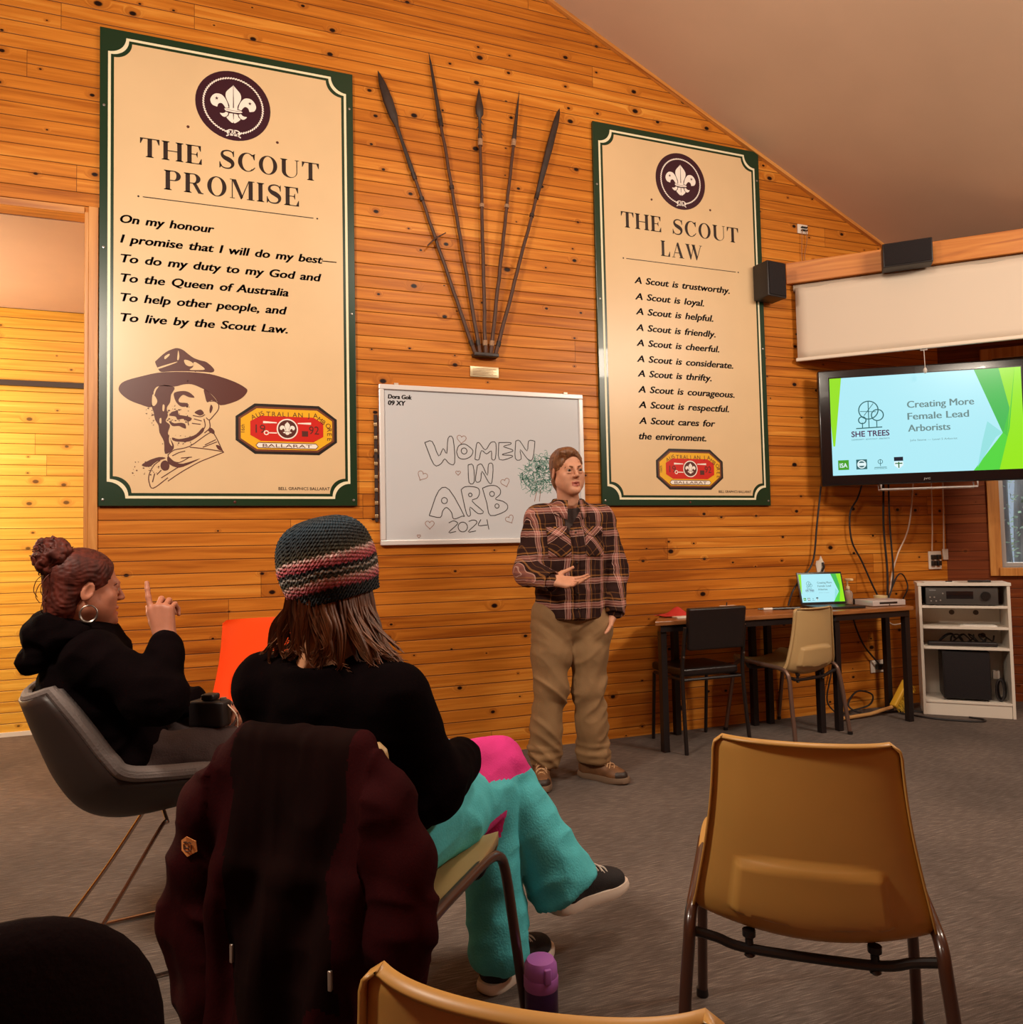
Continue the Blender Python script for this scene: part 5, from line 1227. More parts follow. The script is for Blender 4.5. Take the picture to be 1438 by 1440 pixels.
        for ax_ in range(3):
            o1, o2 = [(1, 2), (2, 0), (0, 1)][ax_]
            A = np.moveaxis(I, (ax_, o1, o2), (0, 1, 2)); N = np.moveaxis(ids, (ax_, o1, o2), (0, 1, 2))
            df = A[:-1, 1:-1, 1:-1] != A[1:, 1:-1, 1:-1]; q = np.argwhere(df)
            if not len(q): continue
            x, y, z = q[:, 0], q[:, 1]+1, q[:, 2]+1
            quad = np.stack([N[x, y-1, z-1], N[x, y, z-1], N[x, y, z], N[x, y-1, z]], 1)
            fl = ~A[x, y, z]
            quad[fl] = quad[fl][:, ::-1]
            F.append(quad)
        F = np.concatenate(F); 
        for _ in range(smooth):
            acc = np.zeros_like(P); cn = np.zeros(n)
            for a in range(4):
                for b in ((a+1) % 4, (a-1) % 4):
                    np.add.at(acc, F[:, a], P[F[:, b]]); np.add.at(cn, F[:, a], 1)
            P = P*.5+.5*acc/np.maximum(cn, 1)[:, None]
        return P, F
def normals(P, F):
    fn = np.cross(P[F[:, 2]]-P[F[:, 0]], P[F[:, 3]]-P[F[:, 1]]); N = np.zeros_like(P)
    for a in range(4): np.add.at(N, F[:, a], fn)
    return N/np.maximum(np.linalg.norm(N, axis=1), 1e-12)[:, None]
def vnoise(P, seed=0):
    P = np.asarray(P)+seed*17.31; i = np.floor(P).astype(np.int64); f = P-i; f = f*f*(3-2*f)
    def h(a, b, c): 
        n = (a*374761393+b*668265263+c*1274126177+seed*2654435) & 0x7fffffff
        n = ((n ^ (n >> 13))*1274126177) & 0x7fffffff
        return ((n ^ (n >> 16)) & 0xffff)/65535.0
    r = 0
    for dx in (0, 1):
        for dy in (0, 1):
            for dz in (0, 1):
                r = r+h(i[:, 0]+dx, i[:, 1]+dy, i[:, 2]+dz)*(f[:, 0] if dx else 1-f[:, 0])*(f[:, 1] if dy else 1-f[:, 1])*(f[:, 2] if dz else 1-f[:, 2])
    return r*2-1
def ridges(P, freq, seed=0):
    """crease-like noise in 0..1"""
    return 1-np.abs(vnoise(P*np.asarray(freq), seed))*2
def np_mesh(name, P, F, mats, parent=None, midx=None):
    me = bpy.data.meshes.new(name); nv, nf = len(P), len(F)
    me.vertices.add(nv); me.vertices.foreach_set('co', np.ascontiguousarray(P, np.float32).ravel())
    me.loops.add(nf*4); me.loops.foreach_set('vertex_index', np.ascontiguousarray(F, np.int32).ravel())
    me.polygons.add(nf); me.polygons.foreach_set('loop_start', np.arange(0, nf*4, 4, dtype=np.int32))
    me.update(calc_edges=True)
    for mm in (mats if isinstance(mats, (list, tuple)) else [mats]): me.materials.append(mm)
    me.polygons.foreach_set('use_smooth', np.ones(nf, bool))
    if midx is not None: me.polygons.foreach_set('material_index', np.ascontiguousarray(midx, np.int32))
    me.validate(); me.update()
    o = bpy.data.objects.new(name, me); COL.objects.link(o)
    if parent is not None: o.parent = parent
    return o

# ---------------------------------------------------------------- anatomy
def frame(fwd, up=(0, 0, 1)):
    """columns: right-hand side (x), forward (y), up (z)"""
    f = unit(fwd); x = unit(np.cross(f, V3(up))); z = np.cross(x, f); return np.stack([x, f, z], 1)
class Head:
    def __init__(s, T, R, sc=1.0): s.T, s.R, s.s = V3(T), R, sc
    def w(s, p): return s.T+s.R @ (V3(p)*s.s)
    def local(s, P): return ((P-s.T) @ s.R)/s.s
    def build(s, S):
        e = lambda c, r, k=.02, op='u': S.ell(s.w(c), V3(r)*s.s, s.R, k*s.s, op)
        c = lambda a, b, ra, rb, k=.015, op='u': S.cone(s.w(a), s.w(b), ra*s.s, rb*s.s, k*s.s, op)
        e((0, -.012, .038), (.073, .093, .080)); e((0, .026, -.032), (.060, .061, .088), .03)
        for x in (-1, 1):
            c((x*.047, .008, -.052), (x*.014, .064, -.096), .023, .019, .03); e((x*.036, .045, -.052), (.023, .030, .030), .03)
            e((x*.043, .056, -.022), (.019, .018, .018), .025)
        e((0, .081, -.101), (.019, .016, .016), .02)
        c((-.034, .080, .021), (.034, .080, .021), .010, .010, .018)
        for x in (-1, 1): e((x*.031, .092, .002), (.018, .013, .0105), .010, 's')
        for x in (-1, 1):
            e((x*.031, .0740, .002), (.0165, .0125, .0125), .006)
            e((x*.031, .0775, .0115), (.0160, .0138, .0085), .003); e((x*.031, .0765, -.0105), (.0150, .0130, .0060), .005)
        c((0, .089, .012), (0, .108, -.026), .0075, .0095, .012)
        for x in (-1, 1): e((x*.011, .096, -.030), (.0085, .010, .0075), .006)
        c((-.024, .077, -.0625), (0, .092, -.0590), .0045, .0070, .006); c((.024, .077, -.0625), (0, .092, -.0590), .0045, .0065, .006)
        c((-.020, .079, -.073), (0, .090, -.0765), .0045, .0080, .006); c((.020, .079, -.073), (0, .090, -.0765), .0045, .0075, .006)
        e((0, .100, -.0675), (.024, .014, .0026), .003, 's')
        for x in (-1, 1):
            Re = s.R @ np.array(Matrix.Rotation(rad(-18*1), 3, 'X')) @ np.array(Matrix.Rotation(rad(x*-18), 3, 'Z'))
            S.ell(s.w((x*.076, -.012, -.006)), V3((.007, .019, .031))*s.s, Re, .008*s.s)
            S.ell(s.w((x*.083, -.008, -.003)), V3((.006, .011, .019))*s.s, Re, .004*s.s, 's')
        return S
    def eyes(s, parent, iris=(.10, .06, .03)):
        Mw = mat('eye_white', (.36, .30, .26), .4); Mi = mat('brown_iris', iris, .2); Mp = mat('pupil', (.004, .004, .004), .15)
        for x in (-1, 1):
            g = MB(); rr_ = .0124*s.s; n = 18; rings = 18; vs = []; fs = []; mi = []
            cpos = s.w((x*.031, .0775, .002))
            for i in range(rings+1):
                th = PI*i/rings
                for k in range(n):
                    a = 2*PI*k/n; v = V3((math.sin(th)*math.cos(a), math.cos(th), math.sin(th)*math.sin(a)))
                    vs.append(tuple(cpos+s.R @ v*rr_))
            for i in range(rings):
                for k in range(n):
                    k2 = (k+1) % n; fs.append((i*n+k, (i+1)*n+k, (i+1)*n+k2, i*n+k2)); mi.append(2 if i < 2 else 1 if i < 4 else 0)
            g.v = vs; g.f = fs; g.mi = mi; g.build('eye', [Mw, Mi, Mp], parent)
    def brows(s, parent, m_):
        for x in (-1, 1):
            pts = [s.w(p) for p in ((x*.012, .0895, .0165), (x*.026, .0890, .0205), (x*.039, .0815, .0200), (x*.050, .0705, .0145))]
            MB().tube(spline(pts, 4), [.003*s.s, .0042*s.s]+[.0042*s.s]*6+[.0036*s.s, .003*s.s, .002*s.s, .0015*s.s, .001*s.s], 8).build('eyebrow', m_, parent)
def hand(S, W, Fd, N, T, curl=(20, 25, 25, 30), thumb=(.65, .75, .1), sc=1.0, flex=None):
    """hand from the wrist W: fingers along Fd, palm facing N, thumb on side T"""
    Fd, N = unit(Fd), unit(N); N = unit(N-Fd*(N@Fd)); T = unit(V3(T)-Fd*(V3(T)@Fd)-N*(V3(T)@N)); W = V3(W)
    kn = [(.030, .090), (.010, .094), (-.010, .090), (-.028, .080)]; seg = [(.041, .025, .021), (.045, .029, .022), (.041, .027, .021), (.032, .020, .019)]
    rr_ = [.0088, .0090, .0086, .0076]
    for i in range(4):
        K = W+(T*kn[i][0]+Fd*kn[i][1])*sc
        S.cone(W+T*kn[i][0]*.55*sc, K, .0155*sc, .0115*sc, .014*sc)
        p, ang = K, 0.0; cu = curl[i]
        for j in range(3):
            ang += rad(cu*(0.8 if j == 0 else 1.1 if j == 1 else .7)); d = Fd*math.cos(ang)+N*math.sin(ang)
            sp = T*(.05*(1.5-i))*(1 if j == 0 else .4)
            q = p+(unit(d+sp))*seg[i][j]*sc
            S.cone(p, q, (rr_[i]-.0006*j)*sc, (rr_[i]-.0006*(j+1))*sc, .004*sc); p = q
    a = W+(T*.018+Fd*.018+N*.006)*sc; d1 = unit(Fd*thumb[0]+T*thumb[1]+N*thumb[2]); b = a+d1*.046*sc
    d2 = unit(d1*.75+Fd*.6+N*.15); c = b+d2*.034*sc; d = c+unit(d2+N*.25)*.026*sc
    S.cone(a, b, .0165*sc, .0118*sc, .012*sc); S.cone(b, c, .0108*sc, .0096*sc, .004*sc); S.cone(c, d, .0096*sc, .0082*sc, .004*sc)
    return S
def skin(name, rgb): return mat(name, rgb, .5, spec=.35, noise=.06, nscale=40)
def finish(S, name, mats, parent, disp=None, midx=None, smooth=1):
    P, F = S.mesh(smooth)
    if disp is not None: P = P+normals(P, F)*disp(P)[:, None]
    mi = None
    if midx is not None: mi = midx(P[F].mean(1))
    return np_mesh(name, P, F, mats, parent, mi)

def shoe(parent, heel, toe, up, m_up, m_sole, m_lace, boot=True, name='boot', m_toe=None):
    heel, toe = V3(heel), V3(toe); fd = toe-heel; L = np.linalg.norm(fd); R = frame(fd, up); k = L/.285
    w_ = lambda p: heel+R @ (V3(p)*k)
    lo = np.minimum(heel, toe)-.09; hi = np.maximum(heel, toe)+.17
    S = SDF(lo, hi, .005)
    c = lambda a, b, ra, rb, kk=.02, sq=None: S.cone(w_(a), w_(b), ra*k, rb*k, kk, 'u', sq)
    c((0, .042, .050), (0, .042, .095), .037, .036); c((0, .05, .05), (0, .19, .042), .038, .036, .03)
    S.ell(w_((0, .222, .038)), V3((.045, .056, .034))*k, R, .03); c((0, .06, .10), (0, .15, .062), .034, .030, .03)
    if boot: c((0, .052, .08), (0, .046, .145), .042, .043, .02)
    S.cut(R @ V3((0, 0, -1)), w_((0, 0, .022)))
    S.cut(R @ V3((0, 0, 1)), w_((0, 0, .150 if boot else .105)))
    def mi(P):
        q = ((P-heel) @ R)/k
        return np.where((q[:, 1] > .235) & (q[:, 2] < .06), 1, 0) if m_toe else np.zeros(len(P))
    u = finish(S, name, [m_up, m_toe or m_up], parent, midx=mi)
    out = [(.0, -.004), (.026, .004), (.038, .04), (.037, .11), (.048, .19), (.047, .235), (.030, .275), (0, .289)]
    ol = spline2(out, 4); ol = ol+[(-x, y) for x, y in ol[::-1][1:-1]]
    g = MB(); n = len(ol)
    def ring(z, f, up_=0): return [tuple(w_((x*f, .14+(y-.14)*f, z+up_*max(0, (y-.2)/.09)))) for x, y in ol]
    rings = [ring(.0, .96, .006), ring(.006, 1.02, .004), ring(.020, 1.03, .003), ring(.030, 1.0, .004), ring(.0305, .90, .004)]
    vs = [p for r in rings for p in r]; fs = []
    for i in range(4):
        for j in range(n): fs.append((i*n+j, i*n+(j+1) % n, (i+1)*n+(j+1) % n, (i+1)*n+j))
    fs += [tuple(range(n-1, -1, -1)), tuple(4*n+j for j in range(n))]
    g.add(vs, fs); g.build('sole', m_sole, u, smooth=50)
    g = MB()
    for i in range(5):
        y = .105+.024*i; z = .122-.0115*i
        if boot: z += .003
        for s in (-1, 1): g.tube(spline([w_((s*.027, y+.004*s, z-.015)), w_((s*.012, y, z-.001)), w_((-s*.014, y+.014, z-.004)), w_((-s*.027, y+.018, z-.019))], 3), .0026*k, 6)
    g.build('laces', m_lace, u)
    return u
# ================================================================ the standing speaker
def plaid_material():
    M = bpy.data.materials.new('brown_pink_plaid_flannel'); M.use_nodes = True; nt = M.node_tree; g = NG(nt)
    b = nt.nodes['Principled BSDF']; tc = g.node('ShaderNodeTexCoord'); sp = g.node('ShaderNodeSeparateXYZ'); g.l(tc.outputs['Object'], sp.inputs[0])
    nz = g.node('ShaderNodeTexNoise'); nz.inputs['Scale'].default_value = 9; g.l(tc.outputs['Object'], nz.inputs['Vector'])
    wob = g.m('MULTIPLY', g.m('SUBTRACT', nz.outputs['Fac'], .5), .020)
    def bandset(v, per, off):
        f = g.m('FRACT', g.m('DIVIDE', g.m('ADD', g.m('ADD', v, off), wob), per))
        pink = g.ramp(f, [(0, (0, 0, 0)), (.34, (1, 1, 1)), (.36, (.2, .2, .2)), (.40, (1, 1, 1)), (.58, (0, 0, 0))], 'CONSTANT')
        white = g.ramp(f, [(0, (0, 0, 0)), (.345, (1, 1, 1)), (.365, (0, 0, 0)), (.455, (.9, .9, .9)), (.475, (0, 0, 0)), (.56, (.8, .8, .8)), (.58, (0, 0, 0))], 'CONSTANT')
        tan = g.ramp(f, [(0, (0, 0, 0)), (.64, (1, 1, 1)), (.70, (0, 0, 0)), (.90, (.6, .6, .6)), (.93, (0, 0, 0))], 'CONSTANT')
        return pink, white, tan
    v = bandset(g.m('ADD', sp.outputs[0], g.m('MULTIPLY', sp.outputs[1], .35)), .098, 10.02); h = bandset(sp.outputs[2], .118, 10.035)
    avg = lambda a, c: g.m('MULTIPLY', g.m('ADD', a, c), .5)
    base = (.030, .013, .011)
    c = g.mix(avg(v[0], h[0]), base, (.42, .165, .135)); c = g.mix(g.m('MULTIPLY', avg(v[2], h[2]), .9), c, (.40, .17, .05)); c = g.mix(g.m('MULTIPLY', avg(v[1], h[1]), .95), c, (.80, .55, .46))
    g.l(c, b.inputs['Base Color']); b.inputs['Roughness'].default_value = .9; b.inputs['Specular IOR Level'].default_value = .1
    return M
M_PLAID = plaid_material()
M_KHAKI = mat('khaki_work_cloth', lin((136, 104, 68)), .85, noise=.10, nscale=8, bump=.15, bscale=250)
M_SKIN1 = skin('fair_skin', lin((204, 146, 116))); M_LIP = mat('lips', lin((168, 92, 76)), .4)
M_HAIR1 = mat('light_brown_hair', lin((116, 74, 44)), .5, noise=.45, nscale=70, stretch=(1, 1, .25))
M_TEE = mat('charcoal_tee', (.045, .026, .022), .85)
fB = unit((-.16, -.987, 0)); lB = V3((.987, -.16, 0))            # facing; her left
pr1 = thing('person', 'standing person in brown plaid flannel shirt and khaki trousers, gesturing', 'person', (2.19, -.66, 0))
OFS = V3((2.19, -.66, 0))
def L_(p): return V3(p)-OFS                                      # world to the figure's own space
pel, che, nk = L_((2.218, -.63, .86)), L_((2.222, -.63, 1.20)), L_((2.214, -.64, 1.385))
shR, shL = L_((2.070, -.60, 1.305)), L_((2.385, -.66, 1.30)); elR, elL = L_((1.985, -.64, 1.045)), L_((2.462, -.66, 1.04))
wrR, wrL = L_((2.035, -.795, 1.005)), L_((2.412, -.735, .83))
hpR, hpL, knR, knL, anR, anL = [L_(p) for p in ((2.128, -.62, .80), (2.308, -.64, .80), (2.098, -.64, .47), (2.292, -.67, .47), (2.062, -.61, .10), (2.310, -.665, .10))]
hd1 = Head(L_((2.205, -.665, 1.545)), frame((.02, -1.0, -.02)) @ np.array(Matrix.Rotation(rad(3), 3, 'Y')), .985)
S1 = SDF((-.38, -.36, -.02), (.38, .22, 1.05), .010, [(2, .28, .44, .0045), (0, -.22, .0, .0045), (1, -.32, -.08, .0045)])
S1 = SDF((-.38, -.36, .02), (.40, .26, 1.72), .010, [(2, .30, .42, .0045), (2, 1.27-.0, 1.72, .0035), (0, -.20, .12, .004), (1, -.30, .12, .004)])
S1.cone(pel, che, .135, .130, .05, 'u', (fB, 1.5)); S1.cone(che, (shR+shL)/2-V3((0, 0, .02)), .13, .10, .05, 'u', (fB, 1.5)); S1.cone(shR, shL, .05, .05, .05); S1.cone((shR+shL)/2, hd1.w((0, -.02, -.05)), .062, .052, .03)
for a, b, c in ((shR, elR, wrR), (shL, elL, wrL)): S1.cone(a, b, .046, .038, .03); S1.cone(b, c, .037, .026, .02)
for a, b, c in ((hpR, knR, anR), (hpL, knL, anL)): S1.cone(a, b, .075, .052, .04); S1.cone(b, c, .05, .036, .03)
hd1.build(S1)
hand(S1, wrR+V3((.008, -.008, .0)), (.84, -.50, -.12), (-.15, -.62, .77), (.15, .45, .88), (14, 16, 20, 24), (.55, .85, .05))
hand(S1, wrL+V3((-.006, .004, -.010)), (-.62, .22, -.75), (-.9, -.1, .1), (-.1, -.95, 0), (12, 12, 12, 12))
def lipz(P):
    q = hd1.local(P)
    return np.where((np.abs(q[:, 0]) < .021) & (q[:, 1] > .074) & (q[:, 2] > -.083+.2*np.abs(q[:, 0])) & (q[:, 2] < -.055-.15*np.abs(q[:, 0])), 1, 0)
body = finish(S1, 'body', [M_SKIN1, M_LIP], pr1, midx=lipz)
hd1.eyes(pr1); hd1.brows(pr1, M_HAIR1)
# hair swept back
H = SDF(hd1.T-.16, hd1.T+.17, .004)
he = lambda c, r, k=.02, op='u': H.ell(hd1.w(c), V3(r)*hd1.s, hd1.R, k, op)
he((0, -.018, .044), (.081, .098, .083)); he((0, -.055, -.03), (.066, .055, .075), .03); he((0, -.072, -.085), (.032, .032, .045), .02); he((.022, .046, .094), (.045, .042, .022), .03)
he((0, .088, -.025), (.066, .062, .096), .012, 's'); he((0, .135, .03), (.10, .07, .05), .02, 's')
for x in (-1, 1): he((x*.085, .025, -.055), (.04, .055, .055), .012, 's'); he((x*.088, -.010, -.010), (.022, .022, .032), .008, 's')
finish(H, 'hair', M_HAIR1, pr1, disp=lambda P: .0028*ridges(hd1.local(P), (60, 9, 60), 3)+.0016*ridges(hd1.local(P), (140, 20, 140), 5))
# tee shirt, flannel shirt, collar
T1 = SDF((-.26, -.30, .62), (.30, .24, 1.36), .008)
T1.cone(che-V3((0, 0, .3)), che, .15, .15, .05, 'u', (fB, 1.45)); T1.cone(che, (shR+shL)/2-V3((0, 0, .015)), .148, .118, .05, 'u', (fB, 1.5)); T1.cone(shR+lB*.03, shL-lB*.03, .055, .055, .06); T1.cone((shR+shL)/2, nk+V3((0, 0, -.02)), .085, .068, .03)
T1.cut((0, 0, -1), (0, 0, .80)); T1.ell(nk+fB*.045+V3((0, 0, .028)), (.078, .080, .058), None, .01, 's')
finish(T1, 'tee_shirt', M_TEE, pr1)
C1 = SDF((-.40, -.34, .72), (.42, .30, 1.44), .006)
C1.cone(pel-V3((0, 0, .05)), che-V3((0, 0, .05)), .180, .178, .06, 'u', (fB, 1.30)); C1.cone(che-V3((0, 0, .05)), (shR+shL)/2-V3((0, 0, .03)), .180, .135, .06, 'u', (fB, 1.42)); C1.cone(shR+lB*.01, shL-lB*.01, .066, .066, .06); C1.cone((shR+shL)/2, nk-V3((0, 0, .015)), .095, .074, .04)
for a, b, c in ((shR, elR, wrR), (shL, elL, wrL)):
    C1.cone(a, b, .074, .064, .035); C1.cone(b, b+(c-b)*.80, .063, .053, .025); C1.cone(b+(c-b)*.75, b+(c-b)*.95, .050, .046, .008)
vt = L_((2.172, -.78, 1.248))
# open neck: a wedge cut down the front
for i in range(7):
    t = i/6; C1.ell(vt*(1-t)+(nk+fB*.085+V3((0, 0, .03)))*t, (.020+.074*t, .065, .040), None, .008, 's')
C1.ell(nk+V3((0, 0, .035)), (.068, .066, .06), None, .01, 's')
C1.cut((0, 0, -1), (0, 0, .805)); 
def wr1(P):
    arm = np.minimum(np.linalg.norm(P-elR, axis=1), np.linalg.norm(P-elL, axis=1))
    f = .0035*ridges(P, (9, 9, 14), 1)+.0025*ridges(P+P[:, [2, 0, 1]]*.3, (18, 18, 26), 2)
    f += .007*np.exp(-(arm/.12)**2)*ridges(P, (8, 8, 34), 4)
    hem = np.exp(-((P[:, 2]-.80)/.05)**2); return f+hem*.008*vnoise(P*22, 6)
shirt = finish(C1, 'flannel_shirt', M_PLAID, pr1, disp=wr1)
sbv = BVHTree.FromPolygons([tuple(v.co) for v in shirt.data.vertices], [tuple(p.vertices) for p in shirt.data.polygons])
def patch(poly_fn, nu, nv, off, bv, dirv):
    rows = []
    for i in range(nv+1):
        r = []
        for j in range(nu+1):
            p = Vector(poly_fn(j/nu, i/nv)); hit = bv.ray_cast(p, Vector(dirv))
            q = hit[0]+hit[1]*off if hit[0] else p
            r.append(q)
        rows.append(r)
    return rows
fv = Vector(fB); lv = Vector(lB); ctr = Vector((che+pel)/2)
def on_front(x, z): return lv*x+Vector((ctr.x, ctr.y, z))+fv*.5
pk = plaid = M_PLAID.copy(); pk.name = 'plaid_pocket_cloth'
mpn = [n for n in pk.node_tree.nodes if n.bl_idname == 'ShaderNodeTexCoord'][0]
sepn = [n for n in pk.node_tree.nodes if n.bl_idname == 'ShaderNodeSeparateXYZ'][0]
mpp = pk.node_tree.nodes.new('ShaderNodeMapping'); mpp.inputs['Rotation'].default_value = (0, rad(40), 0)
pk.node_tree.links.new(mpn.outputs['Object'], mpp.inputs[0]); pk.node_tree.links.new(mpp.outputs[0], sepn.inputs[0])
for x0, x1 in ((-.135, -.030), (.045, .145)):
    MB().grid(patch(lambda u, v: on_front(x0+(x1-x0)*u, 1.115+.125*v), 10, 12, .004, sbv, -fv)).build('chest_pocket', pk, shirt, solid=.003)
    MB().grid(patch(lambda u, v: on_front(x0-.004+(x1-x0+.008)*u, 1.228+.035*v-.018*(1-v)*(1-abs(2*u-1))), 10, 4, .0075, sbv, -fv)).build('pocket_flap', pk, shirt, solid=.003)
MB().grid(patch(lambda u, v: on_front(-.030+.030*u+.012, .812+.455*v), 4, 40, .004, sbv, -fv)).build('button_placket', M_PLAID, shirt, solid=.002)
g = MB()
for k in range(6):
    h_ = sbv.ray_cast(on_front(-.003, .86+.075*k), -fv)
    if h_[0]: g.sphere(tuple(h_[0]+fv*.007), .0055, 8)
g.build('buttons', mat('dark_button', (.02, .012, .01), .3), shirt)
# turned-down collar leaves
for s in (-1, 1):
    rows = []
    for i in range(6):
        t = i/5; r = []
        for j in range(13):
            a = rad(-172+j*150/12) if s > 0 else rad(172-j*150/12)
            q = nk+V3((0, 0, .012))+(lB*math.sin(a)*s*s+fB*math.cos(a))*(.076+.026*t)+V3((0, 0, -.006-.030*t*t-.022*(j/12)*(1+.5*t)+.026*(1-t)))
            q = q+fB*(.030*(j/12)**2)+V3((0, 0, -.030*t*(j/12)**3))
            r.append(tuple(q))
        rows.append(r)
    MB().grid(rows).build('collar', M_PLAID, shirt, solid=.005)
for wpt, ept in ((wrR, elR), (wrL, elL)):
    d = unit(wpt-ept); c0 = ept+(wpt-ept)*.78
    MB().tube([c0, c0+d*.02, c0+d*.055, c0+d*.060], [.052, .0525, .0515, .046], 20, cap=False).build('cuff', M_PLAID, shirt, solid=.003)
# trousers
Q1 = SDF((-.34, -.26, -.01), (.34, .26, .98), .007)
Q1.cone(pel-V3((0, 0, .03)), pel+V3((0, 0, .06)), .158, .150, .05, 'u', (fB, 1.40))
for a, b, c, dx in ((hpR, knR, anR, -1), (hpL, knL, anL, 1)):
    Q1.path([a+lB*dx*.012+V3((0, 0, .02)), a*.5+b*.5+lB*dx*.005, b, b*.45+c*.55, c+V3((0, 0, .015))], [.100, .094, .077, .074, .077], .03)
    Q1.ell(c+V3((0, 0, .035)), (.086, .086, .026), None, .012); Q1.ell(c+V3((0, 0, .075)), (.083, .083, .018), None, .010)
Q1.ell(wrL+V3((-.065, .025, -.080)), (.062, .055, .075), None, .03)
Q1.cut((0, 0, -1), (0, 0, .082))
def wr2(P):
    kn = np.exp(-(np.minimum(np.abs(P[:, 2]-.44), .5)/.16)**2); an = np.exp(-((P[:, 2]-.12)/.10)**2); cr = np.exp(-((P[:, 2]-.78)/.07)**2)
    sl = P+np.stack([P[:, 2]*.5, 0*P[:, 2], -P[:, 0]*.9*np.sign(P[:, 0]-.02)], 1)
    return (.004+.009*kn+.007*an)*ridges(sl, (7, 7, 15), 7)+.004*cr*ridges(sl, (10, 10, 30), 8)+.002*ridges(P, (25, 25, 18), 9)
finish(Q1, 'trousers', M_KHAKI, pr1, disp=wr2)
M_BOOT = mat('tan_brown_boot_leather', lin((112, 74, 44)), .6, noise=.25, nscale=25); M_BSOLE = mat('grey_beige_boot_sole', lin((120, 96, 76)), .6); M_BTOE = mat('dark_boot_toe_cap', lin((48, 34, 26)), .5); M_LACE = mat('pale_laces', lin((190, 150, 110)), .7)
shoe(pr1, L_((2.085, -.525, 0)), L_((1.973, -.790, 0)), (0, 0, 1), M_BOOT, M_BSOLE, M_LACE, True, 'boot', M_BTOE)
shoe(pr1, L_((2.270, -.585, 0)), L_((2.415, -.825, 0)), (0, 0, 1), M_BOOT, M_BSOLE, M_LACE, True, 'boot', M_BTOE)
# ================================================================ seated person with the hair bun
fU = unit((.975, .22, 0)); lU = V3((-.22, .975, 0))
pr2 = thing('person', 'seated person in black hoodie with reddish hair bun, one finger raised', 'person', (.30, -1.60, 0))
O2 = V3((.28, -1.60, 0)); L2 = lambda p: V3(p)-O2
M_SKIN2 = skin('tanned_skin', lin((176, 112, 86)))
M_HAIR2 = mat('auburn_hair', lin((78, 28, 18)), .6, spec=.3, noise=.5, nscale=60, stretch=(1, 1, .3))
M_HOOD = mat('black_hoodie_fleece', (.0034, .0014, .0017), .95, spec=.04, noise=.3, nscale=12, bump=.2, bscale=200)
M_TRS2 = mat('dark_brown_trousers', (.040, .020, .018), .85, bump=.2, bscale=200)
pel2, che2, nk2 = L2((.275, -1.605, .555)), L2((.180, -1.605, .79)), L2((.168, -1.62, .935))
sR2, sL2 = L2((.215, -1.765, .880)), L2((.145, -1.45, .885)); eR2, eL2 = L2((.385, -1.84, .775)), L2((.33, -1.43, .69)); wR2, wL2 = L2((.400, -1.735, .915)), L2((.475, -1.545, .700))
hR2, hL2 = L2((.30, -1.68, .550)), L2((.26, -1.52, .550)); kR2, kL2 = L2((.66, -1.64, .550)), L2((.63, -1.44, .550)); aR2, aL2 = L2((.63, -1.65, .10)), L2((.60, -1.45, .10))
hd2 = Head(L2((.178, -1.655, 1.072)), frame((.925, .38, .02)) @ np.array(Matrix.Rotation(rad(-4), 3, 'X')), .93)
B2 = SDF((-.42, -.44, .02), (.52, .34, .99+.26), .010, [(2, .66, .76, .0045), (2, .90, 1.22, .0030), (0, -.24, .14, .0038), (1, -.24, .05, .0038), (0, .14, .36, .0050)])
B2.cone(pel2, che2, .125, .125, .05, 'u', (fU, 1.4)); B2.cone(che2, (sR2+sL2)/2, .125, .10, .05, 'u', (fU, 1.5)); B2.cone(sR2, sL2, .05, .05, .05); B2.cone((sR2+sL2)/2+V3((0, 0, .01)), hd2.w((0, -.02, -.05)), .062, .053, .03)
for a, b, c in ((sR2, eR2, wR2), (sL2, eL2, wL2)): B2.cone(a, b, .044, .038, .03); B2.cone(b, c, .038, .027, .02)
for a, b, c in ((hR2, kR2, aR2), (hL2, kL2, aL2)): B2.cone(a, b, .072, .052, .04); B2.cone(b, c, .05, .036, .03)
hd2.build(B2)
hand(B2, wR2+V3((-.003, .006, .010)), (-.16, .22, .96), (.35, .90, .10), (-.90, .35, 0), (4, 62, 70, 74), (.85, .5, .25), 1.0)
hand(B2, wL2+V3((.012, -.006, -.002)), (.92, -.38, -.05), (-.1, -.30, -.95), (.20, .75, .60), (40, 44, 48, 52), (.85, .35, .25), .95)
def lip2(P):
    q = hd2.local(P); return np.where((np.abs(q[:, 0]) < .021) & (q[:, 1] > .074) & (q[:, 2] > -.083+.2*np.abs(q[:, 0])) & (q[:, 2] < -.055-.15*np.abs(q[:, 0])), 1, 0)
finish(B2, 'body', [M_SKIN2, M_LIP], pr2, midx=lip2)
hd2.eyes(pr2); hd2.brows(pr2, M_HAIR2)
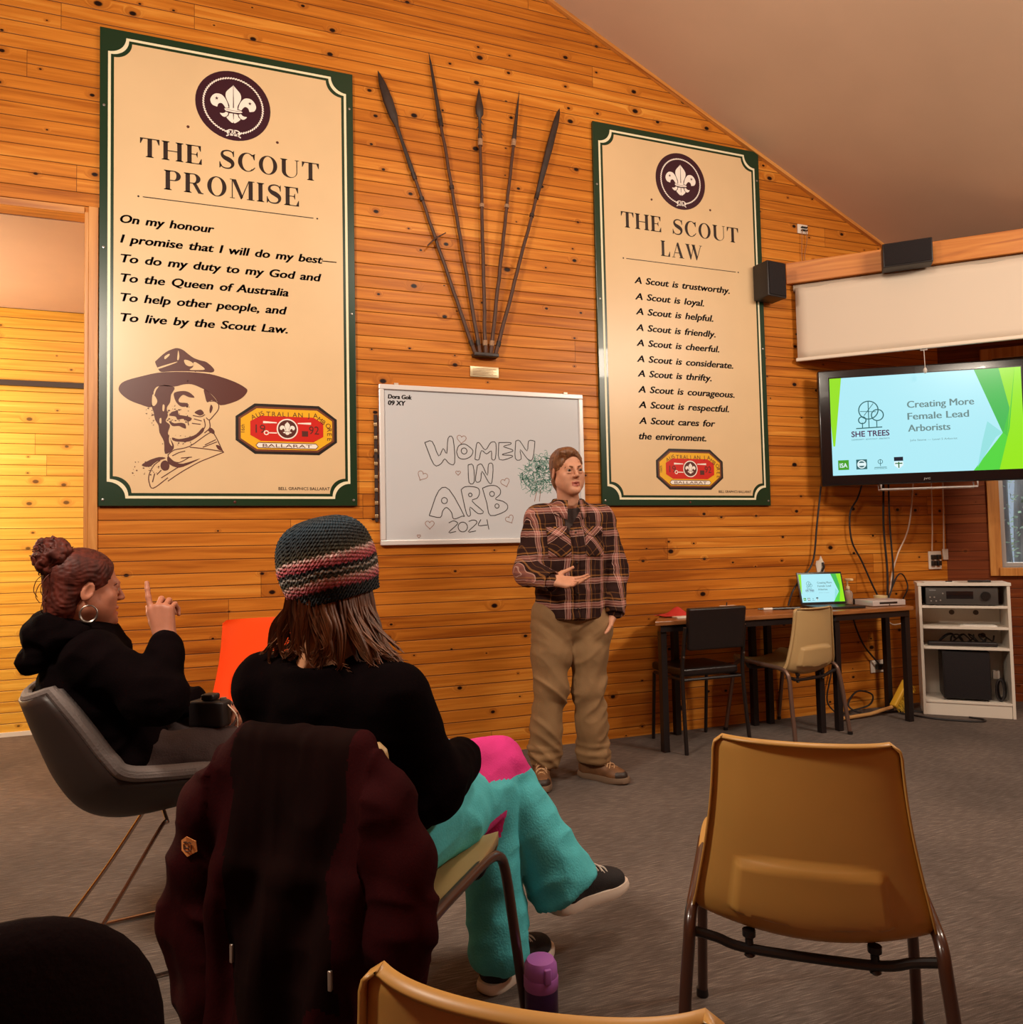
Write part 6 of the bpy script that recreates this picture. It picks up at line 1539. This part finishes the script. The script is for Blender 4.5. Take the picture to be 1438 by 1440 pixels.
# hair pulled up, with a loose curly bun
H = SDF(hd2.T-.17, hd2.T+V3((.16, .16, .20)), .0035)
he = lambda c, r, k=.02, op='u': H.ell(hd2.w(c), V3(r)*hd2.s, hd2.R, k, op)
he((0, -.020, .044), (.083, .103, .085)); he((0, -.062, -.035), (.068, .052, .072), .03); he((0, -.075, -.090), (.038, .03, .04), .02)
he((0, .095, -.03), (.075, .070, .105), .012, 's'); he((0, .145, .03), (.11, .075, .052), .02, 's')
for x in (-1, 1): he((x*.085, .028, -.065), (.04, .055, .055), .012, 's'); he((x*.088, -.010, -.008), (.024, .022, .034), .008, 's')
bunc = (0, -.098, .098)
def hd_(P): 
    q = hd2.local(P); d = q-V3(bunc); r = np.linalg.norm(d, axis=1); th = np.arctan2(d[:, 0], d[:, 2]-.3*d[:, 1])
    return .0008*np.sin(th*70+7*vnoise(q*26, 2))*np.clip(r/.08-.5, 0, 1)+.0014*ridges(q, (120, 45, 120), 5)+.0015*vnoise(q*34, 8)
hair2 = finish(H, 'hair', M_HAIR2, pr2, disp=hd_)
Bn = SDF(hd2.w(bunc)-.09, hd2.w(bunc)+.09, .0035)
Bn.ell(hd2.w(bunc), V3((.046, .046, .046))*hd2.s)
for k in range(9):
    a = 2*PI*k/9; p = V3(bunc)+V3((.034*math.cos(a), .020*math.sin(a*2), .036*math.sin(a))); Bn.ell(hd2.w(p), (.022, .022, .022), None, .008)
Bn.cone(hd2.w((0, -.065, .065)), hd2.w(bunc), .030, .036, .02)
bun = finish(Bn, 'hair_bun', M_HAIR2, pr2, disp=lambda P: .006*ridges(hd2.local(P), (45, 45, 45), 3)+.003*ridges(hd2.local(P), (110, 110, 110), 4))
rg = random.Random(12); g = MB()
for k in range(46):
    d = V3((rg.gauss(0, 1), rg.gauss(0, 1), rg.gauss(0, 1))); d /= np.linalg.norm(d); e = unit(np.cross(d, V3((rg.gauss(0, 1), rg.gauss(0, 1), rg.gauss(0, 1)))))
    r0_ = rg.uniform(.036, .050); cu = rg.uniform(.010, .018); pts = []
    for i in range(9):
        t = i/8; a = rg.uniform(-.2, .2)+t*5.0
        pts.append(hd2.w(V3(bunc)+d*(r0_+cu*math.sin(a)*.8+.004)+e*(.034*(t-.5)*1.5+cu*math.cos(a)*.6)))
    g.tube(spline(pts, 3), [.0014]*24+[.0008], 4)
for k in range(14):
    s = rg.choice((-1, 1)); y0_ = rg.uniform(-.115, -.06); z0_ = rg.uniform(-.02, .05)
    p = V3((s*rg.uniform(.0, .05), y0_-.004, z0_)); g.tube(spline([hd2.w(p), hd2.w(p+V3((s*.006, -.016, -.02))), hd2.w(p+V3((s*.002, -.022, -.05))), hd2.w(p+V3((-s*.008, -.012, -.07)))], 4), [.0011]*12+[.0006], 4)
g.build('loose_curls', M_HAIR2, bun)
# hoop earring
eh = hd2.w((.083, -.008, -.058)); g = MB()
ring = [eh+hd2.R @ V3((.006*math.sin(a), .021*math.sin(a), -.002+.024*math.cos(a)-.012)) for a in [2*PI*k/22 for k in range(22)]]
g.tube(ring, [.0016+.0030*(.5-.5*math.cos(2*PI*k/22)) for k in range(22)], 6, 0, True); g.build('hoop_earring', mat('dark_silver', (.20, .17, .15), .3, metal=.9), pr2)
# hoodie
C2 = SDF((-.40, -.46, .40), (.40, .38, 1.06), .0065)
C2.cone(pel2, che2-V3((0, 0, .05)), .172, .176, .06, 'u', (fU, 1.34)); C2.cone(che2-V3((0, 0, .05)), (sR2+sL2)/2-V3((0, 0, .02)), .176, .132, .06, 'u', (fU, 1.36)); C2.cone(sR2, sL2, .066, .066, .06)
C2.cone((sR2+sL2)/2+V3((.0, 0, .0)), nk2+V3((.012, -.005, .0)), .105, .080, .04)
for a, b, c in ((sR2, eR2, wR2), (sL2, eL2, wL2)): C2.cone(a, b, .068, .062, .035); C2.cone(b, b+(c-b)*.72, .062, .047, .03); C2.cone(b+(c-b)*.72, b+(c-b)*.92, .046, .043, .008)
C2.cone(eR2+V3((-.02, 0, -.01)), eR2+V3((.012, .0, -.012)), .062, .060, .03)
C2.ell(nk2+fU*.02+V3((0, 0, .055)), (.072, .072, .055), None, .015, 's')
C2.cut((0, 0, -1), (0, 0, .465))
def wr3(P):
    el = np.minimum(np.linalg.norm(P-eR2, axis=1), np.linalg.norm(P-eL2, axis=1))
    sl = P+np.stack([P[:, 2]*.7, 0*P[:, 2], -P[:, 0]*.9], 1)
    return .005*ridges(sl, (7, 7, 13), 11)+.003*ridges(P, (16, 16, 22), 12)+.008*np.exp(-(el/.10)**2)*ridges(P, (10, 10, 26), 13)+.008*np.exp(-((P[:, 2]-.52)/.09)**2)*ridges(sl, (6, 6, 24), 14)
hoodie = finish(C2, 'hoodie', M_HOOD, pr2, disp=wr3)
D2 = SDF((-.36, -.30, .80), (.02, .26, 1.08), .006)
D2.path([nk2-fU*.075-lU*.09+V3((0, 0, .0)), nk2-fU*.105-lU*.03+V3((0, 0, .002)), nk2-fU*.105+lU*.05, nk2-fU*.06+lU*.10], [.034, .044, .044, .034], .03)
D2.path([nk2-fU*.02-lU*.095+V3((0, 0, .018)), nk2-fU*.085-lU*.06+V3((0, 0, .030)), nk2-fU*.085+lU*.06+V3((0, 0, .030)), nk2-fU*.02+lU*.10+V3((0, 0, .015))], [.030, .040, .040, .030], .02)
D2.path([nk2-fU*.115-lU*.05-V3((0, 0, .05)), nk2-fU*.130-V3((0, 0, .060)), nk2-fU*.115+lU*.06-V3((0, 0, .05))], [.030, .038, .030], .015)
finish(D2, 'hood', M_HOOD, hoodie, disp=lambda P: .006*ridges(P, (12, 12, 18), 5)+.003*ridges(P, (30, 30, 34), 6))
g = MB(); p0 = nk2+fU*.10-lU*.04+V3((0, 0, -.02)); g.tube(spline([p0, p0+fU*.05+V3((0, 0, -.10)), p0+fU*.055+V3((0, 0, -.20))], 5), .004, 6); g.build('drawstring', M_HOOD, hoodie)
# trousers and shoes
Q2 = SDF((-.24, -.34, -.0), (.52, .32, .68), .008)
Q2.cone(pel2-V3((0, 0, .02)), pel2+V3((0, 0, .04)), .128, .130, .05, 'u', (fU, 1.2))
for a, b, c in ((hR2, kR2, aR2), (hL2, kL2, aL2)): Q2.path([a, a*.5+b*.5, b, b*.5+c*.5, c], [.088, .084, .072, .064, .062], .03)
Q2.cut((0, 0, -1), (0, 0, .075))
finish(Q2, 'trousers', M_TRS2, pr2, disp=lambda P: .005*ridges(P, (9, 9, 14), 21)+.003*ridges(P, (20, 20, 26), 22))
M_SNK = mat('black_canvas', (.012, .009, .010), .8, bump=.2, bscale=300); M_SSOLE = mat('white_rubber_sole', lin((232, 216, 200)), .5); M_LACEW = mat('white_laces', lin((220, 210, 200)), .7)
for a in (aR2, aL2): shoe(pr2, (a[0]-.06, a[1], 0), (a[0]+.20, a[1]+.03, 0), (0, 0, 1), M_SNK, M_SSOLE, M_LACEW, False, 'sneaker')
# the camera in the left hand
cm_ = thing('photo_camera', 'black camera held on the lap of the person with hair bun', 'camera', (.535, -1.635, .640), rad(-32))
MB().rbox((-.055, -.030, 0), (.060, .025, .078), .008).build('camera_body', M_BLACKP, cm_); MB().rbox((-.018, -.022, .0785), (.024, .020, .098), .006).build('viewfinder_hump', M_BLACKP, cm_)
MB().lathe([(.030, 0), (.031, .02), (.030, .052), (.027, .055), (.024, .05), (0, .046)], 24, 0, Matrix.Translation((.005, .0255, .038)) @ Matrix.Rotation(-PI/2, 4, 'X')).build('lens', mat('lens_black', (.015, .012, .014), .18, coat=.5), cm_)
g = MB(); g.lathe([(.010, 0), (.010, .008), (0, .008)], 14, 0, Matrix.Translation((.045, 0, .0785))); g.build('dial', mat('grey_dial', (.3, .28, .27), .3, metal=.8), cm_)
g = MB().tube(spline([(.061, 0, .065), (.085, .01, .03), (.075, .03, -.015), (.06, .05, -.03)], 5), .004, 6, flat=.4); g.build('strap', mat('pale_strap', lin((214, 190, 170)), .7), cm_)

# ================================================================ seated person in the knitted beanie (space of that chair)
YW = rad(-44); pr3 = thing('person', 'seated person seen from behind in striped knit beanie and turquoise trousers', 'person', (.915, -2.395, 0), YW)
M_SKIN3 = skin('back_skin', lin((196, 140, 104)))
M_SWEAT = mat('black_sweater', (.0032, .0013, .0016), .95, spec=.04, noise=.3, nscale=14, bump=.15, bscale=260)
pel3, che3, nk3 = V3((-.005, -.060, .55)), V3((-.028, -.112, .79)), V3((-.042, -.150, .935))
sR3, sL3 = V3((.130, -.135, .850)), V3((-.202, -.135, .862)); eR3, eL3 = V3((.172, -.060, .665)), V3((-.235, -.02, .66)); wR3, wL3 = V3((.13, .17, .655)), V3((-.04, .22, .66))
hR3, hL3 = V3((.095, -.05, .535)), V3((-.095, -.04, .54)); kR3, kL3 = V3((.085, .40, .50)), V3((.080, .470, .550)); aR3, aL3 = V3((.118, .390, .10)), V3((.246, .533, .232))
hd3 = Head((-.040, -.115, 1.095), np.array(Matrix.Rotation(rad(5), 3, 'Z')) @ np.eye(3), .98)
B3 = SDF((-.40, -.34, .02), (.42, .60, 1.24), .011, [(2, 1.0, 1.22, .005), (0, -.13, .05, .005)])
B3.cone(pel3, che3, .125, .125, .05, 'u', ((0, 1, 0), 1.4)); B3.cone(che3, (sR3+sL3)/2, .125, .095, .05, 'u', ((0, 1, 0), 1.5)); B3.cone(sR3, sL3, .048, .048, .05); B3.cone((sR3+sL3)/2+V3((0, 0, .01)), hd3.w((0, -.02, -.05)), .062, .055, .03)
for a, b, c in ((sR3, eR3, wR3), (sL3, eL3, wL3)): B3.cone(a, b, .044, .038, .03); B3.cone(b, c, .038, .026, .02)
for a, b, c in ((hR3, kR3, aR3), (hL3, kL3, aL3)): B3.cone(a, b, .072, .052, .04); B3.cone(b, c, .05, .036, .03)
hd3.build(B3); hand(B3, wR3, (-.8, .55, -.1), (-.1, -.1, -1), (.5, .8, .1), (20, 22, 25, 28)); hand(B3, wL3, (.85, .45, -.1), (0, -.1, -1), (-.5, .85, .1), (20, 22, 25, 28))
finish(B3, 'body', M_SKIN3, pr3)
hd3.eyes(pr3)
# sweater
C3 = SDF((-.42, -.36, .42), (.42, .36, 1.04), .007)
C3.cone(pel3, che3-V3((0, 0, .05)), .176, .180, .06, 'u', ((0, 1, 0), 1.55)); C3.cone(che3-V3((0, 0, .05)), (sR3+sL3)/2-V3((0, -.02, .03)), .180, .130, .06, 'u', ((0, 1, 0), 1.55)); C3.cone(sR3, sL3, .064, .066, .07)
C3.cone((sR3+sL3)/2+V3((.0, 0, .01)), nk3+V3((0, .005, -.02)), .10, .085, .045)
for a, b, c in ((sR3, eR3, wR3), (sL3, eL3, wL3)): C3.cone(a, b, .072, .068, .04); C3.cone(b, b+(c-b)*.93, .074, .050, .03)
C3.ell(nk3+V3((-.005, -.015, .040)), (.105, .095, .062), None, .02, 's'); C3.cut((0, 0, -1), (0, 0, .445))
def wr5(P):
    el = np.minimum(np.linalg.norm(P-eR3, axis=1), np.linalg.norm(P-eL3, axis=1)); sl = P+np.stack([P[:, 2]*.5, 0*P[:, 2], -P[:, 0]*.6], 1)
    return .004*ridges(sl, (6, 6, 11), 31)+.0025*ridges(P, (16, 16, 20), 32)+.008*np.exp(-(el/.10)**2)*ridges(P, (11, 11, 24), 33)
sweater = finish(C3, 'sweater', M_SWEAT, pr3, disp=wr5)
# beanie
def beanie_material():
    M = bpy.data.materials.new('striped_knit_wool'); M.use_nodes = True; nt = M.node_tree; g = NG(nt); b = nt.nodes['Principled BSDF']
    tc = g.node('ShaderNodeTexCoord'); sp = g.node('ShaderNodeSeparateXYZ'); g.l(tc.outputs['Object'], sp.inputs[0])
    ang = g.m('ARCTAN2', sp.outputs[0], sp.outputs[1])
    zig = g.m('MULTIPLY', g.m('PINGPONG', g.m('MULTIPLY', ang, 48/6.28318), .5), .011)
    nz = g.node('ShaderNodeTexNoise'); nz.inputs['Scale'].default_value = 14; nz.inputs['Detail'].default_value = 3; g.l(tc.outputs['Object'], nz.inputs['Vector'])
    nf = g.node('ShaderNodeTexNoise'); nf.inputs['Scale'].default_value = 95; nf.inputs['Detail'].default_value = 2; g.l(tc.outputs['Object'], nf.inputs['Vector'])
    h = g.m('ADD', g.m('ADD', sp.outputs[2], zig), g.m('MULTIPLY', g.m('SUBTRACT', nz.outputs['Fac'], .5), .022))
    t = g.m('DIVIDE', g.m('ADD', h, .055), .20)
    dark, navy, olive = (.034, .040, .044), (.032, .058, .082), (.085, .062, .030)
    c = g.ramp(t, [(0, (.012, .016, .022)), (.17, (.016, .018, .020)), (.20, (.62, .11, .15)), (.25, (.78, .24, .25)), (.305, (.85, .55, .48)), (.315, olive), (.36, (.05, .045, .035)), (.385, (.66, .58, .52)), (.405, (.022, .018, .016)), (.44, (.018, .014, .014)), (.455, (.60, .085, .12)), (.52, (.76, .21, .22)), (.565, (.92, .64, .56)), (.58, olive), (.66, (.05, .046, .036)), (.74, dark), (.90, navy), (1, dark)])
    c = g.mix(g.m('MULTIPLY', nf.outputs['Fac'], .40), c, (.0, .0, .0)); c = g.mix(g.m('MULTIPLY', g.m('GREATER_THAN', nf.outputs['Fac'], .76), .4), c, (.5, .5, .48))
    g.l(c, b.inputs['Base Color']); b.inputs['Roughness'].default_value = .95; b.inputs['Specular IOR Level'].default_value = .1; b.inputs['Sheen Weight'].default_value = .1
    st = g.m('MULTIPLY', g.m('SINE', g.m('MULTIPLY', ang, 48.0)), g.m('SINE', g.m('ADD', g.m('MULTIPLY', sp.outputs[2], 720.0), g.m('MULTIPLY', ang, 31.0))))
    bp = g.node('ShaderNodeBump'); bp.inputs['Strength'].default_value = .9; bp.inputs['Distance'].default_value = .004
    g.l(g.m('ADD', st, g.m('MULTIPLY', nf.outputs['Fac'], 1.5)), bp.inputs['Height']); g.l(bp.outputs[0], b.inputs['Normal'])
    return M
bn = []; NB = 96
prof = [(.100, -.050), (.103, -.046), (.1055, -.030), (.111, -.010), (.116, .020), (.117, .045), (.114, .070), (.107, .095), (.094, .116), (.074, .132), (.048, .142), (.022, .146), (.004, .147)]
pp_ = spline([(0, r, z) for r, z in prof], 9)
rows = []
for q in pp_:
    row = []
    for k in range(NB):
        a = 2*PI*k/NB; rib = .0022*math.cos(NB/2*a)*min(1, q.y/.05); kn_ = .0012*math.sin(q.z*900+ (PI if k % 2 else 0)); seam = -.004*abs(math.cos(4*a))**14*(1 if q.z > .05 else 0)
        r = q.y+rib+kn_+seam
        row.append((r*.965*math.cos(a), r*1.05*math.sin(a), q.z))
    rows.append(row)
bea = MB().grid(rows, closed=True).build('beanie', beanie_material(), pr3, smooth=180)
bea.scale = (.93, .93, .95); bea.location = hd3.w((.006, -.012, .012)); bea.rotation_euler = (rad(7), rad(-12), 0)
bm_in = [[(x*.97, y*.97, z+.002) for x, y, z in rows[i]] for i in (0, 4, 10)]
# long hair hanging below the beanie
M_HAIR3 = mat('brown_streaked_hair', lin((104, 62, 36)), .48, noise=.5, nscale=70, stretch=(1, 1, .12))
hg = MB(); rg = random.Random(21)
hp = lambda p: hd3.w(p)
for k in range(74):
    ac = rg.uniform(-2.35, 2.35); tip = rg.gauss(0, .012); wvc = rg.uniform(.004, .012)*rg.choice((-1, 1)); lnc = rg.uniform(.084, .130); flc = rg.uniform(.010, .034)
    for q_ in range(8):                             # each lock is a handful of strands that draw together at the tip
        a = ac+rg.gauss(0, .10); r1 = rg.uniform(.074, .098); x0_ = r1*math.sin(a); y0_ = -.012-r1*1.05*math.cos(a); side = math.sin(ac)
        ln = lnc*rg.uniform(.93, 1.05)*(1.0 if ac > 0 else .93)*(.86 if -.75 < ac < .40 else 1.0)
        fl = flc*(1.15 if side > 0 else 1.0)*(1.5 if abs(ac) > .9 else 1.0)
        xc, yc = .088*math.sin(ac), -.012-.092*math.cos(ac)
        p0 = V3((x0_*.92, y0_*.92, -.006)); p1 = V3((x0_, y0_, -.045)); p2 = V3(((x0_*.6+xc*.4)*1.06+side*fl*.6+wvc, (y0_*.6+yc*.4)*1.05, -.045-ln*.5))
        p3 = V3(((x0_*.3+xc*.7)*1.08+side*fl*1.25+tip, (y0_*.3+yc*.7)*1.06, -.045-ln)); p4 = p3+V3((side*.012-wvc*1.2+rg.gauss(0, .003), rg.gauss(0, .003), -rg.uniform(.008, .020)))
        r = rg.uniform(.0026, .0050)
        pts = spline([hp(p) for p in (p0, p1, p2, p3, p4)], 4)
        hg.tube(pts, [r*(1-.8*(i/(len(pts)-1))**2) for i in range(len(pts))], 5, flat=.55)
for s, l_ in ((1, .12), (1, .14), (1, .10), (1, .085)):   # stray locks flicking out at the right
    p0 = V3((.088, -.03, -.035)); q = [p0, p0+V3((.014, 0, -.04)), p0+V3((.034+.02*rg.random(), .0, -.075)), p0+V3((.050+.03*(l_-.1)*20*rg.random(), .0, -l_))]
    hg.tube(spline([hp(p) for p in q], 5), [.0022*(1-.8*i/15) for i in range(16)], 5)
hg.build('hair', M_HAIR3, pr3, smooth=60)
# trousers: turquoise with pink knee patches
M_TURQ = mat('turquoise_corduroy', lin((80, 194, 204)), .8, noise=.12, nscale=14, bump=.2, bscale=180); M_PINK = mat('hot_pink_patch', lin((214, 44, 132)), .85, bump=.2, bscale=200)
Q3 = SDF((-.26, -.28, -.0), (.44, .66, .72), .007)
Q3.cone(pel3-V3((0, 0, .02)), pel3+V3((0, 0, .0)), .140, .130, .05, 'u', ((0, 1, 0), 1.35))
Q3.path([hR3, hR3*.5+kR3*.5, kR3, kR3*.5+aR3*.5, aR3+V3((0, 0, -.0))], [.088, .088, .074, .070, .084], .025)
Q3.path([hL3, hL3*.5+kL3*.5+V3((0, 0, .035)), kL3], [.086, .088, .076], .025); Q3.path([kL3, kL3*.5+aL3*.5, aL3+unit(aL3-kL3)*.02], [.076, .082, .100], .012)
Q3.cut(unit(aL3-kL3), aL3+unit(aL3-kL3)*.022, None, (.10, .40, .0), (.50, .70, .40)); Q3.cut((0, 0, -1), (0, 0, .055))
ax3 = unit(kL3-hL3)
def pink(P):
    t = (P-kL3) @ ax3; top_ = P[:, 2]-(kL3[2]-.035)
    up = (t > -.17) & (t < .072) & (top_ > 0) & (P[:, 2] > .545-.2*np.clip(t+.05, -1, 0)) & (np.abs(P[:, 0]-kL3[0]-.2*t) < .13)
    dn = (P[:, 2] < .475) & (np.abs(P[:, 1]-.30) < .05) & (P[:, 0] > .10) & (P[:, 2] > .40)
    return np.where(up | dn, 1, 0)
def wr6(P):
    sl = P+np.stack([P[:, 2]*.7, P[:, 2]*.4, -P[:, 0]*.8], 1)
    return .005*ridges(sl, (8, 8, 12), 41)+.007*np.exp(-(np.linalg.norm(P-kL3-V3((0, -.03, -.07)), axis=1)/.10)**2)*ridges(sl, (9, 9, 26), 42)+.003*ridges(P, (20, 20, 16), 43)+.006*np.exp(-((P[:, 2]-.12)/.12)**2)*ridges(sl, (11, 11, 15), 44)
finish(Q3, 'trousers', [M_TURQ, M_PINK], pr3, disp=wr6, midx=pink)
shoe(pr3, (.100, .325, 0), (.178, .590, 0), (0, 0, 1), M_SNK, M_SSOLE, M_LACEW, False, 'sneaker')
hA = V3((.231, .500, .150)); dA = unit((.45, .89, -.03))
shoe(pr3, hA, hA+dA*.285, (-.12, -.10, 1), M_SNK, M_SSOLE, M_LACEW, False, 'sneaker')

# ---------------------------------------------------------------- jacket over the back of her chair
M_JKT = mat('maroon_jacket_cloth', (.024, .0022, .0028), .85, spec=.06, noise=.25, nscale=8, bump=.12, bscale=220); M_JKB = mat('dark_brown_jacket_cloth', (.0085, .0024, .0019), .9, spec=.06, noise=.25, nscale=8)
jk = thing('jacket', 'dark maroon work jacket hung over the beanie wearer\u2019s chair back', 'jacket', (.915, -2.395, 0), YW)
J = SDF((-.42, -.46, .10), (.40, -.12, .88), .006)
yb = lambda z: -.300-.018*max(0, .72-z)
J.path([(-.130, -.272, .795), (0, -.272, .798), (.150, -.272, .800)], [.020, .020, .020], .02)
for x in np.linspace(-.135, .150, 9):
    J.path([(x, -.287, .785), (x*1.06, -.318, .55), (x*1.12+.01, -.330, .22)], [.024, .028, .030], .02)
    J.path([(x*.95, -.256, .785), (x*.93, -.205, .62)], [.014, .014], .02)
for pts, rs in (([(-.150, -.285, .745), (-.215, -.290, .640), (-.255, -.295, .520), (-.262, -.300, .400), (-.240, -.300, .270), (-.218, -.300, .17)], [.045, .062, .060, .058, .054, .048]), ([(.150, -.290, .775), (.205, -.300, .700), (.248, -.310, .600), (.258, -.312, .500), (.238, -.312, .425)], [.040, .052, .058, .054, .048]), ([(.200, -.285, .60), (.225, -.270, .40), (.215, -.27, .30)], [.04, .035, .03])):
    J.path(pts, rs, .025, 'u', ((0, 1, 0), 1.35))
J.box((0, -.215, .55), (.40, .040, .32), None, .005, .008, 's'); J.path([(x, -.256, .79) for x in (-.14, .15)], [.012, .012], .01)
def wrj(P):
    body = np.exp(-(P[:, 0]/.20)**4); low = np.clip((.80-P[:, 2])/.5, 0, 1)
    f = .026*low*body*(np.sin(P[:, 0]*40+2.6*np.sin(P[:, 2]*6)+1.0))+.016*low*ridges(P, (14, 6, 3.5), 51)
    return np.where(P[:, 1] < -.27, f, f*.2)+.005*ridges(P, (13, 13, 10), 52)+.009*(np.abs(P[:, 0]) > .19)*ridges(P+P[:, [2, 0, 1]]*.4, (9, 9, 17), 53)
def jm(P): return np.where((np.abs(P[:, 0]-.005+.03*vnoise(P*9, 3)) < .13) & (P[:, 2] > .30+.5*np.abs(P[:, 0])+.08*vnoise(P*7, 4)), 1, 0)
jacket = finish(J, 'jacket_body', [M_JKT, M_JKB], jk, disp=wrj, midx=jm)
jbv = BVHTree.FromPolygons([tuple(v.co) for v in jacket.data.vertices], [tuple(p.vertices) for p in jacket.data.polygons])
lx, lz = -.262, .580
def logo_pts(poly, off):
    out = []
    for a, b in poly:
        h = jbv.ray_cast(Vector((lx+a, -.6, lz+b)), Vector((.15, 1, 0)).normalized()); out.append(h[0]+h[1]*off if h[0] else Vector((lx+a, -.36, lz+b)))
    return out
hexa = [(.017*math.cos(PI/2+PI/3*k), .021*math.sin(PI/2+PI/3*k)) for k in range(6)]
g = MB(); P = logo_pts([(0, 0)]+hexa, .004); g.add(P, [(0, 1+k, 1+(k+1) % 6) for k in range(6)]); badge = g.build('sleeve_badge', mat('tan_badge', lin((232, 150, 84)), .6), jk, smooth=None, solid=.002)
g = MB()
for st in ([(-.010, .006), (-.010, -.008), (-.005, -.013), (.005, -.013), (.010, -.008), (.010, .006)], [(-.005, .003), (-.005, -.008)], [(.005, .003), (.005, -.008)], [(-.005, -.003), (.005, -.003)], [(-.010, .010), (-.006, .014), (-.003, .010), (0, .016), (.003, .010), (.006, .014), (.010, .010)]):
    g.tube(logo_pts([(a_*.72, b_*.72) for a_, b_ in st], .0060), .0009, 5)
g.build('badge_emblem', mat('badge_ink', (.05, .015, .01), .6), badge)
for x, z in ((-.118, .385), (.140, .40)):
    h = jbv.ray_cast(Vector((x, -.6, z)), Vector((0, 1, 0)))
    if h[0]: MB().rbox((-.004, -.006, -.018), (.004, .002, .018), .002, 0, Matrix.Translation(h[0])).build('zip_pull', mat('zip_metal', (.55, .45, .38), .35, metal=.8), jk)

# ---------------------------------------------------------------- drink bottle on the carpet
bt = thing('drink_bottle', 'purple drink bottle standing on the carpet by the beanie wearer\u2019s foot', 'bottle', (1.284, -2.456, 0))
bt.scale = (1.08, 1.08, .98)
M_PUR = mat('dark_purple_bottle', lin((62, 30, 92)), .35); M_LIL = mat('lilac_lid', lin((172, 104, 190)), .4)
MB().lathe([(0, .001), (.034, .001), (.037, .006), (.037, .120), (.0365, .124), (0, .124)], 28).build('flask', M_PUR, bt)
MB().lathe([(0.0372, .1245), (.0385, .128), (.0385, .150), (.037, .153), (0, .153)], 28).build('lid_collar', M_LIL, bt)
g = MB(); g.lathe([(.0365, .1535), (.037, .158), (.036, .178), (.030, .190), (.015, .195), (0, .195)], 28); g.build('lid', M_LIL, bt)
g = MB().rbox((-.008, -.044, .150), (.008, -.036, .186), .003); g.build('lid_latch', M_LIL, bt)
